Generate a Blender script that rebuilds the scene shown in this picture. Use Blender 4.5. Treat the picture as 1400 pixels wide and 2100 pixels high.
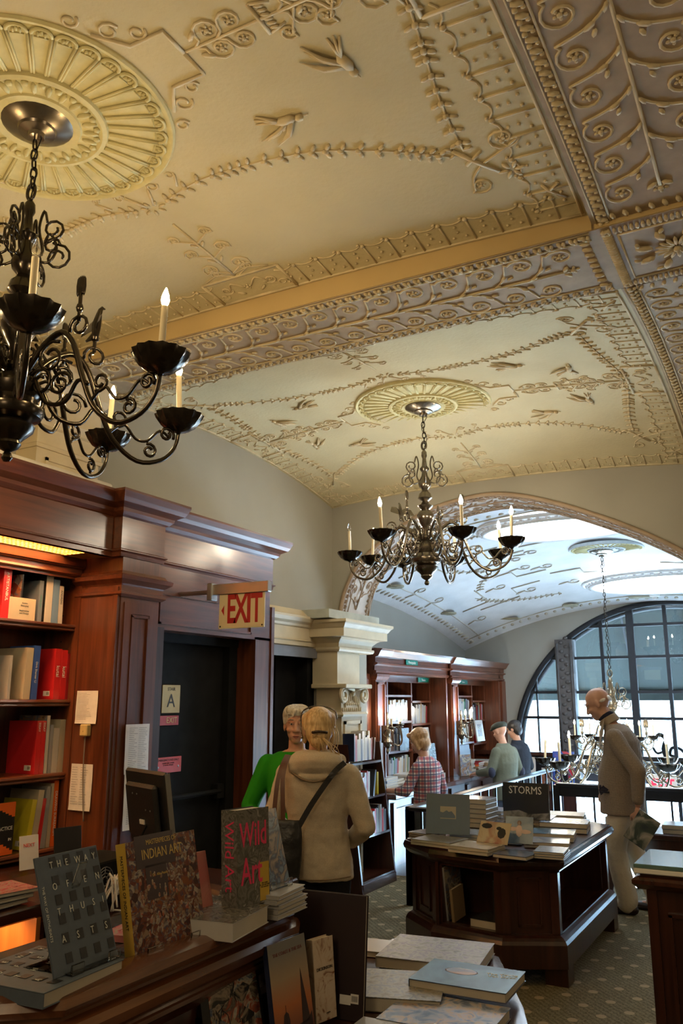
import bpy, bmesh, math, random
from mathutils import Vector, Matrix, noise
R = math.radians
sc = bpy.context.scene
for o in list(bpy.data.objects): bpy.data.objects.remove(o)
random.seed(7)
# ---------------- camera, world, sun, exposure ----------------
cd = bpy.data.cameras.new('camera'); cam = bpy.data.objects.new('camera', cd)
sc.collection.objects.link(cam); sc.camera = cam
cd.sensor_fit = 'VERTICAL'; cd.sensor_height = 36.0; cd.lens = 1703/2100*36.0
cd.clip_start = .05; cd.clip_end = 200
cam.location = (0, 0, 1.68); cam.rotation_euler = (R(90+12.7), 0, R(28.7))
w = bpy.data.worlds.new('world'); sc.world = w; w.use_nodes = True
wn = w.node_tree.nodes; wl = w.node_tree.links
bg = wn['Background']; bg.inputs[0].default_value = (.52, .76, 1.0, 1); bg.inputs[1].default_value = 42.0
sc.view_settings.view_transform = 'Standard'; sc.view_settings.look = 'None'
sc.view_settings.exposure = 0.08; sc.view_settings.gamma = 1.0; sc.view_settings.use_curve_mapping = False
BULB = 640.0      # emission strength of a lit candle bulb
SKYL = 13.0      # emission of the ceiling laylights
# warm fill lights added outside the frame, standing in for neighbouring bays' lamps
for n_,(x_,y_,z_,e_) in enumerate(((1.7,1.9,2.75,26),(1.7,5.7,2.75,24),(-1.0,-1.0,2.75,42))):
    ld=bpy.data.lights.new('bay_fill_light','POINT'); ld.energy=e_; ld.color=(1.0,.75,.45); ld.shadow_soft_size=.35
    lo=bpy.data.objects.new('bay_fill_light',ld); sc.collection.objects.link(lo); lo.location=(x_,y_,z_)
# ---------------- helpers ----------------
C = sc.collection
def tag(o, label=None, cat=None, group=None, kind=None):
    if label: o['label'] = label
    if cat: o['category'] = cat
    if group: o['group'] = group
    if kind: o['kind'] = kind
    return o
class MB:
    def __init__(s): s.v = []; s.f = []; s.mi = []; s.mat = 0
    def add(s, vs, fs, M=None):
        b = len(s.v)
        if M is not None: vs = [M @ Vector(v) for v in vs]
        s.v.extend([tuple(v) for v in vs]); s.f.extend([tuple(b+i for i in f) for f in fs]); s.mi.extend([s.mat]*len(fs))
        return s
    def box(s, x0, y0, z0, x1, y1, z1, M=None):
        if x1<x0: x0,x1=x1,x0
        if y1<y0: y0,y1=y1,y0
        if z1<z0: z0,z1=z1,z0
        v = [(x0,y0,z0),(x1,y0,z0),(x1,y1,z0),(x0,y1,z0),(x0,y0,z1),(x1,y0,z1),(x1,y1,z1),(x0,y1,z1)]
        return s.add(v, [(3,2,1,0),(4,5,6,7),(0,1,5,4),(1,2,6,5),(2,3,7,6),(3,0,4,7)], M)
    def bev(s, x0, y0, z0, x1, y1, z1, b=.004, M=None):
        if x1<x0: x0,x1=x1,x0
        if y1<y0: y0,y1=y1,y0
        bm = bmesh.new(); bmesh.ops.create_cube(bm, size=1)
        bmesh.ops.transform(bm, matrix=Matrix.Translation(((x0+x1)/2,(y0+y1)/2,(z0+z1)/2)) @ Matrix.Diagonal((x1-x0,y1-y0,abs(z1-z0),1)), verts=bm.verts)
        bmesh.ops.bevel(bm, geom=bm.edges[:], offset=b, segments=1, affect='EDGES', clamp_overlap=True)
        vs = [v.co.copy() for v in bm.verts]; fs = [[v.index for v in f.verts] for f in bm.faces]; bm.free()
        return s.add(vs, fs, M)
    def tube(s, pts, r, n=6, cap=True, M=None, closed=False):
        pts = [Vector(p) for p in pts]; m = len(pts)
        rs = r if isinstance(r, (list, tuple)) else [r]*m
        vs = []; fs = []; up = None
        for i, p in enumerate(pts):
            if closed: d = pts[(i+1)%m]-pts[i-1]
            else: d = pts[min(i+1, m-1)]-pts[max(i-1, 0)]
            d = d.normalized() if d.length > 1e-9 else Vector((0,0,1))
            if up is None: up = d.orthogonal().normalized()
            up = up - d*up.dot(d); up = up.normalized() if up.length > 1e-6 else d.orthogonal().normalized()
            sd = d.cross(up)
            for k in range(n):
                a = 2*math.pi*k/n; vs.append(p+(up*math.cos(a)+sd*math.sin(a))*rs[i])
        for i in range(m if closed else m-1):
            j = (i+1) % m
            for k in range(n): fs.append((i*n+k, i*n+(k+1)%n, j*n+(k+1)%n, j*n+k))
        if cap and not closed: fs.append(tuple(range(n))[::-1]); fs.append(tuple((m-1)*n+k for k in range(n)))
        return s.add(vs, fs, M)
    def lathe(s, prof, n=16, M=None, flute=0, amp=0):
        vs = []; fs = []; m = len(prof)
        for (r, z) in prof:
            for k in range(n):
                a = 2*math.pi*k/n; rr = r*(1+amp*math.cos(flute*a)) if flute else r
                vs.append((rr*math.cos(a), rr*math.sin(a), z))
        for i in range(m-1):
            for k in range(n): fs.append((i*n+k, i*n+(k+1)%n, (i+1)*n+(k+1)%n, (i+1)*n+k))
        fs.append(tuple(range(n))[::-1]); fs.append(tuple((m-1)*n+k for k in range(n)))
        return s.add(vs, fs, M)
    def prism(s, poly, z0, z1, M=None):
        n = len(poly); vs = [(x,y,z0) for x,y in poly]+[(x,y,z1) for x,y in poly]
        fs = [tuple(range(n))[::-1], tuple(range(n, 2*n))]+[(i,(i+1)%n,n+(i+1)%n,n+i) for i in range(n)]
        return s.add(vs, fs, M)
    def blob(s, c, rx, ry, rz, M=None, n=6, m=4):
        vs = [(c[0],c[1],c[2]-rz)]; fs = []
        for i in range(1, m):
            t = math.pi*i/m
            for k in range(n):
                a = 2*math.pi*k/n; vs.append((c[0]+rx*math.sin(t)*math.cos(a), c[1]+ry*math.sin(t)*math.sin(a), c[2]-rz*math.cos(t)))
        vs.append((c[0],c[1],c[2]+rz)); L = len(vs)-1
        for k in range(n): fs.append((0, 1+(k+1)%n, 1+k)); fs.append((L, 1+(m-2)*n+k, 1+(m-2)*n+(k+1)%n))
        for i in range(m-2):
            for k in range(n): a = 1+i*n; fs.append((a+k, a+(k+1)%n, a+n+(k+1)%n, a+n+k))
        return s.add(vs, fs, M)
    def sweep(s, prof, path, closed=False, M=None, cap=True):
        # prof: list of (out, z) ring; path in plan; out = to the right of travel
        n = len(path); P = [Vector((p[0],p[1])) for p in path]; vs = []; fs = []; m = len(prof)
        for i in range(n):
            def nr(a, b): d = (b-a).normalized(); return Vector((d.y, -d.x))
            if closed: n1 = nr(P[i-1], P[i]); n2 = nr(P[i], P[(i+1)%n])
            else:
                n1 = nr(P[i-1], P[i]) if i > 0 else nr(P[0], P[1]); n2 = nr(P[i], P[i+1]) if i < n-1 else n1
            q = n1+n2; q = q/max(.3, q.dot(n1)) if q.length > 1e-6 else n1
            for (o, z) in prof: vs.append((P[i].x+q.x*o, P[i].y+q.y*o, z))
        for i in range(n if closed else n-1):
            j = (i+1)%n
            for k in range(m): fs.append((i*m+k, j*m+k, j*m+(k+1)%m, i*m+(k+1)%m))
        if not closed and cap: fs.append(tuple(range(m))[::-1]); fs.append(tuple((n-1)*m+k for k in range(m)))
        return s.add(vs, fs, M)
    def grid(s, fn, nu, nv):
        vs = [fn(i/nu, j/nv) for j in range(nv+1) for i in range(nu+1)]
        fs = [(j*(nu+1)+i, j*(nu+1)+i+1, (j+1)*(nu+1)+i+1, (j+1)*(nu+1)+i) for j in range(nv) for i in range(nu)]
        return s.add(vs, fs)
def obj(name, mb, mat, parent=None, smooth=False, loc=None, rz=0, M=None):
    me = bpy.data.meshes.new(name); me.from_pydata(mb.v, [], mb.f)
    mats = mat if isinstance(mat, (list, tuple)) else [mat]
    for m_ in mats: me.materials.append(m_)
    if len(mats) > 1: me.polygons.foreach_set('material_index', mb.mi)
    if smooth is not False:
        me.polygons.foreach_set('use_smooth', [True]*len(me.polygons))
        if smooth is not True:
            bm = bmesh.new(); bm.from_mesh(me)
            for e in bm.edges:
                if len(e.link_faces) == 2 and e.calc_face_angle(0) > R(smooth): e.smooth = False
            bm.to_mesh(me); bm.free()
    me.update()
    o = bpy.data.objects.new(name, me); C.objects.link(o)
    if parent is not None: o.parent = parent
    if loc is not None: o.location = loc; o.rotation_euler = (0,0,rz)
    if M is not None: o.matrix_local = M
    return o
def empty(name, loc=(0,0,0), rz=0, label=None, cat=None, group=None, M=None):
    o = bpy.data.objects.new(name, None); C.objects.link(o); o.empty_display_size = .05
    if M is not None: o.matrix_world = M
    else: o.location = loc; o.rotation_euler = (0,0,rz)
    return tag(o, label, cat, group)
def copy_tree(o, parent=None):
    c = o.copy(); C.objects.link(c)
    if parent is not None: c.parent = parent
    for ch in list(o.children): copy_tree(ch, c)
    return c
def inst(src, name, parent, M):
    c = bpy.data.objects.new(name, src.data); C.objects.link(c); c.parent = parent; c.matrix_local = M
    return c
def T(x, y, z): return Matrix.Translation((x, y, z))
def RZ(a): return Matrix.Rotation(R(a), 4, 'Z')
def RX(a): return Matrix.Rotation(R(a), 4, 'X')
def RY(a): return Matrix.Rotation(R(a), 4, 'Y')
def text(body, size, mat, parent, M, name='title_text', ext=.0004, ax='CENTER', space=1.0, sx=1.0, bold=0.0):
    cu = bpy.data.curves.new(name, 'FONT'); cu.body = body; cu.size = size; cu.extrude = ext
    cu.align_x = ax; cu.align_y = 'CENTER'; cu.space_character = space; cu.resolution_u = 2; cu.offset = bold
    to = bpy.data.objects.new(name, cu); C.objects.link(to)
    dg = bpy.context.evaluated_depsgraph_get(); me = bpy.data.meshes.new_from_object(to.evaluated_get(dg))
    bpy.data.objects.remove(to); me.materials.clear(); me.materials.append(mat)
    if sx != 1.0: me.transform(Matrix.Diagonal((sx,1,1,1)))
    o = bpy.data.objects.new(name, me); C.objects.link(o)
    if parent is not None: o.parent = parent
    o.matrix_local = M
    return o
# ---------------- materials ----------------
def nmat(name):
    m = bpy.data.materials.new(name); m.use_nodes = True
    return m, m.node_tree.nodes, m.node_tree.links, m.node_tree.nodes['Principled BSDF']
def mat(name, col, rough=.5, metal=0, var=.12, scale=8, bump=0, bscale=60, spec=.5, alpha=1, trans=0, stretch=None, coat=0):
    m, N, L, b = nmat(name)
    tc = N.new('ShaderNodeTexCoord'); mp = N.new('ShaderNodeMapping'); L.new(tc.outputs['Object'], mp.inputs[0])
    if stretch: mp.inputs['Scale'].default_value = stretch
    nz = N.new('ShaderNodeTexNoise'); nz.inputs['Scale'].default_value = scale; nz.inputs['Detail'].default_value = 4
    L.new(mp.outputs[0], nz.inputs[0])
    cr = N.new('ShaderNodeValToRGB'); L.new(nz.outputs[0], cr.inputs[0])
    cr.color_ramp.elements[0].position = .3; cr.color_ramp.elements[1].position = .7
    cr.color_ramp.elements[0].color = (*[c*(1-var) for c in col], 1); cr.color_ramp.elements[1].color = (*[min(1,c*(1+var)) for c in col], 1)
    L.new(cr.outputs[0], b.inputs['Base Color'])
    b.inputs['Roughness'].default_value = rough; b.inputs['Metallic'].default_value = metal
    b.inputs['Specular IOR Level'].default_value = spec; b.inputs['Coat Weight'].default_value = coat
    b.inputs['Coat Roughness'].default_value = .15
    if trans: b.inputs['Transmission Weight'].default_value = trans
    if bump:
        n2 = N.new('ShaderNodeTexNoise'); n2.inputs['Scale'].default_value = bscale; L.new(mp.outputs[0], n2.inputs[0])
        bp = N.new('ShaderNodeBump'); bp.inputs['Strength'].default_value = bump; bp.inputs['Distance'].default_value = .01
        L.new(n2.outputs[0], bp.inputs['Height']); L.new(bp.outputs[0], b.inputs['Normal'])
    return m
def wood(name, c1, c2, rough=.34, axis=2, scale=3.0, coat=.22):
    m, N, L, b = nmat(name)
    tc = N.new('ShaderNodeTexCoord'); mp = N.new('ShaderNodeMapping'); L.new(tc.outputs['Object'], mp.inputs[0])
    s = [9*scale]*3; s[axis] = .6*scale; mp.inputs['Scale'].default_value = s
    nz = N.new('ShaderNodeTexNoise'); nz.inputs['Scale'].default_value = 1.0; nz.inputs['Detail'].default_value = 6; nz.inputs['Distortion'].default_value = .6
    L.new(mp.outputs[0], nz.inputs[0])
    n3 = N.new('ShaderNodeTexNoise'); n3.inputs['Scale'].default_value = 1.7; L.new(tc.outputs['Object'], n3.inputs[0])
    mx = N.new('ShaderNodeMath'); mx.operation = 'MULTIPLY_ADD'; mx.inputs[1].default_value = .6; L.new(nz.outputs[0], mx.inputs[0])
    m3 = N.new('ShaderNodeMath'); m3.operation = 'MULTIPLY'; m3.inputs[1].default_value = .4; L.new(n3.outputs[0], m3.inputs[0]); L.new(m3.outputs[0], mx.inputs[2])
    cr = N.new('ShaderNodeValToRGB'); L.new(mx.outputs[0], cr.inputs[0])
    cr.color_ramp.elements[0].position = .34; cr.color_ramp.elements[1].position = .66
    cr.color_ramp.elements[0].color = (*c1,1); cr.color_ramp.elements[1].color = (*c2,1)
    L.new(cr.outputs[0], b.inputs['Base Color']); b.inputs['Roughness'].default_value = rough
    b.inputs['Coat Weight'].default_value = coat; b.inputs['Coat Roughness'].default_value = .2
    bp = N.new('ShaderNodeBump'); bp.inputs['Strength'].default_value = .08; bp.inputs['Distance'].default_value = .003
    L.new(nz.outputs[0], bp.inputs['Height']); L.new(bp.outputs[0], b.inputs['Normal'])
    return m
def emit(name, col, st):
    m, N, L, b = nmat(name); b.inputs['Base Color'].default_value = (*col,1)
    b.inputs['Emission Color'].default_value = (*col,1); b.inputs['Emission Strength'].default_value = st
    return m
def art(name, cols, scale=6, rough=.25, vor=0, dist=1.0, spec=.5):
    """multicoloured printed picture: noise (or cells) run through a ramp"""
    m, N, L, b = nmat(name)
    tc = N.new('ShaderNodeTexCoord')
    nz = N.new('ShaderNodeTexNoise'); nz.inputs['Scale'].default_value = scale; nz.inputs['Detail'].default_value = 5; nz.inputs['Distortion'].default_value = dist
    L.new(tc.outputs['Object'], nz.inputs[0]); src = nz.outputs[0]
    if vor:
        vo = N.new('ShaderNodeTexVoronoi'); vo.inputs['Scale'].default_value = vor; vo.inputs['Randomness'].default_value = 1
        L.new(tc.outputs['Object'], vo.inputs[0])
        sx = N.new('ShaderNodeSeparateColor'); L.new(vo.outputs['Color'], sx.inputs[0])
        mx = N.new('ShaderNodeMath'); mx.operation = 'MULTIPLY_ADD'; mx.inputs[1].default_value = .45; L.new(sx.outputs[0], mx.inputs[0])
        m2 = N.new('ShaderNodeMath'); m2.operation = 'MULTIPLY'; m2.inputs[1].default_value = .55; L.new(nz.outputs[0], m2.inputs[0]); L.new(m2.outputs[0], mx.inputs[2])
        src = mx.outputs[0]
    cr = N.new('ShaderNodeValToRGB'); L.new(src, cr.inputs[0]); E = cr.color_ramp.elements
    n = len(cols); lo, hi = (.3,.7)
    E[0].position = lo; E[0].color = (*cols[0],1); E[1].position = hi; E[1].color = (*cols[-1],1)
    for i in range(1, n-1):
        e = E.new(lo+(hi-lo)*i/(n-1)); e.color = (*cols[i],1)
    L.new(cr.outputs[0], b.inputs['Base Color']); b.inputs['Roughness'].default_value = rough; b.inputs['Specular IOR Level'].default_value = spec
    return m
def grad(name, stops, axis=2, rough=.3, length=.3):
    """printed colour gradient along one local axis of the cover"""
    m, N, L, b = nmat(name); tc = N.new('ShaderNodeTexCoord'); sp = N.new('ShaderNodeSeparateXYZ'); L.new(tc.outputs['Object'], sp.inputs[0])
    nz = N.new('ShaderNodeTexNoise'); nz.inputs['Scale'].default_value = 12; L.new(tc.outputs['Object'], nz.inputs[0])
    mm = N.new('ShaderNodeMath'); mm.operation = 'DIVIDE'; mm.inputs[1].default_value = length; L.new(sp.outputs[axis], mm.inputs[0])
    ad = N.new('ShaderNodeMath'); ad.operation = 'MULTIPLY_ADD'; ad.inputs[1].default_value = .12; L.new(nz.outputs[0], ad.inputs[0]); L.new(mm.outputs[0], ad.inputs[2])
    cr = N.new('ShaderNodeValToRGB'); L.new(ad.outputs[0], cr.inputs[0]); E = cr.color_ramp.elements
    E[0].position, E[0].color = stops[0][0], (*stops[0][1],1); E[1].position, E[1].color = stops[-1][0], (*stops[-1][1],1)
    for p, c in stops[1:-1]: e = E.new(p); e.color = (*c,1)
    L.new(cr.outputs[0], b.inputs['Base Color']); b.inputs['Roughness'].default_value = rough
    return m
W_red = wood('mahogany', (.055,.015,.007), (.175,.050,.020), .3)
W_redy = wood('mahogany_y', (.055,.015,.007), (.175,.050,.020), .28, axis=1)
W_dark = wood('dark_mahogany', (.020,.006,.004), (.060,.018,.010), .28)
W_darky = wood('dark_mahogany_y', (.022,.007,.004), (.075,.022,.011), .25, axis=1)
M_ceil = mat('cream_plaster', (.52,.45,.275), .85, var=.07, scale=2.2, bump=.25, bscale=40, spec=.2)
M_relief = mat('relief_plaster', (.56,.47,.30), .8, var=.14, scale=14, spec=.2)
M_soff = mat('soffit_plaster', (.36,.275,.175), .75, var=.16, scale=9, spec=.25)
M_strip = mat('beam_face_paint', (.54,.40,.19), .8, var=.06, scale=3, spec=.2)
M_ros = mat('rosette_plaster', (.57,.51,.27), .75, var=.09, scale=20, spec=.25)
M_wall = mat('taupe_wall_paint', (.33,.31,.255), .85, var=.05, scale=1.5, bump=.1, bscale=30, spec=.2)
M_wallb = mat('far_wall_paint', (.29,.285,.26), .85, var=.05, scale=1.5, spec=.2)
M_cream = mat('cream_joinery_paint', (.56,.47,.31), .5, var=.08, scale=6, spec=.4)
M_black = mat('near_black_paint', (.012,.012,.012), .8, var=.2, spec=.10)
M_bronze = mat('dark_bronze', (.055,.045,.035), .22, .9, var=.2)
M_pewter = mat('aged_pewter', (.20,.17,.13), .25, .9, var=.2)
M_candle = mat('ivory_candle', (.78,.68,.46), .4, var=.04)
M_glass = mat('clear_glass', (.95,.95,.95), .02, trans=1, var=0); 
M_paper = mat('white_paper', (.72,.71,.69), .7, var=.05, scale=30)
M_page = mat('page_block', (.50,.46,.38), .8, var=.12, scale=3, stretch=(1,1,120))
M_steel = mat('brushed_steel', (.42,.42,.42), .3, .9, var=.06, stretch=(1,60,1))
M_acry = mat('clear_acrylic', (.95,.97,.97), .03, trans=1, var=0)
M_bulb = emit('lit_bulb', (1.0,.71,.35), BULB); M_bulb4 = emit('sconce_lit_bulb', (1.0,.84,.62), BULB*.5); M_bulb3 = emit('dim_lit_bulb', (1.0,.84,.62), BULB*.3); M_bulb2 = emit('whiter_lit_bulb', (1.0,.84,.62), BULB*.9)
M_white = mat('white_paint', (.8,.8,.78), .5, var=.03)
def col(name, c, rough=.35, **k): return mat(name, c, rough, var=k.pop('var',.06), scale=k.pop('scale',12), **k)
# ---------------- structure ----------------
def struct(name, mb, m, parent=None, **k):
    o = obj(name, mb, m, parent, **k)
    if parent is None: o['kind'] = 'structure'
    return o
# carpet: olive ground with woven diamond dots
def carpet():
    m, N, L, b = nmat('olive_dotted_carpet')
    tc = N.new('ShaderNodeTexCoord'); sp = N.new('ShaderNodeSeparateXYZ'); L.new(tc.outputs['Object'], sp.inputs[0])
    def math_(op, a, b_=None, c=None):
        n = N.new('ShaderNodeMath'); n.operation = op
        for i, v in enumerate((a, b_, c)):
            if v is None: continue
            if isinstance(v, (int, float)): n.inputs[i].default_value = v
            else: L.new(v, n.inputs[i])
        return n.outputs[0]
    x, y = sp.outputs[0], sp.outputs[1]
    u = math_('MULTIPLY_ADD', x, 1/CP, .16); v = math_('MULTIPLY_ADD', y, 1/CP, .75)
    a = math_('ADD', u, v); c = math_('SUBTRACT', u, v)
    fa = math_('SUBTRACT', math_('FRACT', a), .5); fc = math_('SUBTRACT', math_('FRACT', c), .5)
    dx = math_('ADD', fa, fc); dy = math_('SUBTRACT', fa, fc)
    d = math_('SQRT', math_('ADD', math_('MULTIPLY', dx, dx), math_('MULTIPLY', dy, dy)))
    dot = math_('LESS_THAN', d, .225)
    nz = N.new('ShaderNodeTexNoise'); nz.inputs['Scale'].default_value = 90; nz.inputs['Detail'].default_value = 3; L.new(tc.outputs['Object'], nz.inputs[0])
    wv = N.new('ShaderNodeTexWave'); wv.inputs['Scale'].default_value = 14; wv.bands_direction = 'DIAGONAL'; wv.inputs['Distortion'].default_value = 6; wv.inputs['Detail'].default_value = 3; wv.inputs['Detail Scale'].default_value = 4; L.new(tc.outputs['Object'], wv.inputs[0])
    mixf = math_('MULTIPLY_ADD', nz.outputs[0], .8, math_('MULTIPLY', wv.outputs[0], .25))
    cr = N.new('ShaderNodeValToRGB'); L.new(mixf, cr.inputs[0]); cr.color_ramp.elements[0].position = .3; cr.color_ramp.elements[1].position = .75
    cr.color_ramp.elements[0].color = (.095,.083,.048,1); cr.color_ramp.elements[1].color = (.24,.21,.13,1)
    mx = N.new('ShaderNodeMix'); mx.data_type = 'RGBA'; L.new(dot, mx.inputs[0]); L.new(cr.outputs[0], mx.inputs[6]); mx.inputs[7].default_value = (.36,.29,.18,1)
    L.new(mx.outputs[2], b.inputs['Base Color']); b.inputs['Roughness'].default_value = .95; b.inputs['Specular IOR Level'].default_value = .1
    bp = N.new('ShaderNodeBump'); bp.inputs['Strength'].default_value = .4; bp.inputs['Distance'].default_value = .006; L.new(nz.outputs[0], bp.inputs['Height']); L.new(bp.outputs[0], b.inputs['Normal'])
    return m
CP = .25
M_carpet = carpet()
fl = MB(); fl.box(-4.4,-1.6,-.4,3.6,6.9,0); fl.box(-4.4,6.9,-.4,-3.12,7.9,0); fl.box(-2.25,6.9,-.4,3.6,8.45,0)
struct('floor', fl, M_carpet)
M_tile = mat('pale_lower_floor', (.55,.56,.58), .35, var=.05)
f2 = MB(); f2.box(-5.0,7.9,-.7,-3.12,12.9,-.3); struct('floor', f2, M_carpet)
f3 = MB(); f3.box(-5.0,6.0,-3.4,3.6,14.6,-3.2); struct('floor', f3, M_tile)
f4 = MB(); f4.box(-5,6.0,-3.2,3.6,6.1,-.4); f4.box(-5.1,6.1,-3.2,-5,12.9,-.3); struct('wall_lower', f4, M_wallb)
# vaulted bays
class Bay:
    def __init__(s, x0,x1,y0,y1,zn,zf,a,b,c):
        s.x0,s.x1,s.y0,s.y1=x0,x1,y0,y1; s.zn,s.zf,s.a,s.b,s.c=zn,zf,a,b,c
        s.cx=(x0+x1)/2; s.cy=(y0+y1)/2; s.hx=(x1-x0)/2; s.hy=(y1-y0)/2; s.ox=s.cx
    def z(s,x,y):
        u=(x-s.cx)/s.hx; v=(y-s.cy)/s.hy; u=max(-1.,min(1.,u)); v=max(-1.,min(1.,v))
        zc=(s.zn+s.zf)/2+(s.zf-s.zn)/2*v
        return zc+s.a*(1-u*u)+s.b*(1-v*v)+s.c*(1-u*u)*(1-v*v)
    def P(s,x,y,h=0): # relative coords to bay centre
        X=s.ox+x*((s.x1-s.ox) if x>0 else (s.ox-s.x0))/s.hx; Y=s.cy+y; return (X,Y,s.z(X,Y)-h)
B1 = Bay(-4.00,-.63,.36,3.51, 3.80,3.82,.04,.08,-.01)
B2 = Bay(-4.1,-.62,4.135,7.29, 3.745,3.60,.09,.14,.03)
B3 = Bay(-4.75,.85,7.85,12.8, 2.93,2.44,.62,.18,-.01)
B1.ox=-2.43; B2.ox=-2.40
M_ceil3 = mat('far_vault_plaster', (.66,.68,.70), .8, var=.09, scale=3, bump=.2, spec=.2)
def vault(bay, name, m, nu=40, nv=40):
    mb = MB(); mb.grid(lambda a,b: (bay.x0+(bay.x1-bay.x0)*a, bay.y0+(bay.y1-bay.y0)*b, bay.z(bay.x0+(bay.x1-bay.x0)*a, bay.y0+(bay.y1-bay.y0)*b)), nu, nv)
    # upper shell for thickness
    mb.grid(lambda a,b: (bay.x0+(bay.x1-bay.x0)*a, bay.y0+(bay.y1-bay.y0)*(1-b), bay.z(bay.x0+(bay.x1-bay.x0)*a, bay.y0+(bay.y1-bay.y0)*(1-b))+.12), 8, 8)
    return struct(name, mb, m, smooth=40)
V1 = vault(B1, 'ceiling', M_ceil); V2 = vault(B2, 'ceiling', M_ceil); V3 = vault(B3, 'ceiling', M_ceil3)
# rest of the ceiling, behind and to the right of the seen bays
mb = MB(); mb.box(-4.1,-1.6,3.93,3.6,-.27,4.05); mb.box(.0,-.27,3.93,3.6,7.29,4.05); struct('ceiling', mb, M_ceil)
# beam running across between the two bays, and one behind the camera
def scurve(n): return [(i/n) for i in range(n+1)]
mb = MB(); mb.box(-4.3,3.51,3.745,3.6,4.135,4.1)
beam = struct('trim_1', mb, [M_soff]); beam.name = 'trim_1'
mb = MB(); mb.box(-4.3,3.503,3.748,-.632,3.511,3.88); mb.box(-.62,3.503,3.748,.0,3.511,3.88)
obj('beam_face', mb, M_strip, beam)
mb = MB(); mb.box(-4.3,-.27,3.745,3.6,.36,4.1); struct('trim_2', mb, M_soff)
# arched soffit bands on the right of both bays, and the left one of the near bay
def zb(bay, y, d=.035): return bay.z(bay.x1 if True else 0, y)-d
def band(name, bay, x0, x1, y0, y1, edge, d=.035, face=None):
    mb = MB(); n = 30
    for i in range(n):
        ya = y0+(y1-y0)*i/n; yb = y0+(y1-y0)*(i+1)/n; za = bay.z(edge,ya)-d; zb_ = bay.z(edge,yb)-d
        v = [(x0,ya,za),(x1,ya,za),(x1,yb,zb_),(x0,yb,zb_),(x0,ya,za+.3),(x1,ya,za+.3),(x1,yb,zb_+.3),(x0,yb,zb_+.3)]
        mb.add(v, [(3,2,1,0),(0,4,7,3),(1,2,6,5),(4,5,6,7)])
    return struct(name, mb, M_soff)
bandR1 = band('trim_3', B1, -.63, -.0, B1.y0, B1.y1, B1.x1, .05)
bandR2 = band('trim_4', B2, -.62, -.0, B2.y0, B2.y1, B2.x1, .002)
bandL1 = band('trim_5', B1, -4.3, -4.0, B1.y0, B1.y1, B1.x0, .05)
# ---- relief helpers ----
def rtube(mb, P, pts, r, n=5, h=None): mb.tube([P(x,y,(h if h is not None else r*.3)) for x,y in pts], r, n)
def rblob(mb, P, x, y, a, b, ang=0, h=.0, t=None):
    p = Vector(P(x,y,h)); t = t or min(a,b)*.7
    ux = (Vector(P(x+.01,y,h))-p).normalized(); uy = (Vector(P(x,y+.01,h))-p).normalized(); nn = ux.cross(uy)
    c, s_ = math.cos(ang), math.sin(ang); M = Matrix.Identity(4)
    ex = ux*c+uy*s_; ey = -ux*s_+uy*c
    for i in range(3): M[i][0]=ex[i]; M[i][1]=ey[i]; M[i][2]=nn[i]; M[i][3]=p[i]
    mb.blob((0,0,0), a, b, t, M, n=6, m=3)
def spiral(cx, cy, r0, a0, turns, sgn=1, n=14):
    return [(cx+r0*(1-.62*i/n)*math.cos(a0+sgn*turns*2*math.pi*i/n), cy+r0*(1-.62*i/n)*math.sin(a0+sgn*turns*2*math.pi*i/n)) for i in range(n+1)]
def flower(mb, P, x, y, r=.022):
    rblob(mb,P,x,y,r*.5,r*.5,0,.004)
    for k in range(5): a=k*1.2566; rblob(mb,P,x+math.cos(a)*r*.75,y+math.sin(a)*r*.75,r*.42,r*.3,a,.002)
def leafrow(mb, P, pts, step=.055, size=.036, both=True):
    acc = 0; last = pts[0]; seg = []
    for i in range(1, len(pts)):
        a, b = pts[i-1], pts[i]; L = math.hypot(b[0]-a[0], b[1]-a[1]); k = max(1, round(L/step))
        for j in range(k): seg.append((a[0]+(b[0]-a[0])*j/k, a[1]+(b[1]-a[1])*j/k, math.atan2(b[1]-a[1], b[0]-a[0])))
    for (x,y,a) in seg:
        for s_ in (-1,1):
            aa = a+s_*1.15
            rblob(mb,P,x+math.cos(aa)*size*.75,y+math.sin(aa)*size*.75,size*.66,size*.30,aa,.004)
        rblob(mb,P,x,y,size*.46,size*.40,a,.007)
    rtube(mb,P,pts,.005,4)
def smooth2(pts, k=4):
    out = []
    for i in range(len(pts)-1):
        p0=pts[max(i-1,0)];p1=pts[i];p2=pts[i+1];p3=pts[min(i+2,len(pts)-1)]
        for j in range(k):
            t=j/k; out.append(tuple(.5*((2*p1[d])+(-p0[d]+p2[d])*t+(2*p0[d]-5*p1[d]+4*p2[d]-p3[d])*t*t+(-p0[d]+3*p1[d]-3*p2[d]+p3[d])*t**3) for d in range(len(p1))))
    out.append(tuple(pts[-1])); return out
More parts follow.
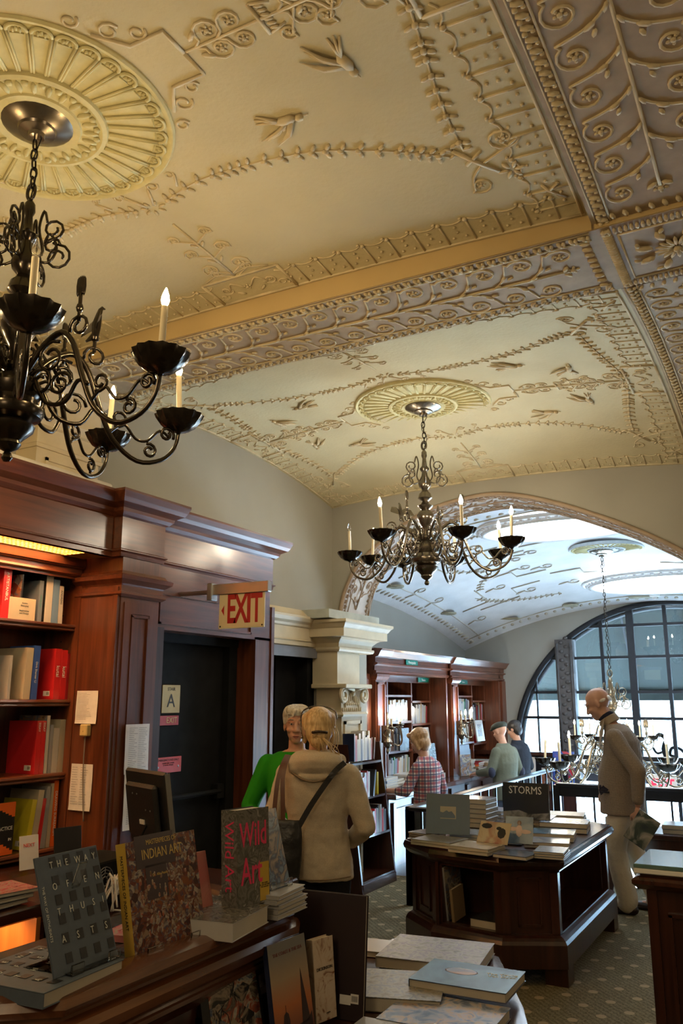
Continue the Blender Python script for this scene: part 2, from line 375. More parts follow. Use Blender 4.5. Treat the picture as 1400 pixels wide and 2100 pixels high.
# scroll-work band: s along, t across
def scroll_band(parent, P, L, Wd, p=.2, flip=False, edge=.06, name='scroll_relief', m=None, ends=True, lo=False):
    hw = Wd/2-edge-.02; mb = MB(); nn = 8 if lo else 14
    f = (lambda s,t,h=0: P(L-s,t,h)) if flip else P
    s0 = edge+.08; s1 = L-edge-.1; k = int((s1-s0)/p); p = (s1-s0)/k
    rtube(mb,f,[(s0+(s1-s0)*i/12,0) for i in range(13)],.009,4)
    for i in range(k):
        for sd in (-1,1):
            s = s0+p*i+(p*.35 if sd>0 else 0)
            if s+p*1.1 > s1+.04: continue
            c = (s+p*.95, sd*hw*.70); r = min(.068, p*.36)
            br = smooth2([(s,0),(s+p*.25,sd*hw*.2),(s+p*.45,sd*hw*.5),(s+p*.58,sd*hw*.92)],3)
            sp = spiral(c[0],c[1],r,math.atan2(sd*.6,-1),1.05,-sd,nn)
            rtube(mb,f,br+sp,.0065,4); flower(mb,f,c[0],c[1],.024)
            rblob(mb,f,s+p*.38,sd*hw*.36,.030,.012,sd*1.0,.006); rblob(mb,f,s+p*.55,sd*hw*.32,.022,.010,sd*.4,.006)
            rblob(mb,f,s+.02,sd*.016,.028,.009,sd*.4,.008)
    if ends:
        flower(mb,f,s1+.02,0,.03)
        for sd in (-1,1): rblob(mb,f,s1-.01,sd*.03,.03,.012,sd*1.0,.006)
    o = obj(name, mb, m or M_relief, parent, smooth=True); o['kind']='stuff'
    # acanthus edge moulding, a row of curled leaves down both sides
    mb = MB(); q = .055
    for sd in (-1,1):
        t = sd*(Wd/2-edge/2-.008); n_ = int(L/q)
        rtube(mb,f,[(L*i/10, sd*(Wd/2-edge-.008)) for i in range(11)],.006,4); rtube(mb,f,[(L*i/10, sd*(Wd/2-.006)) for i in range(11)],.004,4)
        for i in range(n_):
            s = (i+.5)*L/n_
            rblob(mb,f,s,t,.012,edge*.48,.35*sd,.004,.014); rblob(mb,f,s+q*.35,t+sd*edge*.22,.010,.012,0,.010,.010)
            if not lo: rblob(mb,f,s+q*.3,t-sd*edge*.25,.009,.010,0,.008,.008)
    if ends:
        for s in (edge*.6, L-edge*.6):
            for i in range(int(Wd/q)): rblob(mb,f,s,-Wd/2+(i+.5)*q,edge*.45,.012,.3,.004,.012)
    o = obj('acanthus_moulding', mb, m or M_relief, parent, smooth=True); o['kind']='stuff'
zs = 3.745
scroll_band(beam, lambda s,t,h=0: (-4.0+s, 3.82+t, zs-h), 3.35, .60, p=.185)
# crossing panel
mb = MB()
Pc = lambda x,y,h=0: (-.31+x,3.822+y,zs-h)
for r_ in range(24):
    for (a,b,an) in ((r_/23*.56-.28,-.27,1.57),(r_/23*.56-.28,.27,1.57),(-.27,r_/23*.56-.28,0),(.27,r_/23*.56-.28,0)):
        rblob(mb,Pc,a,b,.026,.010,an,.005,.012)
for s_ in (.225,): rtube(mb,Pc,[(-s_,-s_),(s_,-s_),(s_,s_),(-s_,s_),(-s_,-s_)],.006,4)
for k in range(16):
    a=k*math.pi/8; rblob(mb,Pc,math.cos(a)*.06,math.sin(a)*.06,.045,.011,a,.01)
for k in range(8):
    a=k*math.pi/4+.39; rblob(mb,Pc,math.cos(a)*.15,math.sin(a)*.15,.045,.02,a,.012); rblob(mb,Pc,math.cos(a+.15)*.19,math.sin(a+.15)*.19,.02,.012,a+1,.012)
rblob(mb,Pc,0,0,.02,.02,0,.02)
obj('crossing_flower', mb, M_relief, beam, smooth=True)['kind']='stuff'
scroll_band(bandR1, lambda s,t,h=0: (-.315+t, B1.y0+s, B1.z(B1.x1,B1.y0+s)-.05-h), 3.15, .60, p=.20)
scroll_band(bandR2, lambda s,t,h=0: (-.31+t, B2.y0+s, B2.z(B2.x1,B2.y0+s)-.002-h), 3.15, .60, p=.18, flip=True)
scroll_band(bandL1, lambda s,t,h=0: (-4.07+t*.5, B1.y0+s, B1.z(B1.x0,B1.y0+s)-.05-h), 3.15, .26, p=.20, edge=.05)
# ---- relief on the vault of a bay ----
def border(bay, parent):
    hx, hy = bay.hx, bay.hy; P = bay.P; wd=.19
    for (horiz, sg) in ((True,1),(True,-1),(False,1),(False,-1)):
        mb = MB(); half = hx if horiz else hy
        def Q(s,t,h=0): # s along edge, t distance from edge inward
            return P(s, sg*(hy-.03-t), h) if horiz else P(sg*(hx-.03-t), s, h)
        rtube(mb,Q,[(-half+.02+2*(half-.02)*i/20,0) for i in range(21)],.008,4)
        n = round(2*half/.125); st = 2*half/n
        for i in range(n+1):
            s = -half+st*i
            if abs(s) > half-.02: continue
            if abs(s) < .27: continue
            rtube(mb,Q,[(s,.005),(s,.16)],.0055,4)
            rblob(mb,Q,s,.168,.014,.014,0,.004); rblob(mb,Q,s-.018,.182,.012,.008,.5,.004)
        for i in range(n):
            s = -half+st*(i+.5)
            if abs(s) > half-.17 or abs(s) < .24: continue
            for dx_,dt in ((0,.085),(-.03,.045),(.03,.045),(0,.125)) : rblob(mb,Q,s+dx_,dt,.009,.009,0,.003)
            rtube(mb,Q,[(s-.05,.172),(s-.025,.155),(s,.150),(s+.025,.155),(s+.05,.172)],.005,4)
        # central relief tablet
        for (a,b,c,d) in ((-.24,.0,.24,.0),(-.24,.21,.24,.21),(-.24,0,-.24,.21),(.24,0,.24,.21)): rtube(mb,Q,[(a,b),((a+c)/2,(b+d)/2),(c,d)],.010,4)
        for sx_ in (-1,1):
            rtube(mb,Q,smooth2([(sx_*.02,.10),(sx_*.08,.16),(sx_*.12,.10)],3)+spiral(sx_*.14,.11,.04,math.pi if sx_>0 else 0,1.1,sx_,10),.006,4); flower(mb,Q,sx_*.14,.11,.016)
            rtube(mb,Q,spiral(sx_*.19,.06,.03,0,1,sx_,8),.005,4); rblob(mb,Q,sx_*.07,.06,.03,.01,sx_*.7,.004)
        flower(mb,Q,0,.10,.022)
        o=obj('border_relief', mb, M_relief, parent, smooth=True); o['kind']='stuff'
        # upright candelabrum relief above the tablet
        mb = MB()
        if horiz: top=.56; 
        else: top=.52
        rtube(mb,Q,[(0,.22),(0,.22+top*.9)],.007,4)
        for sx_ in (-1,1):
            for j,(tt,rr) in enumerate(((.30,.055),(.46,.045),(.60,.035),(.26,.03))):
                rtube(mb,Q,smooth2([(0,tt-.06),(sx_*.05,tt-.03),(sx_*.10,tt)],3)+spiral(sx_*(.10-rr*.2),tt+.01,rr,-.5 if sx_>0 else math.pi+.5,1.1,sx_,10),.006,4)
                flower(mb,Q,sx_*(.10-rr*.2),tt+.01,rr*.4)
            rblob(mb,Q,sx_*.03,.38,.03,.01,sx_*.9,.004); rblob(mb,Q,sx_*.025,.53,.025,.01,sx_*.9,.004)
            rtube(mb,Q,[(0,.235),(sx_*.10,.26),(sx_*.2,.225)],.006,4)
        o=obj('candelabrum_relief', mb, M_relief, parent, smooth=True); o['kind']='stuff'
def bay_relief(bay, parent):
    kx = bay.hx/1.74; ky = bay.hy/1.575; P0 = bay.P
    P = lambda x,y,h=0: P0(x*kx,y*ky,h)
    border(bay, parent)
    for sx_ in (-1,1):
        for sy in (-1,1):
            for pts in ([(.10,.66),(.3,.615),(.55,.625),(.77,.66),(.94,.72),(1.14,.83),(1.33,.96)], [(1.49,.06),(1.46,.26),(1.42,.5),(1.39,.72),(1.38,.94)]):
                mb = MB(); leafrow(mb,P,smooth2([(sx_*x,sy*y) for x,y in pts],3)); o=obj('garland', mb, M_relief, parent, smooth=True); o['kind']='stuff'
            mb = MB(); f=lambda x,y,h=0: P(sx_*x,sy*y,h)
            rtube(mb,f,[(1.34,.92),(1.40,1.02),(1.47,1.12)],.010,4); rtube(mb,f,[(1.36,1.03),(1.44,.97)],.009,4)
            rtube(mb,f,smooth2([(1.42,1.05),(1.52,1.00),(1.60,.95)],3)+spiral(1.54,.93,.07,.3,1.1,1,12),.006,4); flower(mb,f,1.545,.93,.02)
            rtube(mb,f,smooth2([(1.42,1.05),(1.36,1.12),(1.34,1.2)],3)+spiral(1.37,1.18,.055,2.5,1.1,-1,12),.006,4); flower(mb,f,1.372,1.18,.018)
            for k in range(6): rblob(mb,f,1.50+.035*math.cos(k*1.05)+.02,1.13+.035*math.sin(k*1.05),.028,.010,k*1.05,.004)
            for k in range(5): rblob(mb,f,1.36+.04*math.cos(k*1.25),.93+.04*math.sin(k*1.25),.022,.009,k*1.25,.004)
            rtube(mb,f,[(1.68,1.40),(1.62,1.33),(1.60,1.28)],.007,4); rtube(mb,f,[(1.62,1.33),(1.67,1.29)],.007,4)
            o=obj('corner_scroll', mb, M_relief, parent, smooth=True); o['kind']='stuff'
            # birds
            for (bx,by,an) in ((.84,.46,.05),(1.18,.30,1.35)):
                mb = MB()
                def g(x,y,h=0,bx=bx,by=by,an=an):
                    c,s_=math.cos(an),math.sin(an); return P(sx_*(bx+x*c-y*s_),sy*(by+x*s_+y*c),h)
                rblob(mb,g,0,0,.055,.024,0,.008,.014); rblob(mb,g,.055,.006,.022,.019,0,.010,.012); rblob(mb,g,.082,.004,.014,.005,0,.008)
                for (sx0,tx,ty) in ((.0,-.15,.075),(-.006,-.125,.080),(-.012,-.10,.078),(.022,-.10,.125),(.016,-.085,.115),(.010,-.065,.10)): mb.tube([g(sx0,.012,.008),g(sx0+tx*.45,ty*.6,.014),g(tx,ty,.003)],[.009,.009,.002],5)
                for (tx,ty) in ((-.12,-.02),(-.115,-.045),(-.10,-.06)): mb.tube([g(-.03,-.005,.008),g(tx,ty,.003)],[.009,.004],5)
                rblob(mb,g,-.02,.03,.035,.012,2.3,.006)
                obj('ceiling_bird', mb, M_relief, parent, smooth=True)
    # stepped fret and scrolls on the long axis
    for sx_ in (-1,1):
        mb = MB(); f=lambda x,y,h=0: P(sx_*x,y,h)
        for sy in (-1,1):
            rtube(mb,f,[(.49,sy*.22),(.57,sy*.115),(.59,sy*.115),(.71,sy*.115),(.71,0)],.009,4)
            rtube(mb,f,spiral(.55,sy*.20,.04,0,1.1,sy,10),.006,4); rtube(mb,f,spiral(.63,sy*.15,.032,0,1.1,-sy,10),.006,4); rtube(mb,f,spiral(.47,sy*.30,.032,0,1.1,-sy,10),.006,4)
            for (cx_,r_) in ((.84,.05),(.93,.045),(1.17,.05),(1.27,.035)):
                rtube(mb,f,[(cx_-.08,0),(cx_-.05,sy*.02)]+spiral(cx_,sy*.045,r_,math.pi,1.15,-sy,12),.006,4); flower(mb,f,cx_,sy*.045,r_*.4)
            rblob(mb,f,.78,sy*.05,.03,.012,sy*.6,.004)
        rtube(mb,f,[(.71,0),(1.42,0)],.006,4)
        rtube(mb,f,[(1.02,-.07),(1.02,.07)],.008,4); rtube(mb,f,[(1.09,-.05),(1.02,-.07)],.006,4); rtube(mb,f,[(1.09,.05),(1.02,.07)],.006,4)
        for k in range(6): rblob(mb,f,1.05,-.05+.02*k,.02,.008,.3,.004)
        o=obj('axis_scroll', mb, M_relief, parent, smooth=True); o['kind']='stuff'
    for sy in (-1,1):
        mb = MB(); f=lambda x,y,h=0: P(x,sy*y,h)
        for sx_ in (-1,1):
            rtube(mb,f,[(sx_*.02,.66),(sx_*.07,.56)],.008,4); rtube(mb,f,spiral(sx_*.10,.55,.03,0,1.1,sx_,9),.006,4); rtube(mb,f,[(sx_*.2,.60),(sx_*.24,.53)],.006,4); rtube(mb,f,spiral(sx_*.22,.52,.022,0,1.1,sx_,9),.005,4)
        for k in range(7): rblob(mb,f,.05*math.cos(k*.9),.68+.035*math.sin(k*.9),.022,.009,k*.9,.004)
        o=obj('bow_ornament', mb, M_relief, parent, smooth=True); o['kind']='stuff'
bay_relief(B1, V1); bay_relief(B2, V2)
# fluted rosettes
petal_src = None
def rosette(bay, parent, x=0, y=0, sc_=1.0, z=None, m=M_ros):
    global petal_src
    z = bay.P(x,y)[2] if z is None else z
    M0 = T(bay.ox+x, bay.cy+y, z) @ Matrix.Diagonal((sc_,sc_,1,1))
    mb = MB(); mb.lathe([(.535,.02),(.535,-.010),(.527,-.018),(.515,-.016),(.505,-.008),(.272,-.008),(.268,-.024),(.25,-.028),(.235,-.018),(.17,-.020),(.165,-.028),(.155,-.026),(.0,-.022)], 72)
    r = obj('ceiling_rosette', mb, m, parent, smooth=30, M=M0)
    if petal_src is None:
        mb = MB()
        a = math.pi/36
        for sg in (-1,1):
            mb.tube([(.275, sg*.275*a*.82, -.012),(.47, sg*.47*a*.86, -.012)], .0055, 5)
        mb.tube([(.47+.030*math.sin(t), .47*a*.86*math.cos(t), -.013) for t in [math.pi*i/6 for i in range(7)]], .0075, 5)
        for k in (-1,0,1): mb.blob((.472+.008*(1-abs(k)), k*.012, -.010), .014,.006,.010, n=5, m=3)
        mb.tube([(.455,-.024,-.010),(.455,.024,-.010)], .003, 4)
        p0 = obj('petal', mb, m, r, smooth=True); petal_src = p0; start = 1
    else: start = 0
    for k in range(start, 36): inst(petal_src, 'petal', r, RZ(k*10))
    mb = MB()
    for k in range(24):
        a = k*math.pi/12
        mb.blob((0,0,0), .034,.012,.012, RZ(k*15) @ T(.205,0,-.022), n=6, m=3)
        mb.blob((0,0,0), .016,.016,.010, RZ(k*15+7.5) @ T(.228,0,-.024), n=5, m=3)
    obj('leaf_ring', mb, m, r, smooth=True)['kind']='stuff'
    return r
rosette(B1, V1); rosette(B2, V2, z=3.93)
# ---------------- far room vault: laylights, rosette, relief ----------------
M_lay = emit('laylight_glass', (.80,.90,1.0), SKYL)
def laylight(x, y, ax, ay, slope):
    z = B3.z(B3.cx+x, B3.cy+y); M0 = T(B3.cx+x,B3.cy+y,z-.085) @ RX(slope)
    mb = MB(); n=48
    mb.tube([((ax+.05)*math.cos(2*math.pi*k/n),(ay+.05)*math.sin(2*math.pi*k/n),-.02) for k in range(n)], .035, 6, closed=True)
    mb.tube([((ax+.16)*math.cos(2*math.pi*k/n),(ay+.14)*math.sin(2*math.pi*k/n),-.0) for k in range(n)], .02, 6, closed=True)
    fr = obj('laylight_frame', mb, M_ceil3, V3, smooth=True, M=M0)
    mb = MB(); mb.prism([((ax+.05)*math.cos(2*math.pi*k/n),(ay+.05)*math.sin(2*math.pi*k/n)) for k in range(n)], -.012, .0); obj('laylight_pane', mb, M_lay, fr)
    mb = MB()
    for k in range(60): a=2*math.pi*k/60; mb.blob(((ax+.10)*math.cos(a),(ay+.10)*math.sin(a),-.02),.03,.03,.02,n=5,m=3)
    obj('bead_moulding', mb, M_ceil3, fr, smooth=True)['kind']='stuff'
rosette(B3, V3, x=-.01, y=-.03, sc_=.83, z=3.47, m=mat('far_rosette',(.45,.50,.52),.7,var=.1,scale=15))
laylight(-.16,-1.60,.80,.44,-2); laylight(.5,1.30,.95,.52,-5)
mb = MB(); P=B3.P
for sx_ in (-1,1):
    for sy in (-1,1):
        f=lambda x,y,h=0: P(sx_*x,sy*y,h+.004)
        for pts in ([(.9,.5),(1.3,.5),(1.3,.25),(1.7,.25)],[(1.1,.9),(1.5,.9),(1.5,1.3),(2.1,1.3)],[(.2,1.0),(.5,.9),(.5,.7),(.9,.7)],[(1.9,.5),(1.9,1.1),(2.3,1.1)]): rtube(mb,f,pts,.010,4)
        leafrow(mb,f,smooth2([(1.0,1.6),(1.4,1.5),(1.8,1.2),(2.0,.8)],3),.09,.045)
        leafrow(mb,f,smooth2([(1.55,.1),(1.75,.35),(1.85,.6)],3),.09,.045)
        for (cx_,cy_) in ((1.1,.2),(1.6,.7),(.7,1.2),(2.2,1.6),(.85,.35),(1.3,1.15),(2.35,.3)): rtube(mb,f,spiral(cx_,cy_,.09,0,1.2,1,12),.008,4); rblob(mb,f,cx_+.15,cy_,.09,.015,.3,.005)
        rtube(mb,f,[(-2.6+5.2*i/16,2.15) for i in range(17)] if sx_>0 else [(2.45,-2.2+4.4*i/12) for i in range(13)],.008,4)
for i in range(40):
    for sg in (-1,1): rblob(mb,P,-2.6+5.2*i/39,sg*2.27,.03,.05,.2,.005,.012); rblob(mb,P,sg*2.62,-2.3+4.6*i/39,.05,.03,.2,.005,.012)
obj('vault_relief', mb, mat('far_relief',(.44,.41,.34),.7,var=.15), V3, smooth=True)['kind']='stuff'
mb = MB(); 
for (x,y) in ((-1.9,2.0),(-1.0,2.15),(0.0,2.2),(.9,2.15),(-2.45,0.9),(-2.45,-.9)):
    p=B3.P(x,y,.012)
    if x in(-1.0,-2.45) : mb.lathe([(.12,.01),(.12,-.01),(.10,-.02),(0,-.012)],16,T(*p))
    else: mb.box(p[0]-.16,p[1]-.07,p[2]-.01,p[0]+.16,p[1]+.07,p[2]+.01)
obj('vault_tablet', mb, mat('bronze_green_tablet',(.28,.26,.18),.6), V3)
# ---------------- walls ----------------
ZT = 4.1
mb = MB() # left wall, near bays, with openings
mb.box(-4.3,-1.6,0,-4.1,2.4,ZT); mb.box(-4.9,-1.6,0,-4.3,7.5,.01)
mb.box(-4.3,2.4,2.60,-4.1,5.83,ZT); mb.box(-4.36,-1.6,0,-4.3,7.29,ZT)
mb.box(-4.3,5.83,2.08,-4.1,7.29,ZT); mb.box(-4.3,7.03,0,-4.1,7.29,2.08)
struct('wall_left', mb, M_wall)
# end wall with the big arch
AR = smooth2([(-4.0,2.44),(-3.985,2.60),(-3.93,2.77),(-3.80,2.98),(-3.58,3.17),(-3.30,3.34),(-2.98,3.48),(-2.5,3.55),(-2.15,3.51),(-1.78,3.39),(-1.48,3.26),(-1.19,3.12),(-.93,2.97),(-.74,2.84),(-.60,2.70),(-.52,2.52),(-.50,2.44)],4)
mb = MB()
def wallarch(mb, ar, y0, y1, xl, xr, top):
    A = [(xl,0),(ar[0][0],0)]
    def quad(x0,za,zb,x1,zc,zd):
        v=[(x0,y0,za),(x1,y0,zc),(x1,y0,zd),(x0,y0,zb),(x0,y1,za),(x1,y1,zc),(x1,y1,zd),(x0,y1,zb)]
        mb.add(v,[(0,1,2,3),(7,6,5,4),(0,4,5,1),(3,2,6,7)])
    quad(xl,0,top(xl),ar[0][0],0,top(ar[0][0]))
    for a,b in zip(ar,ar[1:]): quad(a[0],a[1],top(a[0]),b[0],b[1],top(b[0]))
    quad(ar[-1][0],0,top(ar[-1][0]),xr,0,top(xr))
    for (x,z) in ((ar[0]),(ar[-1])): mb.add([(x,y0,0),(x,y1,0),(x,y1,z),(x,y0,z)],[(0,1,2,3)])
wallarch(mb, AR, 7.29, 7.85, -4.3, 3.6, lambda x: 4.15)
aw = struct('wall_far', mb, M_wall, smooth=False)
# decorated arch soffit
ln=[0]
for a,b in zip(AR,AR[1:]): ln.append(ln[-1]+math.hypot(b[0]-a[0],b[1]-a[1]))
def arcP(s,t,h=0):
    s=max(0,min(ln[-1]-1e-5,s)); i=0
    while ln[i+1]<s: i+=1
    k=(s-ln[i])/(ln[i+1]-ln[i]); a,b=AR[i],AR[i+1]; x=a[0]+(b[0]-a[0])*k; z=a[1]+(b[1]-a[1])*k
    j=max(0,i-2); j2=min(len(AR)-1,i+3); d=Vector((AR[j2][0]-AR[j][0],AR[j2][1]-AR[j][1])).normalized()
    return (x+d.y*h, 7.57+t, z-d.x*h)
mb=MB(); N_=90
mb.grid(lambda a,b: arcP(ln[-1]*a,-.279+.558*b,.006), N_, 2)
obj('arch_soffit', mb, mat('pale_soffit',(.50,.44,.38),.75,var=.1), aw, smooth=True)
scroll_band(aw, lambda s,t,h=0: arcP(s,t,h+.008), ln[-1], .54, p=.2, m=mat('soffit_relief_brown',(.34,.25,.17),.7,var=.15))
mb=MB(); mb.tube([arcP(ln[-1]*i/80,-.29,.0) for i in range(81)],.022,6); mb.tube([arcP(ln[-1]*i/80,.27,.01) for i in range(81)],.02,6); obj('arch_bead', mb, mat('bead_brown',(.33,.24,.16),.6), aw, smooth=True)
# other walls
mb=MB(); mb.box(3.6,-1.6,-3.4,3.7,12.9,4.2); struct('wall_right', mb, M_wall)
mb=MB(); mb.box(-4.4,-1.7,0,3.7,-1.6,4.2); struct('wall_back', mb, M_wall)
mb=MB(); mb.box(-4.95,7.85,-.3,-4.75,12.9,4.0); mb.box(-4.75,7.85,-.3,-4.1,7.87,3.9); struct('wall_left', mb, M_wallb)
# far window wall with its great arched opening
YW=12.8
WA=[(-1.65+2.3*math.cos(t), .9+2.15*math.sin(t)) for t in [math.pi-math.pi*i/64 for i in range(65)]]
mb=MB()
def q4(a,b,c,d): 
    v=[(a[0],YW,a[1]),(b[0],YW,b[1]),(c[0],YW,c[1]),(d[0],YW,d[1])]; w_=[(p[0],YW+.3,p[2]) for p in v]
    mb.add(v+w_,[(0,1,2,3),(7,6,5,4),(0,4,5,1),(2,6,7,3)])
q4((-5,-.3),(-3.95,-.3),(-3.95,4),(-5,4))
for a,b in zip(WA,WA[1:]): q4(a,b,(b[0],4),(a[0],4))
q4((.65,-3.4),(3.7,-3.4),(3.7,4),(.65,4)); q4((-3.95,-3.4),(-3.10,-3.4),(-3.10,.9),(-3.95,.9)); q4((-5,-3.4),(-3.95,-3.4),(-3.95,-.3),(-5,-.3))
struct('wall_window', mb, M_wallb)
mb=MB(); mb.box(-5,12.85,4.0,3.7,13.1,4.1); mb.box(-.0,7.85,3.9,3.7,12.9,4.0); mb.box(.85,7.8,-3.2,.95,12.9,4.0); struct('wall_side', mb, M_wallb)
# window: frame, posts, bars, panes
M_frame = mat('dark_window_frame', (.022,.024,.028), .65, var=.1, spec=.15)
mb=MB(); mb.tube([(x,YW-.02,z) for x,z in WA],.045,8); mb.tube([(x*.985-.025,YW+.1,.9+(z-.9)*.98) for x,z in WA],.05,6)
win=struct('window_1', mb, M_frame, smooth=True)
def arcz(x): q=1-((x+1.65)/2.3)**2; return .9+2.15*math.sqrt(max(0,q))
M_post = mat('bronze_relief_post', (.06,.058,.06), .6, var=.2, scale=20)
mb=MB(); mb.box(-3.27,YW-.12,-.3,-3.01,YW+.12,arcz(-3.14)+.02)
pst=obj('window_post', mb, M_post, win)
mb=MB()
for k in range(26): mb.blob((-3.14+(.035 if k%2 else -.035),YW-.12,.95+k*.065),.04,.015,.03,n=6,m=3)
for s_ in (-1,1): mb.box(-3.14+s_*.10-.012,YW-.135,.9,-3.14+s_*.10+.012,YW-.115,2.5)
obj('post_relief', mb, M_post, pst, smooth=True)['kind']='stuff'
for x,wd in ((-2.6,.022),(-2.18,.05),(-1.69,.024),(-1.2,.024),(-.72,.05),(-.3,.024),(.1,.13)):
    mb=MB(); mb.box(x-wd,YW-.03,-3.2,x+wd,YW+.05,arcz(x)+.02); obj('mullion', mb, M_frame, win)
mb=MB(); mb.box(-3.62,YW-.02,.9,-3.60,YW+.04,arcz(-3.61)); obj('mullion', mb, M_frame, win)
for z in (2.74,2.28,1.78,1.41,.84,-.6,-2.0):
    hx_=2.3*math.sqrt(max(0,1-((z-.9)/2.15)**2)) if z>.9 else 2.3
    mb=MB(); mb.box(-1.65-hx_ if z>.9 else -3.02,YW-.02,z-.02,-1.65+hx_,YW+.04,z+.02); obj('glazing_bar', mb, M_frame, win)
M_pane = mat('window_glass', (.93,.97,.97), .0, trans=1, var=0, spec=.3)
xs=[-3.95,-3.61,-3.27,-3.01,-2.6,-2.18,-1.69,-1.2,-.72,-.3,.1,.65]; zz=[.84,1.41,1.78,2.28,2.74,3.05]
for i in range(len(xs)-1):
    if xs[i]==-3.27: continue
    for j in range(len(zz)-1):
        za,zb_=zz[j],zz[j+1]; zt_=min(zb_,max(arcz(xs[i]),arcz(xs[i+1])))
        if zt_<=za+.02: continue
        mb=MB(); mb.box(xs[i],YW+.005,za,xs[i+1],YW+.012,zt_); obj('pane', mb, M_pane, win)
mb=MB(); mb.box(-4.7,12.35,.88,-3.12,12.8,.93); struct('sill', mb, W_dark)['kind']='structure'
mb=MB(); mb.box(-4.7,12.76,-.3,-3.12,12.795,.90); struct('trim_7', mb, mat('dark_dado',(.02,.018,.02),.5))
# heavy sign beam outside low across the window, street awning, houses across the street
mb=MB(); mb.box(-3.0,13.0,.50,.7,13.15,.80); obj('sign_fascia', mb, mat('fascia_dark',(.06,.06,.065),.5)); tag(bpy.data.objects['sign_fascia'],'dark horizontal fascia board outside across the lower window','fascia')
M_awn=mat('green_canvas',(.005,.010,.008),.9,var=.25,scale=1.2)
mb=MB(); mb.add([(-5.5,13.2,3.6),(2.5,13.2,3.6),(2.5,14.6,1.82),(-5.5,14.6,1.82),(-5.5,13.2,3.63),(2.5,13.2,3.63),(2.5,14.62,1.84),(-5.5,14.62,1.84)],[(3,2,1,0),(4,5,6,7),(2,3,7,6),(0,4,7,3),(1,2,6,5)])
mb.box(-5.5,14.59,1.66,2.5,14.61,1.83)
awn=obj('awning', mb, M_awn); tag(awn,'dark green canvas awning sloping outside the arched window','awning')
mb=MB()
for k in range(9): x=-5.3+k*.95; mb.tube([(x,13.2,3.55),(x,14.58,1.80)],.018,5)
mb.tube([(-5.5,14.58,1.80),(2.5,14.58,1.80)],.02,5); obj('awning_frame', mb, M_frame, awn)
M_fac=mat('pale_street_facade',(.75,.80,.82),.8,var=.06)
mb=MB(); mb.box(-16,24,-3.4,10,24.5,9); fc=obj('street_facade', mb, M_fac); tag(fc,'pale sunlit building facade across the street beyond window','building')
mb=MB()
for k in range(14): mb.box(-15+k*1.8,23.9,-2,-14.1+k*1.8,24.01,1.6)
for k in range(14): mb.box(-15+k*1.8,23.9,2.6,-14.1+k*1.8,24.01,5.5)
obj('window', mb, mat('street_glass',(.35,.42,.46),.2), fc)['kind']='stuff'
mb=MB(); mb.box(-16,23.4,1.9,10,24.1,2.2); obj('cornice', mb, M_fac, fc)
# pale green ornamental crest outside on the fascia
mb=MB()
for s_ in (-1,1):
    mb.tube([(-1.55+s_*x,13.05,z) for x,z in smooth2([(.0,.82),(.10,.98),(.22,1.0),(.25,.90),(.15,.88)],4)],.022,6)
    mb.tube([(-1.55+s_*x,13.05,z) for x,z in smooth2([(.30,.82),(.34,.98),(.30,1.12),(.38,1.18),(.44,1.10)],4)],[.03]*16+[.02],6)
    mb.tube([(-1.55+s_*x,13.05,z) for x,z in smooth2([(.28,.98),(.42,.92),(.48,1.0)],4)],.018,6)
mb.blob((-1.55,13.05,1.0),.06,.03,.16); cr_=obj('window_crest', mb, M_black, smooth=True); tag(cr_,'black scrolled metal crest standing on the outside fascia','ornament')
# ---------------- near wall bookcase, portal and door ----------------
CORN=[(0,2.55),(.012,2.55),(.016,2.575),(.03,2.585),(.03,2.59),(.012,2.60),(.012,2.80),(.03,2.81),(.05,2.83),(.055,2.85),(.10,2.875),(.115,2.90),(.13,2.935),(.13,2.95),(0,2.95)]
def sc_prof(p, dz=0, k=1, base=None): return [(o*k, z+dz) for o,z in p]
bc = empty('built_in_bookcase', (-4.0,2.9,0), label='tall mahogany built-in bookcase with lit cornice at the left edge', cat='bookcase')
def pm(p, name, mb, m, **k):   # part in world coordinates under an empty placed by translation
    o = obj(name, mb, m, p, **k); o.matrix_local = p.matrix_world.inverted() if p.rotation_euler.z else T(-p.location.x,-p.location.y,-p.location.z) @ (k.get('M') or Matrix.Identity(4))
    return o
mb=MB(); mb.sweep([(o-.10,z) for o,z in CORN], [(-3.64,1.5),(-3.64,3.80)]); mb.box(-4.3,1.5,2.93,-3.64,4.22,2.95)
mb.box(-3.76,1.5,2.55,-3.72,3.8,2.93)
pm(bc,'cornice',mb,W_redy)
mb=MB(); mb.box(-4.3,1.5,2.56,-4.0,3.83,2.60); mb.box(-4.0,1.5,2.50,-3.96,3.83,2.58); mb.box(-4.01,1.5,2.42,-3.99,3.83,2.5); mb.tube([(-3.985,1.5,2.45),(-3.985,3.83,2.45)],.014,6); mb.tube([(-3.98,1.5,2.50),(-3.98,3.83,2.50)],.012,6)
pm(bc,'shelf_valance',mb,W_redy)
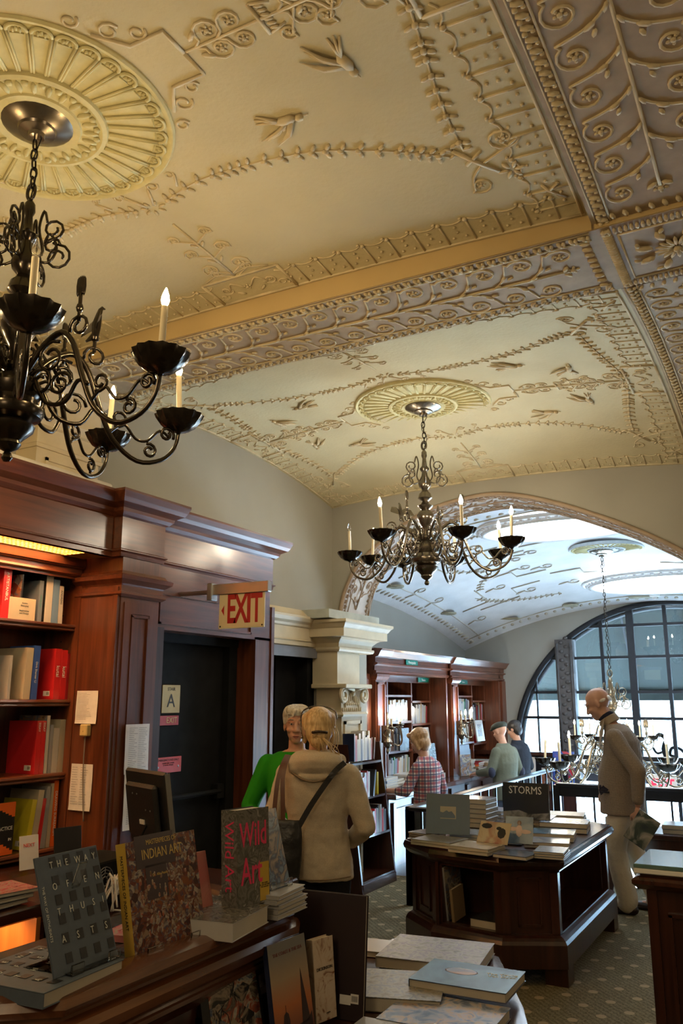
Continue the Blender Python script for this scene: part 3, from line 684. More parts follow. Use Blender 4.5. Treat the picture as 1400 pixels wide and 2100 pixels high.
# strip lamp grille under the cornice
M_strip_lamp=emit('strip_lamp_tube',(1.0,.60,.26),60)
mb=MB(); mb.box(-3.94,1.5,2.575,-3.78,3.62,2.59); lampo=pm(bc,'lamp_tube',mb,M_strip_lamp)
mb=MB()
for k in range(70):
    y=1.52+k*.030
    mb.box(-3.95,y,2.556,-3.77,y+.008,2.562)
for x in (-3.95,-3.915,-3.88,-3.845,-3.81,-3.775): mb.box(x-.006,1.5,2.553,x+.006,3.63,2.559)
mb.box(-3.99,1.5,2.55,-3.955,3.8,2.565); mb.box(-3.77,1.5,2.55,-3.74,3.8,2.565); mb.box(-3.99,3.63,2.55,-3.74,3.8,2.565)
pm(bc,'lamp_grille',mb,mat('brass_lattice',(.55,.33,.12),.4,.6))['kind']='stuff'
SH=[2.137,1.679,1.248,.826]
for z in SH:
    mb=MB(); mb.box(-4.28,1.6,z-.035,-4.01,3.83,z); mb.tube([(-4.005,1.6,z-.012),(-4.005,3.83,z-.012)],.012,6); mb.tube([(-4.008,1.6,z-.034),(-4.008,3.83,z-.034)],.008,6); pm(bc,'shelf',mb,W_redy)
mb=MB(); mb.box(-4.30,1.5,0,-4.27,3.83,2.6); mb.box(-4.3,1.5,0,-4.0,1.6,2.55); pm(bc,'back_panel',mb,W_dark)
mb=MB(); mb.box(-4.29,3.82,0,-3.67,3.84,2.36); mb.box(-3.70,3.815,.7,-3.66,3.845,2.36); mb.box(-4.02,3.812,0,-3.97,3.83,2.45); pm(bc,'side_panel',mb,W_red)
mb=MB()
for k in range(10): mb.blob((-4.12,3.818,1.9-.055*k+.3),.005,.004,.005,n=5,m=3)
pm(bc,'peg_hole',mb,M_black)['kind']='stuff'
# base cabinets and work shelf below
mb=MB(); mb.box(-4.25,1.5,0,-3.55,3.86,.72); pm(bc,'base_cabinet',mb,W_dark)
mb=MB(); mb.bev(-4.28,1.5,.72,-3.45,3.9,.765,.008); pm(bc,'work_shelf',mb,W_darky)
# pilaster and portal round the exit door
pt = empty('door_portal', (-3.7,4.8,0), label='mahogany portal with pilaster and cornice framing the black exit door', cat='door frame')
mb=MB(); mb.box(-4.1,3.84,0,-3.655,4.19,2.56); 
mb.box(-3.655,3.87,.2,-3.648,3.93,2.27); mb.box(-3.655,4.10,.2,-3.648,4.16,2.27); mb.box(-3.655,3.93,2.20,-3.648,4.10,2.27)
pm(pt,'pilaster',mb,W_red)
mb=MB()
for (y0,y1,z0,z1) in ((3.935,3.95,.3,2.19),(4.08,4.095,.3,2.19),(3.935,4.095,2.18,2.195),(3.935,4.095,.3,.315)): mb.box(-3.656,y0,z0,-3.643,y1,z1)
pm(pt,'pilaster_moulding',mb,W_red)
CAP=[(0,2.30),(.010,2.30),(.03,2.315),(.03,2.33),(.012,2.335),(.012,2.37),(.02,2.38),(.055,2.405),(.06,2.43),(.03,2.44),(.02,2.46),(0,2.46)]
mb=MB(); mb.sweep(CAP,[(-4.02,3.835),(-3.652,3.835),(-3.652,4.195),(-3.8,4.195)]); pm(pt,'pilaster_capital',mb,W_redy)
mb=MB(); mb.sweep([(o-.02,z) for o,z in CORN],[(-3.9,3.80),(-3.64,3.80),(-3.64,4.22),(-3.72,4.22)]); pm(pt,'cornice_break',mb,W_redy)
mb=MB(); mb.box(-4.1,4.2,2.38,-3.74,5.62,2.56); mb.sweep([(o,z) for o,z in CORN],[(-3.76,4.2),(-3.76,5.66),(-4.1,5.66)]); mb.box(-4.1,4.2,2.93,-3.74,5.66,2.95); mb.box(-4.1,4.2,2.55,-3.76,5.66,2.93)
pm(pt,'entablature',mb,W_redy)
mb=MB(); mb.box(-4.1,4.19,2.13,-3.70,5.60,2.40)
for (y0,y1,z0,z1) in ((4.24,5.30,2.36,2.378),(4.24,5.30,2.165,2.18),(4.24,4.258,2.165,2.37),(5.285,5.30,2.165,2.37)): mb.box(-3.70,y0,z0,-3.685,y1,z1)
pm(pt,'overdoor_panel',mb,W_redy)
mb=MB(); mb.box(-4.1,5.36,0,-3.70,5.62,2.15); mb.box(-3.70,5.36,0,-3.69,5.385,2.13); mb.box(-3.70,5.58,0,-3.69,5.62,2.4); pm(pt,'right_jamb',mb,W_red)
mb=MB(); mb.box(-3.9,4.19,0,-3.66,4.26,2.14); pm(pt,'left_jamb',mb,W_dark)
dr = empty('door_1', (-3.93,4.8,0)); dr['kind']='structure'
mb=MB(); mb.box(-3.96,4.20,0,-3.92,5.38,2.14); mb.box(-3.92,4.26,2.07,-3.85,5.36,2.13); mb.box(-3.92,5.26,0,-3.86,5.36,2.13); pm(dr,'door_leaf',mb,M_black)
mb=MB(); mb.tube([(-3.87,4.30,1.02),(-3.87,5.20,1.02)],.018,8); mb.box(-3.91,4.27,.97,-3.86,4.34,1.07); mb.box(-3.91,5.16,.97,-3.86,5.24,1.07); pm(dr,'panic_bar',mb,M_black)
mb=MB(); mb.box(-3.915,4.26,1.285,-3.90,4.48,1.325); pm(dr,'lock_plate',mb,M_steel)
mb=MB(); mb.bev(-3.915,4.262,1.285,-3.885,4.30,1.42,.004); pm(dr,'latch',mb,M_steel)
MXw = lambda x,y,z: T(x,y,z) @ Matrix(((0,0,1,0),(1,0,0,0),(0,1,0,0),(0,0,0,1)))   # text plane facing +X, reading along +Y
def sign_on_door(name,y0,y1,z0,z1,m,label):
    mb=MB(); mb.bev(-3.918,y0,z0,-3.912,y1,z1,.002); o=obj(name,mb,m); tag(o,label,'sign'); return o
M_brassp=mat('brass_plaque',(.42,.28,.12),.35,.6); M_redp=col('red_plastic',(.42,.03,.02)); M_redb=col('bright_red_plastic',(.62,.06,.05))
M_ink=col('black_ink',(.01,.01,.01),.6); M_gold=col('gold_ink',(.60,.42,.12),.4); M_whi=col('white_ink',(.75,.74,.70),.5)
# portions measured on the door plane
s1=sign_on_door('door_plaque',4.565,4.757,1.585,1.778,M_brassp,'square brass plaque lettered A on the black exit door')
text('A',.13,M_ink,s1,MXw(-3.911,4.66,1.665),space=1); text('STAIR',.032,M_ink,s1,MXw(-3.911,4.66,1.748))
s2=sign_on_door('exit_plate',4.535,4.752,1.502,1.568,M_redp,'small red EXIT plate under the brass plaque on black door')
text('EXIT',.055,M_gold,s2,MXw(-3.911,4.675,1.535))
s3=sign_on_door('warning_plate',4.52,4.80,1.185,1.29,M_redb,'bright red emergency exit plate low on the black door')
text('EMERGENCY EXIT ONLY',.020,M_ink,s3,MXw(-3.911,4.66,1.27)); text('ALARM WILL SOUND\nIF DOOR OPENED',.013,M_ink,s3,MXw(-3.911,4.66,1.243))
mb=MB(); mb.blob((-3.911,4.555,1.225),.004,.008,.008,n=8); mb.blob((-3.911,4.765,1.225),.004,.008,.008,n=8); obj('screw',mb,M_steel,s3,smooth=True)
# hanging EXIT sign
ex=empty('exit_sign',(-3.2,4.45,2.3),label='cream EXIT sign with red letters and arrow on a steel bracket',cat='sign')
M_exitc=mat('exit_cream',(.72,.64,.42),.4,var=.02)
mb=MB(); mb.bev(-3.355,4.44,2.13,-2.995,4.452,2.37,.002); pm(ex,'sign_plate',mb,M_exitc)
mb=MB(); mb.bev(-3.405,4.425,2.355,-2.96,4.47,2.425,.003); mb.bev(-3.44,4.41,2.32,-3.40,4.48,2.435,.004); mb.tube([(-3.44,4.45,2.38),(-3.70,4.45,2.38)],.015,8); pm(ex,'bracket',mb,M_steel)
M_exr=col('exit_red',(.40,.015,.02),.4)
MYf = lambda x,y,z: T(x,y,z) @ RX(90)      # text facing -Y
for ch,xc in (('E',-3.255),('X',-3.178),('I',-3.115),('T',-3.055)):
    t_=text(ch,.262,M_exr,ex,T(3.2,-4.45,-2.3)@MYf(xc,4.4385,2.248),sx=.56 if ch!='I' else .7,bold=.006,name='letter_'+ch.lower())
mb=MB(); mb.add([(-3.335,4.439,2.25),(-3.312,4.439,2.285),(-3.312,4.439,2.215)],[(0,2,1)]); pm(ex,'arrow',mb,M_exr)
mb=MB()
for x in (-3.34,-3.01): mb.blob((x,4.438,2.145),.006,.003,.006,n=8)
pm(ex,'screw',mb,M_black)
# second, dark doorway in the painted part of the wall
d2=empty('door_2',(-4.2,6.4,0)); d2['kind']='structure'
M_greyd=mat('grey_metal_door',(.26,.26,.26),.5,var=.12,scale=3); M_trimb=mat('blue_grey_trim',(.17,.175,.20),.45)
mb=MB(); mb.box(-4.34,5.8,0,-4.30,6.55,2.08); pm(d2,'door_leaf',mb,M_greyd)
mb=MB(); mb.box(-4.35,6.55,0,-4.28,7.05,2.08); mb.box(-4.3,6.9,0,-4.15,7.03,2.08); pm(d2,'dark_recess',mb,M_black)
mb=MB(); mb.box(-4.11,5.66,2.06,-4.07,7.06,2.15); mb.box(-4.11,7.0,0,-4.07,7.06,2.06); pm(d2,'casing',mb,M_trimb)
mb=MB()
for (y,z) in ((5.95,1.72),(6.02,1.48),(5.92,1.36)): mb.box(-4.3,y,z,-4.285,y+.05,z+.012)
pm(d2,'hinge',mb,M_black)
# painted entablature and pier with ionic capital
tr=MB(); E2=[(0,2.16),(.02,2.165),(.02,2.20),(.035,2.21),(.02,2.22),(.02,2.33),(.04,2.34),(.05,2.36),(.08,2.38),(.10,2.41),(.10,2.43),(.07,2.44),(0,2.50)]
tr.sweep(E2,[(-4.1,5.66),(-4.1,7.02)]); e2=struct('trim_6',tr,M_cream)
pr_=empty('arch_pier',(-3.95,7.2,0),label='cream pier with carved scroll capital at the left foot of the arch',cat='pier')
mb=MB(); mb.box(-4.1,6.98,0,-3.82,7.40,1.56); 
for (y0,y1,z0,z1) in ((7.02,7.05,.2,1.48),(7.33,7.36,.2,1.48),(7.02,7.36,1.45,1.48)): mb.box(-3.82,y0,z0,-3.805,y1,z1)
pm(pr_,'shaft',mb,M_cream)
mb=MB(); mb.sweep([(0,1.52),(.03,1.52),(.04,1.54),(.02,1.56),(0,1.56)],[(-4.1,6.98),(-3.82,6.98),(-3.82,7.40),(-4.1,7.40)])
mb.box(-4.1,6.99,1.56,-3.83,7.39,1.78); mb.bev(-4.12,6.92,1.78,-3.74,7.46,1.82,.006)
pm(pr_,'capital',mb,M_cream)
mb=MB()
for s_,yc in ((-1,6.985),(1,7.395)):
    mb.tube([(-3.80,yc+a,1.715+b) for a,b in spiral(0,0,.075,math.pi/2,1.6,-s_,22)],.016,6)
    mb.tube([(-3.80,7.19,1.765),(-3.79,7.19+s_*.10,1.775),(-3.80,yc,1.79)],.014,6)
    for k in range(4): mb.blob((-3.82,7.19+s_*(.03+.035*k),1.70-.02*k),.012,.010,.045,n=6,m=4)
for k in range(10): mb.blob((-3.822,7.01+k*.04,1.585),.010,.012,.022,n=6,m=3)
for k in range(6): mb.blob((-3.815,7.09+k*.04,1.635),.014,.014,.016,n=6,m=3)
mb.blob((-3.81,7.19,1.74),.02,.025,.035,n=8); 
pm(pr_,'carved_scroll',mb,M_cream,smooth=True)
mb=MB(); mb.box(-4.12,6.95,1.82,-3.85,7.40,2.16)
PE=[(0,2.12),(.02,2.125),(.03,2.14),(.03,2.16),(.01,2.165),(.015,2.20),(.05,2.235),(.07,2.245),(.075,2.25),(.13,2.255),(.13,2.33),(.14,2.34),(.16,2.37),(.18,2.385),(.18,2.41),(-.1,2.42)]
mb.sweep(PE,[(-4.2,6.95),(-3.84,6.95),(-3.84,7.62),(-4.2,7.62)]); mb.box(-4.2,6.95,2.12,-3.84,7.62,2.42); pm(pr_,'entablature',mb,M_cream)
mb=MB(); mb.box(-4.15,6.7,2.42,-3.80,7.75,2.50); pm(pr_,'top_block',mb,mat('grey_green_plaster',(.42,.44,.38),.8))
# panelled pier above the bookcase carrying the beam
up=empty('cream_pier',(-3.95,3.6,2.95),label='cream panelled pier rising above the bookcase to the beam',cat='pier')
mb=MB(); mb.box(-4.1,3.33,2.95,-3.92,3.84,3.75)
mb.sweep([(0,3.17),(.012,3.17),(.02,3.19),(.012,3.20),(.012,3.30),(.03,3.31),(.03,3.33),(.05,3.36),(0,3.37)],[(-4.1,3.33),(-3.92,3.33),(-3.92,3.84),(-4.1,3.84)])
mb.sweep([(0,3.55),(.02,3.56),(.04,3.60),(.06,3.70),(.06,3.74),(0,3.745)],[(-4.1,3.33),(-3.92,3.33),(-3.92,3.84),(-4.1,3.84)])
for (y0,y1,z0,z1) in ((3.40,3.42,2.9,3.12),(3.75,3.77,2.9,3.12),(3.40,3.77,3.10,3.12),(3.45,3.46,2.9,3.07),(3.70,3.71,2.9,3.07),(3.45,3.71,3.06,3.07)): mb.box(-3.925,y0,z0,-3.91,y1,z1)
pm(up,'panelled_shaft',mb,M_cream)
mb=MB(); mb.bev(-4.1,1.5,2.95,-3.66,3.72,2.99,.01); mb.add([(-4.1,3.72,2.95),(-3.66,3.72,2.95),(-4.1,3.86,2.95),(-4.1,3.72,2.99),(-3.68,3.70,2.99)],[(0,3,4,1),(1,4,2),(3,2,4)]); pm(bc,'dust_cover',mb,mat('dusty_board',(.55,.52,.45),.9))
# ---------------- far bookcases ----------------
FC=[(0,1.95),(.01,1.95),(.03,1.965),(.03,1.985),(.01,1.99),(.01,2.04),(.05,2.055),(.05,2.07),(.02,2.08),(.02,2.13),(.06,2.14),(.08,2.17),(.10,2.20),(.12,2.22),(0,2.23)]
M_fw=W_red
def far_unit(y0, y1, label, signs):
    e=empty('far_bookcase',(-4.3,(y0+y1)/2,-.3),label=label,cat='bookcase')
    mb=MB(); mb.sweep(FC,[(-4.14,y0-.02),(-4.14,y1)]); mb.box(-4.7,y0,1.95,-4.14,y1,2.23); mb.sweep([(o*.9,z) for o,z in FC],[(-4.1,y0-.06),(-4.1,y0+.27)],M=None); pm(e,'cornice',mb,W_redy)
    mb=MB(); mb.box(-4.7,y0,-.3,-4.11,y0+.24,1.95); 
    for (a,b,c,d) in ((y0+.02,y0+.045,.8,1.86),(y0+.195,y0+.22,.8,1.86),(y0+.02,y0+.22,1.84,1.86)): mb.box(-4.11,a,c,-4.095,b,d)
    mb.sweep([(0,1.88),(.02,1.89),(.04,1.92),(.04,1.95),(0,1.95)],[(-4.7,y0),(-4.11,y0),(-4.11,y0+.24),(-4.7,y0+.24)]); pm(e,'pilaster',mb,W_red)
    mb=MB(); mb.box(-4.69,y0+.24,-.3,-4.66,y1,1.95); pm(e,'back_panel',mb,W_red)
    mb=MB(); mb.box(-4.7,y1-.10,-.3,-4.12,y1-.06,1.95); pm(e,'side_panel',mb,W_red)
    ya,yb=y0+.24,y1-.10; w_=(yb-ya); yd=[ya,ya+w_*.30,ya+w_*.68,yb]
    for y in yd: mb=MB(); mb.box(-4.66,y-.015,-.3,-4.35,y+.015,1.95); pm(e,'divider',mb,W_red)
    cols=((1.73,1.42,1.08),(1.73,1.42,1.08),(1.66,1.38,1.05))
    for j in range(3):
        for z in cols[j]+(.74,): mb=MB(); mb.box(-4.66,yd[j],z-.025,-4.34,yd[j+1],z); pm(e,'shelf',mb,W_redy)
    mb=MB(); mb.box(-4.4,ya,1.88,-4.34,yb,1.95); pm(e,'shelf_valance',mb,W_redy)
    # counter with cupboards
    mb=MB(); mb.bev(-4.66,y0-.1,.66,-3.84,y1,.715,.01); pm(e,'counter_top',mb,W_darky)
    mb=MB(); mb.box(-4.3,y0-.1,-.3,-3.92,y1,.66); pm(e,'counter_base',mb,W_dark)
    n=4; st=(y1-y0)/n
    for k in range(n): mb=MB(); mb.box(-3.93,y0+st*k+.03,.0,-3.905,y0+st*(k+1)-.03,.56); pm(e,'cupboard_door',mb,W_red)
    for k in range(n+1): mb=MB(); mb.box(-3.94,y0+st*k-.03,-.3,-3.895,y0+st*k+.03,.62); pm(e,'stile',mb,W_dark)
    for (txt,y,z,x) in signs:
        mb=MB(); mb.box(x,y-.17,z-.028,x+.008,y+.17,z+.028); s_=pm(e,'shelf_sign',mb,M_teal); text(txt,.042,M_whi,s_,Matrix.Translation((0,0,0))@MXw(x+.009,y,z))
    return e,yd,cols
M_teal=col('teal_sign',(.0,.16,.12))
U1=far_unit(8.28,10.46,'mahogany bookcase and counter under the Photography sign',[('Photography',9.25,2.105,-4.11),('Theater',10.1,1.92,-4.33),('Art',8.60,1.92,-4.33)])
U2=far_unit(10.52,12.62,'mahogany bookcase and counter nearest the arched window',[('Dance',11.55,1.92,-4.33)])
mb=MB(); mb.box(-4.7,12.62,-.3,-4.1,12.8,1.95); mb.sweep(FC,[(-4.14,12.58),(-4.14,12.8)]); mb.box(-4.7,12.58,1.95,-4.14,12.8,2.23); pm(U2[0],'end_pier',mb,W_red)
mb=MB(); mb.box(-4.7,7.87,-.3,-4.16,8.27,1.95); mb.box(-4.7,7.87,1.95,-4.2,8.27,2.2); pm(U1[0],'end_panel',mb,W_red)
# ---------------- sconces ----------------
def bulb_parts(parent, p, h=.10, lit=True, r=.0115, tilt=0, cm=None, bm_=None):
    mb=MB(); mb.lathe([(r,0),(r,h),(r*.6,h+.002)],10); c=obj('candle',mb,cm or M_candle,parent,smooth=40,M=T(*p)@RY(tilt))
    mb=MB(); mb.lathe([(.006,0),(.011,.008),(.0145,.022),(.011,.042),(.004,.062),(.001,.068)],10)
    b=obj('bulb',mb,(bm_ or M_bulb) if lit else M_glass,c,smooth=True,M=T(0,0,h)); 
    return c
def sconce(y, label):
    e=empty('candle_sconce',(-4.08,y,1.30),label=label,cat='wall lamp')
    mb=MB(); mb.lathe([(.005,-.20),(.02,-.17),(.012,-.14),(.045,-.11),(.055,-.07),(.03,-.03),(.02,0),(.035,.05),(.02,.09),(.012,.15),(.018,.18),(.004,.24)],12,T(.05,0,0)); mb.box(-.01,-.03,-.08,.05,.03,.1); obj('back_plate',mb,M_pewter,e,smooth=40)
    for (dx,dy,z) in ((.16,-.13,.10),(.18,.05,.13),(.12,.16,.10)):
        mb=MB(); mb.tube(smooth2([(.06,0,-.04),(.10+dx*.3,dy*.5,-.11),(dx+.02,dy,-.06),(dx,dy,z-.03)],5),.008,6); mb.tube([(.06+.04*math.cos(t),dy*.3+.03*math.sin(t)*0,.02+.04*math.sin(t)) for t in [k*.5 for k in range(10)]],.005,5)
        mb.lathe([(.008,z-.035),(.04,z-.02),(.046,z-.01),(.012,z-.008),(.012,z+.012)],12,T(dx,dy,0)); a=obj('arm',mb,M_pewter,e,smooth=40)
        bulb_parts(a,(dx,dy,z+.01),.07,bm_=M_bulb4)
    return e
sconce(8.40,'pewter three-candle wall lamp on the nearer far bookcase pier')
sconce(10.64,'pewter three-candle wall lamp on the farther bookcase pier')
# ---------------- railings round the stair well ----------------
M_iron=mat('black_iron',(.02,.02,.024),.35,.5)
def rail(pts, z0, zt, label, wide=.06, band=0, step=.14):
    e=empty('guard_rail',(pts[0][0],pts[0][1],z0),label=label,cat='railing')
    mb=MB()
    for a,b in zip(pts,pts[1:]):
        d=Vector((b[0]-a[0],b[1]-a[1])); L=d.length; an=math.atan2(d.y,d.x)
        mb.bev(0,-wide/2,zt-.03,L,wide/2,zt,.006,T(a[0],a[1],0)@Matrix.Rotation(an,4,'Z'))
        if band: mb.box(0,-.02,zt-band,L,.02,zt-.03,T(a[0],a[1],0)@Matrix.Rotation(an,4,'Z'))
        mb.box(0,-.015,z0+.06,L,.015,z0+.09,T(a[0],a[1],0)@Matrix.Rotation(an,4,'Z'))
    pm(e,'handrail',mb,M_iron)
    for a,b in zip(pts,pts[1:]):
        L=math.hypot(b[0]-a[0],b[1]-a[1]); n=max(1,round(L/step))
        for k in range(n+1):
            t=k/n; x=a[0]+(b[0]-a[0])*t; y=a[1]+(b[1]-a[1])*t; r=.03 if k in(0,n) else .009
            mb=MB(); mb.box(x-r,y-r,z0,x+r,y+r,zt-.02); pm(e,'baluster' if r<.02 else 'newel',mb,M_iron)
    return e
rail([(-2.30,6.86),(-3.09,6.86),(-3.09,12.2)],-.28,.78,'black iron railing with flat top running back along the stair well',wide=.09,step=.26)
rail([(-2.22,8.40),(.2,8.40)],0,.89,'dark low guard rail with deep top band behind the standing man',wide=.10,band=.12,step=.36)
# ---------------- freestanding A-frame book rack ----------------
rk=empty('book_rack',(-3.8,7.2,0),label='dark sloping wooden book rack with four shelves beside the cream pier',cat='bookshelf')
ya,yb=6.98,7.66
def rx(z): return -3.60-.16*(z/1.27)      # front edge leans back
for y in (ya,yb):
    mb=MB(); mb.add([(-3.98,y-.012,0),(rx(0),y-.012,0),(rx(1.27),y-.012,1.27),(-3.98,y-.012,1.27),(-3.98,y+.012,0),(rx(0),y+.012,0),(rx(1.27),y+.012,1.27),(-3.98,y+.012,1.27)],[(0,1,2,3),(7,6,5,4),(0,4,5,1),(1,5,6,2),(2,6,7,3),(3,7,4,0)]); pm(rk,'side_panel',mb,W_dark)
mb=MB(); mb.box(-4.0,ya,0,-3.97,yb,1.27); pm(rk,'back_panel',mb,W_dark)
for z in (1.10,.79,.46,.10):
    mb=MB(); mb.box(-3.98,ya,z-.02,rx(z),yb,z); pm(rk,'shelf',mb,W_darky)
mb=MB(); mb.box(-3.62,ya,0,-3.60,yb,.08); pm(rk,'toe_board',mb,W_darky)
# ---------------- island display table ----------------
isl=empty('display_island',(-2.0,6.2,0),label='eight-sided dark mahogany display island stacked with art books',cat='display table')
def off(poly,d):
    n=len(poly); out=[]; 
    for i in range(n):
        a,b,c=Vector(poly[i-1]),Vector(poly[i]),Vector(poly[(i+1)%n]); n1=(b-a).normalized(); n2=(c-b).normalized(); n1=Vector((n1.y,-n1.x)); n2=Vector((n2.y,-n2.x)); q=n1+n2; q=q/q.dot(n1); out.append((b.x+q.x*d,b.y+q.y*d))
    return out
IP=[(-2.25,5.38),(-1.78,5.30),(-1.47,5.46),(-1.47,6.92),(-1.76,7.12),(-2.24,7.14),(-2.52,6.92),(-2.52,5.62)]
mb=MB(); mb.prism(off(IP,.03),.69,.735); mb.sweep([(0,.64),(.01,.645),(.03,.66),(.05,.68),(.055,.70),(.045,.725),(.0,.735)],IP,closed=True); pm(isl,'table_top',mb,W_dark)
mb=MB(); mb.prism(off(IP,.0),.12,.27); mb.sweep([(0,.10),(.045,.10),(.045,.23),(.035,.25),(.02,.265),(0,.275)],IP,closed=True); pm(isl,'plinth',mb,W_dark)
for p in off(IP,.0):
    c=Vector(p); d=(Vector((-2.0,6.2))-c).normalized()*.05
    mb=MB(); mb.box(-.07,-.07,0,.07,.07,.11,T(c.x+d.x,c.y+d.y,0)); pm(isl,'foot',mb,W_dark)
def face_panel(i, open_=False):
    a,b=Vector(IP[i]),Vector(IP[(i+1)%8]); d=b-a; L=d.length; M_=T(a.x,a.y,0)@Matrix.Rotation(math.atan2(d.y,d.x),4,'Z')
    mb=MB(); mb.box(0,0,.27,.05,.05,.66,M_); mb.box(L-.05,0,.27,L,.05,.66,M_); mb.box(0,.0,.27,L,.05,.285,M_); mb.box(0,0,.63,L,.05,.66,M_)
    if not open_:
        mb.box(.04,.015,.28,L-.04,.04,.64,M_)
        q=.10; 
        for (x0,x1,z0,z1) in ((q,L-q,.32,.335),(q,L-q,.585,.60),(q,q+.015,.32,.60),(L-q-.015,L-q,.32,.60)): mb.box(x0,.004,z0,x1,.02,z1,M_)
    pm(isl,'framed_panel' if not open_ else 'cubby_frame',mb,W_dark)
for i in range(8): face_panel(i, i in (0,2))
mb=MB(); mb.box(-2.2,5.75,.27,-1.60,5.78,.66); mb.box(-1.80,5.80,.27,-1.78,6.9,.66); mb.box(-2.24,5.36,.27,-2.22,5.76,.66); mb.box(-1.78,5.32,.27,-1.76,5.76,.66); mb.box(-1.8,6.80,.27,-1.5,6.82,.66); mb.box(-1.8,5.5,.27,-1.5,5.52,.66); pm(isl,'inner_partition',mb,W_dark)
mb=MB(); mb.prism(off(IP,-.02),.262,.278); pm(isl,'floor_board',mb,W_darky)
# ---------------- front service counter with stepped display ledge ----------------
fc_=empty('service_counter',(-1.7,1.8,0),label='long mahogany service counter with rounded moulded edge in the foreground',cat='counter')
CPATH=[(-1.78,1.15),(-1.53,1.24),(-1.385,1.36),(-1.385,2.22),(-1.43,2.30),(-1.78,2.37)]
CE=[(-.14,1.075),(-.075,1.083),(-.07,1.092),(-.02,1.094),(.002,1.086),(.012,1.070),(.006,1.056),(-.006,1.052),(-.006,1.044),(.016,1.038),(.026,1.024),(.022,1.004),(.006,.992),(-.008,.990),(-.012,.975),(-.006,.972),(-.006,.962),(-.022,.955),(-.035,.93),(-.14,.93)]
mb=MB(); mb.sweep(CE,CPATH); pm(fc_,'moulded_edge',mb,wood('polished_edge',(.07,.022,.008),(.20,.075,.028),.2,axis=1,coat=.6),smooth=38)
mb=MB(); mb.prism([(-1.78,1.20),(-1.56,1.29),(-1.45,1.38),(-1.45,2.20),(-1.47,2.24),(-1.78,2.31)],1.04,1.082); pm(fc_,'counter_top',mb,mat('green_leather_top',(.012,.022,.018),.25))
mb=MB(); mb.prism([(-1.77,1.20),(-1.56,1.28),(-1.43,1.38),(-1.43,2.20),(-1.46,2.26),(-1.77,2.32)],0,1.04)
for (y0,y1) in ((1.45,1.80),(1.85,2.18)): 
    for (a,b,c,d) in ((y0,y1,.88,.90),(y0,y0+.02,.7,.90),(y1-.02,y1,.7,.90)): mb.box(-1.43,a,c,-1.415,b,d)
pm(fc_,'counter_body',mb,W_dark)
LP=[(-1.44,.9),(-.93,.9),(-.82,1.1),(-.82,2.52),(-.90,2.72),(-1.12,3.16),(-1.50,3.20),(-1.60,2.9),(-1.46,2.3)]
mb=MB(); mb.prism(LP,.0,.70); pm(fc_,'ledge_base',mb,W_dark)
mb=MB(); mb.prism(off(LP,.01),.70,.765); mb.sweep([(0,.68),(.02,.69),(.035,.71),(.03,.725),(.042,.74),(.04,.758),(.02,.766),(0,.766)],LP,closed=True); pm(fc_,'display_ledge',mb,W_darky,smooth=50)
# cashier's side shelves behind the counter
bk=empty('back_desk',(-2.5,2.6,0),label='low dark desk and lit shelf behind the service counter',cat='desk')
mb=MB(); mb.bev(-3.2,2.44,.86,-2.08,3.4,.90,.006); mb.box(-3.15,2.46,0,-2.1,2.50,.86); mb.box(-2.14,2.46,0,-2.1,3.3,.86); mb.box(-3.2,3.3,0,-2.1,3.36,.86); pm(bk,'desk_top',mb,W_dark)
mb=MB(); mb.bev(-3.0,1.8,.885,-2.60,2.43,.93,.006); mb.box(-3.0,1.8,.60,-2.97,2.43,.885); mb.box(-3.0,2.41,0,-2.6,2.43,.885); pm(bk,'side_shelf',mb,W_darky)
M_under=emit('under_shelf_lamp',(1.0,.55,.22),16); mb=MB(); mb.box(-2.80,1.9,.872,-2.68,2.36,.882); pm(bk,'under_shelf_lamp',mb,M_under)
mb=MB(); mb.box(-2.97,1.8,.60,-2.60,2.41,.64); mb.box(-2.97,1.8,.62,-2.95,2.41,.885); mb.box(-2.97,2.39,.62,-2.60,2.41,.885); pm(bk,'inner_shelf',mb,wood('honey_wood',(.35,.12,.03),(.55,.22,.06),.4))
# ---------------- counter at the right edge ----------------
rc=empty('right_counter',(-.3,4.0,0),label='dark panelled mahogany counter with glass top at the right edge',cat='counter')
RX0,RY0=-.70,3.90
mb=MB(); mb.box(RX0+.02,RY0+.02,0,.3,RY0+.34,.93)
for (x0,x1,z0,z1) in ((.10,.9,.80,.815),(.10,.115,.1,.81),): mb.box(RX0+x0,RY0+.005,z0,RX0+x1,RY0+.03,z1)
mb.box(RX0+.02,RY0+.012,0,RX0+.06,RY0+.03,.93); pm(rc,'body',mb,W_dark)
mb=MB(); mb.sweep([(0,.90),(.01,.905),(.03,.925),(.03,.94),(.02,.95),(0,.955)],[(.3,RY0),(RX0,RY0),(RX0,RY0+.36),(.3,RY0+.36)][::-1]); mb.box(RX0,RY0,.93,.3,RY0+.36,.965); pm(rc,'top_moulding',mb,W_darky)
mb=MB(); mb.bev(RX0-.02,RY0-.02,.965,.3,RY0+.38,.985,.003); pm(rc,'white_top_edge',mb,M_white)
mb=MB(); mb.bev(RX0-.02,RY0-.02,.986,.3,RY0+.38,1.003,.003); pm(rc,'glass_top',mb,mat('green_glass_top',(.10,.20,.19),.05,coat=1))
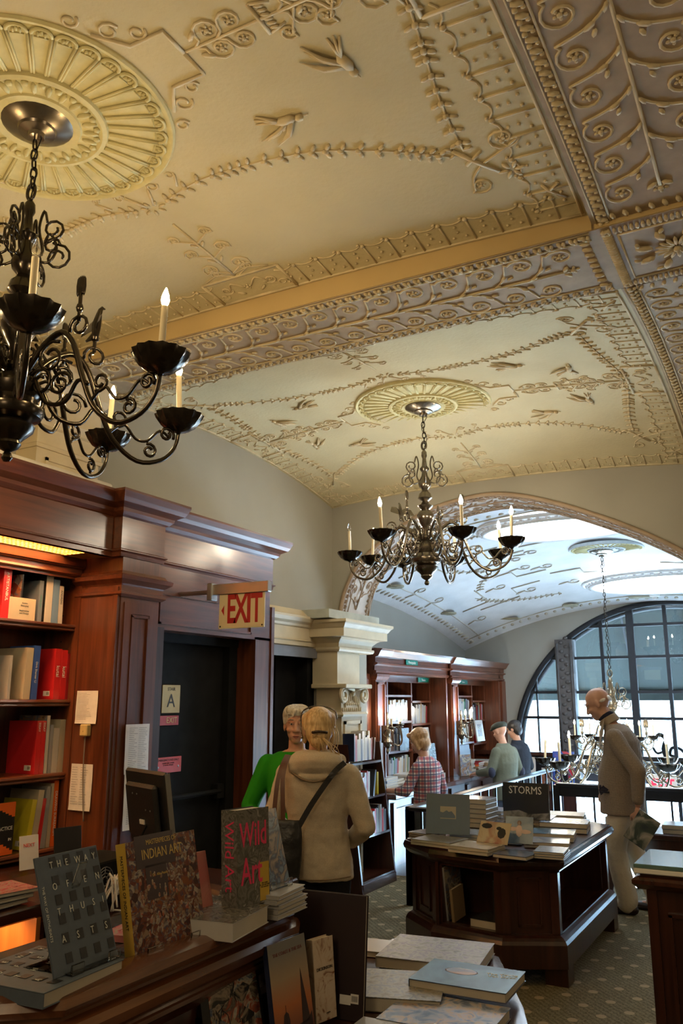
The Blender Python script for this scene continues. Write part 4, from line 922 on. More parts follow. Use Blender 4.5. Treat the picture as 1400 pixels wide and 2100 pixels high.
# ---------------- book table behind the man ----------------
tb=empty('carved_table',(-1.1,8.05,0),label='dark carved-leg table of books behind the man in the tweed jacket',cat='table')
mb=MB(); mb.bev(-1.72,7.80,.52,-.45,8.30,.57,.01); mb.box(-1.68,7.83,.43,-.5,7.86,.52); mb.box(-1.68,7.83,.43,-1.65,8.27,.52); pm(tb,'table_top',mb,W_dark)
for (x,y) in ((-1.66,7.87),(-1.66,8.24),(-.52,7.87),(-.52,8.24)):
    mb=MB(); mb.lathe([(.03,0),(.035,.04),(.02,.08),(.04,.16),(.055,.22),(.03,.28),(.022,.34),(.05,.42),(.06,.47),(.03,.50),(.035,.52)],12,T(x,y,0)); pm(tb,'leg',mb,W_dark,smooth=40)
# ---------------- chandeliers ----------------
def crest_curve():  # one scrolled bracket in the r-z plane
    out=[]
    out.append([(r,z) for r,z in smooth2([(.03,.78),(.06,.84),(.045,.93),(.06,1.0),(.075,.95)],4)])
    out.append([(r,z) for r,z in smooth2([(.03,.80),(.09,.78),(.12,.84),(.09,.90),(.07,.86)],4)]+[(x,z) for x,z in spiral(.10,.92,.045,-1.5,1.3,1,12)])
    out.append([(x,z) for x,z in spiral(.125,.80,.055,1.6,1.3,-1,14)])
    out.append([(x,z) for x,z in spiral(.10,.85,.035,0,1.2,1,10)])
    return out
ARMSRC={}
def arm_mesh(R_=.65):
    mb=MB()
    pl=lambda pts: [(r,0,z) for r,z in pts]
    main=smooth2([(.06,.34),(.13,.42),(.21,.46),(.27,.40),(.32,.27),(.38,.15),(.48,.08),(.58,.10),(R_-.015,.16),(R_,.228)],4)
    mb.tube(pl(main),[.013-.005*i/(len(main)-1) for i in range(len(main))],7)
    for c,r,a,sg in (((.17,.37),.065,1.0,1),((.13,.28),.055,2.5,-1),((.29,.47),.045,3.5,-1),((.40,.24),.035,4.2,1),((.60,.21),.032,-.5,1),((.53,.13),.03,2.0,-1),((.22,.26),.05,0,1),((.07,.40),.04,1,-1)):
        mb.tube(pl([(x,z) for x,z in spiral(c[0],c[1],r,a,1.25,sg,14)]),.0065,6)
    mb.tube(pl(smooth2([(.36,.17),(.42,.22),(.47,.17),(.52,.17),(.57,.22),(.61,.20)],4)),.006,6)
    mb.tube(pl(smooth2([(.10,.30),(.16,.20),(.25,.19),(.30,.26),(.35,.24)],4)),.008,6)
    return mb
def chandelier(cx, cy, ztop, zfin, angs, lit, label, Rr=.65, sc_=1.0, metal=None, two=False, birds=(), chain_top=None, bm_=None):
    metal=metal or M_bronze
    e=empty('chandelier',(cx,cy,zfin),label=label,cat='chandelier')
    H=ztop-zfin
    mb=MB(); mb.lathe([(.0,H-.075),(.03,H-.07),(.035,H-.055),(.07,H-.045),(.075,H-.035),(.12,H-.02),(.14,H-.008),(.14,H)],24); obj('canopy',mb,M_pewter,e,smooth=40)
    zc=(1.06*sc_) 
    n=max(4,int((H-.08-zc)/.042)); st=(H-.08-zc)/n; src=None
    for k in range(n):
        M=T(.004*math.sin(k),0,zc+st*(k+.5))@RZ(90*(k%2)+20)
        if src is None:
            mb=MB(); L=st*.62; mb.tube([(.013*math.cos(t),0,L*math.sin(t)) for t in [2*math.pi*i/10 for i in range(10)]],.0042,5,closed=True); src=obj('chain_link',mb,M_bronze,e,smooth=True,M=M)
        else: inst(src,'chain_link',e,M)
    mb=MB(); mb.tube(smooth2([(.012,.01,H-.08),(.03,.0,H-.25*(H-zc)),(-.02,.01,H-.5*(H-zc)),(.03,-.01,H-.75*(H-zc)),(.0,0,zc)],6),.0025,5); obj('lamp_wire',mb,M_black,e,smooth=True)
    S=Matrix.Diagonal((sc_,sc_,sc_,1))
    # turned stem: finial at the bottom, balls and vases above
    prof=[(.0,-.002),(.012,0),(.020,.012),(.016,.028),(.010,.035),(.035,.05),(.045,.065),(.042,.075),(.055,.09),(.082,.115),(.088,.135),(.07,.15),(.105,.165),(.115,.185),(.113,.20),(.095,.215),(.088,.235),(.10,.25),(.105,.28),(.085,.31),(.045,.33),(.035,.345),(.05,.355),(.045,.37),(.028,.38),(.03,.44),(.045,.465),(.062,.50),(.065,.53),(.05,.56),(.03,.575),(.055,.595),(.06,.605),(.035,.62),(.022,.64),(.05,.66),(.054,.665),(.045,.70),(.03,.715),(.024,.73),(.045,.755),(.05,.78),(.04,.81),(.025,.84),(.02,.87),(.035,.89),(.036,.90),(.02,.92),(.014,.98),(.022,1.0),(.02,1.03),(.008,1.05),(0,1.06)]
    mb=MB(); mb.lathe(prof,24,S); obj('stem',mb,metal,e,smooth=35)
    for k in range(4):
        mb=MB()
        for c in crest_curve(): mb.tube([(r,0,z) for r,z in c],.0055,5)
        obj('crest_scroll',mb,metal,e,smooth=True,M=S@RZ(90*k+25))
    mb=MB(); mb.tube([(.022*math.cos(t),0,1.085+.035*math.sin(t)) for t in [2*math.pi*i/14 for i in range(14)]],.006,6,closed=True,M=S); obj('top_ring',mb,metal,e,smooth=True)
    am=arm_mesh(Rr/ sc_)
    asrc=None
    for i,a in enumerate(angs):
        M=RZ(a)@S
        if asrc is None: asrc=arm=obj('arm',am,metal,e,smooth=True,M=M)
        else: arm=inst(asrc,'arm',e,M)
        rr=Rr/sc_
        if i==0:
            mb=MB(); mb.lathe([(.010,.245),(.014,.25),(.04,.256),(.068,.276),(.090,.308),(.096,.324),(.091,.321),(.06,.296),(.02,.285),(.014,.29),(.014,.31),(.018,.315),(.018,.325),(.0,.325)],28,None,flute=14,amp=.05); psrc=obj('drip_pan',mb,M_bronze,arm,smooth=50,M=T(rr,0,-.02))
        else: inst(psrc,'drip_pan',arm,T(rr,0,-.02))
        # candle tilts slightly, as some lean in the room
        c=bulb_parts(arm,(rr,0,.302),.17,lit[i],tilt=[2,-3,4,1,-4,2,6,-2][i%8],bm_=bm_)
        if i in birds:
            mb=MB(); mb.tube([(.285,0,.49),(.285,0,.56)],.007,6); mb.lathe([(.0,.53),(.016,.54),(.018,.55),(.0,.56)],10,T(.285,0,0)); mb.tube([(.285,0,.555),(.287,0,.60),(.294,0,.645),(.298,0,.672),(.306,0,.682),(.318,0,.680)],[.014,.019,.013,.008,.008,.002],8)
            for s_ in (-1,1): mb.add([(.283,0,.585),(.283,s_*.045,.63),(.27,s_*.10,.625),(.262,s_*.12,.59),(.27,s_*.06,.585),(.293,0,.62),(.291,s_*.045,.645),(.280,s_*.10,.638),(.270,s_*.12,.60),(.280,s_*.06,.60)],[(0,1,2,3,4),(9,8,7,6,5),(0,5,6,1),(1,6,7,2),(2,7,8,3),(3,8,9,4),(4,9,5,0)])
            mb.tube([(.282,0,.565),(.265,0,.54),(.25,0,.525)],[.012,.010,.004],6)
            obj('bird_finial',mb,metal,arm,smooth=40)
        elif i%2==0:
            mb=MB(); mb.tube([(.285,0,.49),(.285,0,.62)],.007,6); mb.blob((.285,0,.54),.014,.014,.02,n=8)
            for k in range(5): a_=-.6+.3*k; mb.blob((.285+math.sin(a_)*.025,0,.60+math.cos(a_)*.03),.009,.006,.04,n=6)
            obj('leaf_finial',mb,metal,arm,smooth=True)
    if two:
        for i in range(6):
            arm=inst(asrc,'arm',e,T(0,0,.42)@RZ(60*i+20)@Matrix.Diagonal((sc_*.55,sc_*.55,sc_*.6,1))); inst(psrc,'drip_pan',arm,T(rr,0,-.02)); bulb_parts(arm,(rr,0,.302),.17,True,bm_=bm_)
    return e
A1=[5,63,103,150,195,240,285,324]; A2=[3,50,92,130,155,180,265,315]
chandelier(-2.43,1.937,3.905,2.512,A1,[1,1,1,1,1,0,1,0],'nearest dark bronze chandelier under the fluted rosette at upper left',birds=(3,1))
chandelier(-2.395,5.70,3.905,2.508,A2,[1,1,1,1,1,0,1,1],'bronze chandelier hanging in the middle bay before the big arch',metal=M_pewter,birds=(4,),bm_=M_bulb2)
chandelier(-2.02,10.29,3.44,.62,[k*45+8 for k in range(8)],[1]*8,'large two-tier brass chandelier hanging low over the stair well',Rr=.80,sc_=1.25,metal=mat('pale_brass',(.24,.20,.14),.3,.9),two=True,bm_=M_bulb3)
# ---------------- books ----------------
PAL=dict(red=(.55,.02,.025),dred=(.30,.015,.02),white=(.72,.70,.66),cream=(.62,.55,.42),black=(.015,.015,.018),grey=(.25,.25,.25),lgrey=(.5,.5,.5),blue=(.03,.09,.36),nblue=(.02,.03,.08),sky=(.22,.38,.62),slate=(.16,.20,.26),yellow=(.58,.50,.03),orange=(.72,.13,.02),green=(.05,.16,.09),teal=(.03,.15,.17),pink=(.65,.22,.22),tan=(.42,.30,.17),brown=(.10,.045,.025),silver=(.42,.43,.46),gold=(.55,.36,.05),olive=(.20,.20,.07),purple=(.12,.05,.18))
BM={k:mat('cover_'+k,tuple(c*(.72 if k in('white','cream','lgrey','silver','sky','tan') else 1) for c in v),.28,var=.05,scale=10,coat=.3) for k,v in PAL.items()}
A_paint=art('painted_print',[(.05,.04,.05),(.30,.18,.10),(.12,.14,.20),(.45,.38,.28),(.08,.08,.07)],14)
A_land=art('landscape_print',[(.06,.08,.06),(.18,.18,.13),(.28,.26,.23),(.15,.14,.17),(.32,.29,.26)],30,rough=.35,dist=.4)
A_land2=art('lakeside_print',[(.06,.065,.04),(.16,.15,.09),(.28,.26,.22),(.10,.13,.16),(.33,.29,.23)],34,rough=.3,dist=.4)
A_bluep=art('blue_portrait_print',[(.03,.07,.12),(.07,.16,.24),(.10,.22,.32)],5)
A_sor=art('seaside_nude_print',[(.04,.07,.14),(.12,.16,.26),(.30,.30,.34),(.42,.30,.22),(.10,.14,.24)],20,dist=1)
A_ind=art('crowded_battle_print',[(.05,.02,.02),(.16,.04,.02),(.07,.05,.07),(.30,.20,.13),(.12,.03,.02),(.40,.34,.28),(.06,.05,.09),(.20,.06,.02)],26,vor=70,dist=2)
A_gor=art('abstract_oil_print',[(.03,.03,.03),(.32,.26,.20),(.08,.07,.06),(.30,.07,.04),(.45,.42,.34),(.05,.08,.15),(.25,.22,.16)],16,vor=26,dist=3)
A_wild=art('grey_rubble_photo',[(.03,.03,.03),(.18,.17,.15),(.08,.08,.07),(.32,.30,.27)],22,dist=2)
A_blue=art('blue_cascade_print',[(.05,.10,.20),(.22,.32,.48),(.08,.10,.18),(.40,.34,.30),(.14,.22,.38)],12,dist=3)
A_vein=art('stained_vellum_print',[(.20,.08,.05),(.56,.44,.33),(.60,.50,.40),(.58,.46,.36)],18,dist=3)
A_sea=grad('sunset_print',[(0,(.06,.03,.04)),(.18,(.20,.07,.04)),(.42,(.45,.15,.05)),(.7,(.36,.27,.18)),(1,(.20,.20,.20))],length=.24)
A_card=art('pink_floral_print',[(.60,.16,.14),(.55,.20,.18),(.62,.26,.22),(.14,.12,.06)],9)
A_dark=art('dark_photo_print',[(.01,.01,.01),(.04,.04,.04),(.02,.02,.02),(.12,.11,.10)],10)
A_col=art('colour_photo_print',[(.04,.05,.12),(.35,.12,.04),(.10,.10,.14),(.45,.40,.32),(.20,.05,.04)],14,vor=14)
A_pinkm=art('pink_magazine_print',[(.10,.08,.06),(.55,.08,.12),(.40,.36,.28),(.62,.16,.20),(.20,.16,.12)],20,dist=3)
A_red=art('dark_maroon_print',[(.015,.006,.008),(.022,.008,.010)],3,rough=.5)
bcount=[0]
def book(M, w_, h, t, cover, label, group=None, fa=None, spine=None, solid=False, cat='book', name='book', pages=None):
    b=.0025; mc=BM.get(cover,cover) if isinstance(cover,str) else cover
    if solid:   # far, small: boards and page block in one mesh
        mb=MB(); mb.box(0,0,0,w_,b,h); mb.box(0,t-b,0,w_,t,h); mb.box(0,b,0,b,t-b,h); mb.mat=1; mb.box(b,b,.002,w_-.003,t-b,h-.003)
        o=obj(name,mb,[mc,pages or M_page],None,M=M); return tag(o,label,cat,group)
    e=empty(name,M=M,label=label,cat=cat,group=group)
    mb=MB(); mb.bev(0,0,0,w_,b,h,.0008); mb.bev(0,t-b,0,w_,t,h,.0008); mb.tube([(b*.6,t/2,0),(b*.6,t/2,h)],.0001,3); mb.box(0,b,0,b,t-b,h); 
    c=obj('cover',mb,mc,e)
    mb=MB(); mb.box(b,b,.003,w_-.004,t-b,h-.003); obj('pages',mb,pages or M_page,e)
    if fa: mb=MB(); i=.0; mb.box(i,-.0006,i,w_-i,0,h-i); obj('cover_print',mb,BM.get(fa,fa) if isinstance(fa,str) else fa,e)
    if spine: mb=MB(); mb.box(-.0006,0,0,0,t,h); obj('spine_print',mb,BM.get(spine,spine) if isinstance(spine,str) else spine,e)
    return e
STAND=lambda x,y,z,a,lean=0: T(x,y,z)@RZ(a)@RX(-lean)
FLAT=lambda x,y,z,a,t: T(x,y,z+t)@RZ(a)@RX(-90)
def stand_acrylic(x,y,z,a,w_,h,label):
    e=empty('book_stand',(x,y,z),R(a),label=label,cat='stand')
    mb=MB(); mb.bev(.02,-.03,0,w_-.02,.10,.004,.001); mb.bev(.02,-.032,0,w_*.3,-.027,.022,.001); mb.bev(w_*.7,-.032,0,w_-.02,-.027,.022,.001); obj('base',mb,M_acry,e)
    mb=MB(); mb.box(w_/2-.012,0,0,w_/2+.012,.004,h,T(0,.10,0)@RX(20)); mb.box(w_*.2,0,0,w_*.8,.004,h*.7,T(0,.03,0)@RX(-18)); obj('easel',mb,M_acry,e)
    return e
MT=lambda x,z,y=-.0012: T(x,y,z)@RX(90)   # text plane on a front cover
MS=lambda x,y,z: T(x,y,z)@Matrix(((0,0,-1,0),(0,-1,0,0),(-1,0,0,0),(0,0,0,1)))  # unused
def spine_text(s,size,m,e,y,z):   # reads down the spine (x=0 face, normal -X)
    M=Matrix(((0,0,-1,-.0012),(0,-1,0,y),(-1,0,0,z),(0,0,0,1)))
    # text x -> -Z, text y -> -? keep right-handed
    M=Matrix(((0,0,-1,-.0012),(0,1,0,y),(-1,0,0,z),(0,0,0,1))) if False else Matrix(((0,0,-1,-.0012),(0,-1,0,y),(-1,0,0,z),(0,0,0,1)))
    return text(s,size,m,e,M)
# --- front counter ---
A_way=mat('slate_blue_cloth',(.085,.11,.145),.6,var=.06,scale=60); A_wwin=mat('slate_window_ink',(.012,.013,.016),.5,var=.3,scale=90); M_pale=col('pale_grey_ink',(.62,.64,.60),.5)
zc=1.083
def way_deco(e,w_,h,flat=False):
    mb=MB()
    rows=6; cols=4
    for r in range(rows):
        for c in range(cols):
            x=w_*(.20+.225*c); z=h*(.075+.158*r); mb.box(x,-.0011,z,x+w_*.10,-.0006,z+h*.085)
    obj('window_print',mb,A_wwin,e)['kind']='stuff'
    for (s,z,xs_) in (('THE WAY',.88,None),('OF EN',.70,[.22,.44,.72,.93]),('THUSI',.49,None),('ASTS',.27,None)):
        if s=='THE WAY': L=[('T',.22),('H',.34),('E',.46),('W',.64),('A',.78),('Y',.91)]
        elif s=='OF EN': L=[('O',.22),('F',.42),('E',.70),('N',.91)]
        elif s=='THUSI': L=[('T',.22),('H',.41),('U',.59),('S',.77),('I',.93)]
        else: L=[('A',.22),('S',.44),('T',.67),('S',.90)]
        for ch,x in L: text(ch,h*.085,M_pale,e,MT(w_*x,h*z),sx=.8)
b_=book(FLAT(-1.63,1.30,zc,4,.030),.245,.25,.030,A_way,'flat slate-blue Enthusiasts book lying under the standing copy','slate-blue books',)
b_.matrix_world=T(-1.385,1.305,zc+.030)@RZ(94)@RX(-90)
way_deco(b_,.245,.25)
e=book(STAND(-1.428,1.373,zc+.031,92,20),.19,.243,.006,A_way,'slate-blue book titled The Way of Enthusiasts on clear stand','slate-blue books')
way_deco(e,.19,.25)
text('THE WAY OF ENTHUSIASTS',.009,M_pale,e,T(.008,-.0012,.125)@RX(90)@RZ(-90))
stand_acrylic(-1.44,1.38,zc+.030,92,.19,.22,'clear acrylic stand holding the slate-blue book')
e=book(STAND(-1.452,1.641,zc+.006,88,12),.255,.252,.032,'olive','glossy maroon book titled Masterpieces of Indian Art',fa=A_ind,spine='gold')
mb=MB(); mb.box(.03,-.0010,.185,.17,-.0006,.262); mb.box(.06,-.0010,.11,.135,-.0006,.19); obj('plain_print',mb,mat('dark_aubergine',(.045,.025,.032),.3,coat=.5),e)
mb=MB()
random.seed(3)
for k in range(60):
    x=.03+random.random()*.2; z=.02+random.random()*.15+(.08*random.random() if x>.15 else 0); mb.blob((x,-.0008,z),.003+.003*random.random(),.0006,.005+.005*random.random(),n=6,m=3)
obj('figure_print',mb,art('figures',[(.36,.26,.18),(.30,.06,.03),(.38,.32,.28),(.16,.10,.05)],30,vor=90),e)
text('MASTERPIECES OF',.017,M_gold,e,MT(.125,.243),sx=.8); text('INDIAN ART',.034,M_gold,e,MT(.125,.215),sx=.78); text('Dr. Alka Pande',.009,M_gold,e,MT(.11,.165))
spine_text('MASTERPIECES OF INDIAN ART',.012,M_ink,e,.016,.14)
stand_acrylic(-1.46,1.64,zc,88,.25,.2,'clear acrylic stand behind the Indian art book')
e=book(STAND(-1.50,1.86,zc,80,16),.13,.19,.004,A_card,'pink floral softcover leaning behind the Indian art book')
e=book(T(-1.33,1.86,zc+.045)@RZ(98)@RX(-90),.21,.20,.045,'white','thick white-paged art book lying flat under Wild Art',fa=A_wild)
e=book(T(-1.50,1.74,zc+.016)@RZ(100)@RX(-90),.13,.14,.016,'pink','pink paperback lying flat behind the acrylic riser',fa=A_pinkm)
e=book(STAND(-1.405,1.985,zc+.046,80,3),.125,.25,.062,'black','thick upright art book titled Wild Art in pink',fa=A_wild,spine=A_wild)
M_pinki=col('hot_pink_ink',(.75,.05,.14),.4)
text('Wild',.090,M_pinki,e,MT(.062,.18),sx=.60,bold=.001); text('Art',.098,M_pinki,e,MT(.054,.085),sx=.60,bold=.001)
spine_text('Wild Art',.05,M_pinki,e,.031,.13)
mb=MB(); mb.box(.086,-.0014,.005,.122,-.0006,.105); st_=obj('yellow_label',mb,BM['gold'],e)
text('THE GUIDE\nTO ART BEYOND\nTHE GALLERY',.005,M_ink,e,MT(.104,.045,-.0016))
for k in range(5):
    e=book(T(-1.345-.004*(k%2),2.09+.006*(k%3),zc+.0125*(k+1))@RZ(92+k)@RX(-90),.17,.19,.012,'lgrey',['bottom','second','middle','fourth','top'][k]+' thin pale paperback of the stack of five at the counter end',group='stack of pale paperbacks')
e=book(STAND(-1.44,2.13,zc+.066,85,16),.15,.21,.012,'nblue','blue marbled cover standing on the stack of pale paperbacks',fa=A_blue)
stand_acrylic(-1.43,2.12,zc+.063,85,.14,.14,'clear stand on the paperback stack at counter end')
mb=MB(); mb.tube(smooth2([(-1.55,1.80,zc+.002),(-1.55,1.80,zc+.18),(-1.55,1.83,zc+.22),(-1.55,1.86,zc+.20),(-1.55,1.87,zc+.002)],5),.004,6); ho=obj('acrylic_riser',mb,M_acry,smooth=True); tag(ho,'clear bent acrylic riser between the pink book and Wild Art','stand')
# --- display ledge ---
zl=.767
e=book(STAND(-1.385,1.85,zl+.02,84,13),.225,.285,.030,'black','abstract oil-painting cover leaning on the counter front',fa='black')
mb=MB(); mb.box(.028,-.0012,.015,.215,-.0006,.268); obj('picture_print',mb,A_gor,e)
mb=MB()
random.seed(11)
for k in range(16):
    x=.05+.14*random.random(); z=.04+.18*random.random(); mb.tube([(x,-.0016,z),(x+.02*random.random()-.01,-.0016,z+.02),(x+.05*random.random()-.025,-.0016,z+.045*random.random())],.0011,4)
obj('brush_print',mb,M_ink,e)['kind']='stuff'
e=book(STAND(-1.31,2.045,zl+.02,84,10),.165,.245,.018,'nblue','sunset sailboat cover titled The Coast and the Sea',fa=A_sea)
text('THE COAST & THE SEA',.0125,col('maroon_ink',(.18,.05,.05)),e,MT(.082,.215))
mb=MB(); mb.add([(.115,-.0012,.03),(.135,-.0012,.03),(.128,-.0012,.165),(.150,-.0012,.03),(.06,-.0012,.0),(.16,-.0012,.0),(.16,-.0012,.05),(.14,-.0012,.035),(.08,-.0012,.03)],[(0,1,2),(1,3,2),(4,5,6,7,8)]); mb.tube([(.05,-.0011,.02),(.05,-.0011,.09)],.0006,4); mb.blob((.05,-.0008,.05),.014,.0004,.025); obj('boat_print',mb,mat('boat_ink',(.035,.018,.02),.4),e)
e=book(STAND(-1.315,2.255,zl+.015,76,5),.085,.215,.028,A_vein,'small vellum-patterned book beside the sunset cover')
text('DICKINSON',.012,M_ink,e,MT(.043,.135)); text('poems',.006,M_ink,e,MT(.05,.02))
e=book(STAND(-1.60,2.335,zl,5,6),.375,.335,.020,A_red,'large dark maroon book standing at the end of the counter')
mb=MB(); mb.box(.30,-.0012,.04,.335,-.0006,.065); mb.box(.335,-.0012,.045,.36,-.0006,.07); lb=obj('barcode_label',mb,M_paper,e); mb=MB()
for k in range(9): mb.box(.338+k*.0022,-.0015,.05,.339+k*.0022,-.0012,.065)
obj('barcode',mb,M_ink,lb)
# leaning pictures low at left
e=book(STAND(-1.385,1.50,.60,86,10),.30,.30,.012,'black','dark renaissance portrait cover low at the counter front',fa=A_dark)
mb=MB(); mb.blob((.245,-.0008,.235),.012,.0006,.017,n=12,m=6); mb.blob((.14,-.0008,.215),.011,.0006,.016,n=12,m=6); mb.blob((.243,-.0008,.15),.010,.0006,.012,n=8); obj('face_print',mb,col('pale_skin_ink',(.42,.26,.16)),e,smooth=True)
mb=MB(); mb.add([(.215,-.0007,.16),(.275,-.0007,.16),(.262,-.0007,.225),(.228,-.0007,.225),(.11,-.0007,.12),(.17,-.0007,.12),(.155,-.0007,.20),(.125,-.0007,.20)],[(0,1,2,3),(4,5,6,7)]); obj('robe_print',mb,col('red_robe_ink',(.12,.02,.015)),e)
mb=MB(); mb.box(.19,-.0008,.0,.20,-.0006,.30); obj('pillar_print',mb,col('ochre_ink',(.14,.08,.03)),e)
for k,(y,c) in enumerate(((1.28,'lgrey'),(1.35,'cream'))):
    e=book(STAND(-1.33-.03*k,y,.74,88,14),.16,.235,.012,c,['pale grey folder leaning low at the lower left','cream folder leaning in front of the pale grey one'][1-k],cat='book')
# flat books on the ledge
e=book(T(-1.16,2.70,zl+.035)@RZ(55)@RX(-90),.36,.30,.035,A_land,'large pale landscape book lying farthest on the ledge',fa=A_land)
e.matrix_world=T(-1.415,2.83,zl+.040)@RZ(8)@RX(-90)
e2=book(T(-1.36,2.42,zl+.040)@RZ(18)@RX(-90),.33,.27,.040,A_land2,'lakeside landscape book lying beside the dark maroon book',fa=A_land2)
e3=book(T(-1.20,2.66,zl+.075)@RZ(-12)@RX(-90),.31,.23,.028,'nblue','blue book with a blurred pink face lying flat on the ledge',fa=A_bluep)
e3.matrix_world=T(-1.185,2.60,zl+.062)@RZ(2)@RX(-90)
mb=MB(); mb.blob((.125,-.0008,.14),.055,.0007,.032,n=14,m=6); fc2=obj('face_print',mb,art('blurred_face',[(.10,.16,.22),(.36,.22,.16),(.50,.32,.24)],7),e3,smooth=True)
text('The Young\nVan Dyck',.022,M_pale,e3,MT(.255,.15)@RZ(12)); 
e4=book(T(-1.17,2.34,zl+.030)@RZ(2)@RX(-90),.32,.25,.030,'slate','blue seaside painting book lying nearer than the blurred-face book',fa=A_sor)
text('Sorolla and America',.019,M_pale,e4,MT(.24,.04)@RZ(10))
e5=book(T(-1.20,2.09,zl+.028)@RZ(2)@RX(-90),.32,.25,.028,'lgrey','pale book of green pictures lying nearest on the ledge',fa='lgrey')
mb=MB(); mb.box(.07,-.0012,.13,.31,-.0006,.24); mb.box(.07,-.0012,.01,.31,-.0006,.12); obj('picture_print',mb,A_land2,e5)
e6=book(T(-1.36,2.10,zl+.012)@RZ(10)@RX(-90),.15,.12,.012,'brown','small dark book lying between the standing and flat books',fa=A_dark)
e7=book(T(-1.56,2.93,zl+.02)@RZ(8)@RX(-90),.12,.16,.02,'white','white-edged book at the far corner of the ledge')
# --- near wall bookcase: rows of books, spines to +X ---
def shelf_row(z, x, items, shelfname, z_lab):
    # items: (y0, thickness, height, depth, cover, lean, label, extras)
    for (y,t,h,d,c,lean,lab,ex) in items:
        M=T(x,y+t,z)@RX(lean)@RZ(180)     # local x -> -X (spine at x front), local y -> -Y
        e=book(M,d,h,t,c,lab,group=None,fa=None)
        if ex: ex(e,t,h,d)
def sp(s,size,m=None,z=.5): return lambda e,t,h,d: spine_text(s,size,m or M_whi,e,t/2,h*z)
def back_label(e,t,h,d):     # price label on the cover seen from the left
    mb=MB(); mb.box(.03,t,.02,.085,t+.0006,.05); o=obj('price_label',mb,M_paper,e); mb=MB()
    for k in range(8): mb.box(.035+k*.003,t+.0006,.026,.0365+k*.003,t+.0009,.044)
    obj('barcode',mb,M_ink,o)
def both(*fs): return lambda e,t,h,d: [f(e,t,h,d) for f in fs]
def cov(m): 
    def f(e,t,h,d): mb=MB(); mb.box(0,t,0,d,t+.0006,h); obj('cover_print',mb,BM.get(m,m) if isinstance(m,str) else m,e)
    return f
xf=-4.03
shelf_row(SH[0],xf,[
 (3.27,.055,.37,.24,'red',0,'tall red book titled Artistanbul at the left of the top shelf',sp('ARTISTANBUL',.026)),
 (3.40,.012,.27,.10,'black',0,'orange and blue dotted book facing out on the top shelf',cov(A_col)),
 (3.535,.032,.25,.22,'slate',0,'dark slate book with a price label on the top shelf',both(sp('STEPHEN FOX',.012,col('teal_ink',(.05,.30,.25))),back_label)),
 (3.585,.055,.32,.25,'white',0,'tall white book standing proud on the top shelf',cov(A_dark)),
 (3.645,.048,.27,.20,'sky',0,'sky-blue and sand spined book on the top shelf',None),
 (3.698,.033,.235,.20,'white',1,'narrow white book with black lettering ending the top shelf',sp('ANDREAS',.020,M_ink,.7))],'',0)
e=book(T(-4.03,3.32,SH[0])@RZ(88),.19,.13,.006,'cream','cream Artists and Design booklet facing out on the top shelf')
text('Artists\nEmerging\n\nInspirations\nand Design',.015,col('grey_ink',(.15,.15,.15)),e,MT(.11,.07))
shelf_row(SH[1],xf,[
 (3.20,.04,.25,.22,'black',2,'dark book at the left of the second shelf',cov(A_col)),
 (3.36,.022,.25,.24,'lgrey',0,'white catalogue with fine print on the second shelf',None),
 (3.475,.050,.30,.24,'cream',-1,'pale cream book with slim spine lettering on the second shelf',None),
 (3.532,.045,.315,.22,'blue',-1,'bright blue book between cream and red on the second shelf',sp('Dirk Shanter LI',.020)),
 (3.70,.050,.305,.25,'red',0,'wide red book with label, first of two on second shelf',both(sp('kutai',.036,None,.55),back_label)),
 (3.752,.045,.300,.25,'red',0,'second red book beside its twin on the second shelf',both(sp('kutai',.036,None,.55))),
 (3.799,.020,.28,.25,'dred',0,'narrow dark red volume ending the second shelf',None)],'',0)
shelf_row(SH[2],xf,[
 (3.25,.03,.28,.23,'black',0,'blue night photograph book at the left of the third shelf',cov(A_dark)),
 (3.60,.035,.305,.28,'red',0,'large red book with label on the third shelf',both(sp('ESSAY',.020,None,.88),back_label)),
 (3.637,.032,.305,.28,'red',0,'second large red book pressed to its twin on third shelf',sp('ESSAY',.020,None,.88)),
 (3.672,.024,.335,.26,'white',0,'tall white book after the red pair on third shelf',cov(A_paint)),
 (3.705,.022,.28,.22,'silver',0,'silver-grey book with dark blocks on the third shelf',None),
 (3.730,.045,.26,.22,'white',0,'white book with brown strip on the third shelf',None),
 (3.778,.042,.31,.24,'cream',0,'cream book ending the third shelf',None)],'',0)
shelf_row(SH[3],xf,[
 (3.20,.03,.27,.2,'sky',0,'sky-blue book at the far left of the lowest shelf',None),
 (3.575,.034,.28,.28,'yellow',-7,'yellow book with black print leaning on the lowest shelf',both(back_label,)),
 (3.612,.042,.33,.26,'cream',-7,'thick cream book leaning after the yellow one on the lowest shelf',None),
 (3.657,.028,.28,.2,'red',-6,'slim red book leaning on the lowest shelf',None),
 (3.690,.034,.345,.22,'silver',-4,'tall silver-blue book leaning on the lowest shelf',None),
 (3.733,.026,.36,.22,'cream',-1,'thin cream book beside the orange spine on lowest shelf',None),
 (3.765,.036,.375,.24,'orange',0,'orange-spined book titled Drawing Surrealism on the lowest shelf',sp('DRAWING SURREALISM',.024,None,.5))],'',0)
e=book(T(-4.02,3.24,SH[3]+.005)@RZ(90),.24,.28,.012,'black','black and orange stepped cover titled Practice on lowest shelf')
mb=MB()
for k in range(10): mb.box(.02+.022*k,-.001,0,.042+.022*k,-.0005,.13-.012*k); mb.box(.02+.022*k,-.001,.24-.010*k+.05,.042+.022*k,-.0005,.28)
obj('step_print',mb,BM['orange'],e); text('PRACTICE',.028,M_whi,e,MT(.165,.14)); text('IN',.022,M_whi,e,MT(.215,.08))
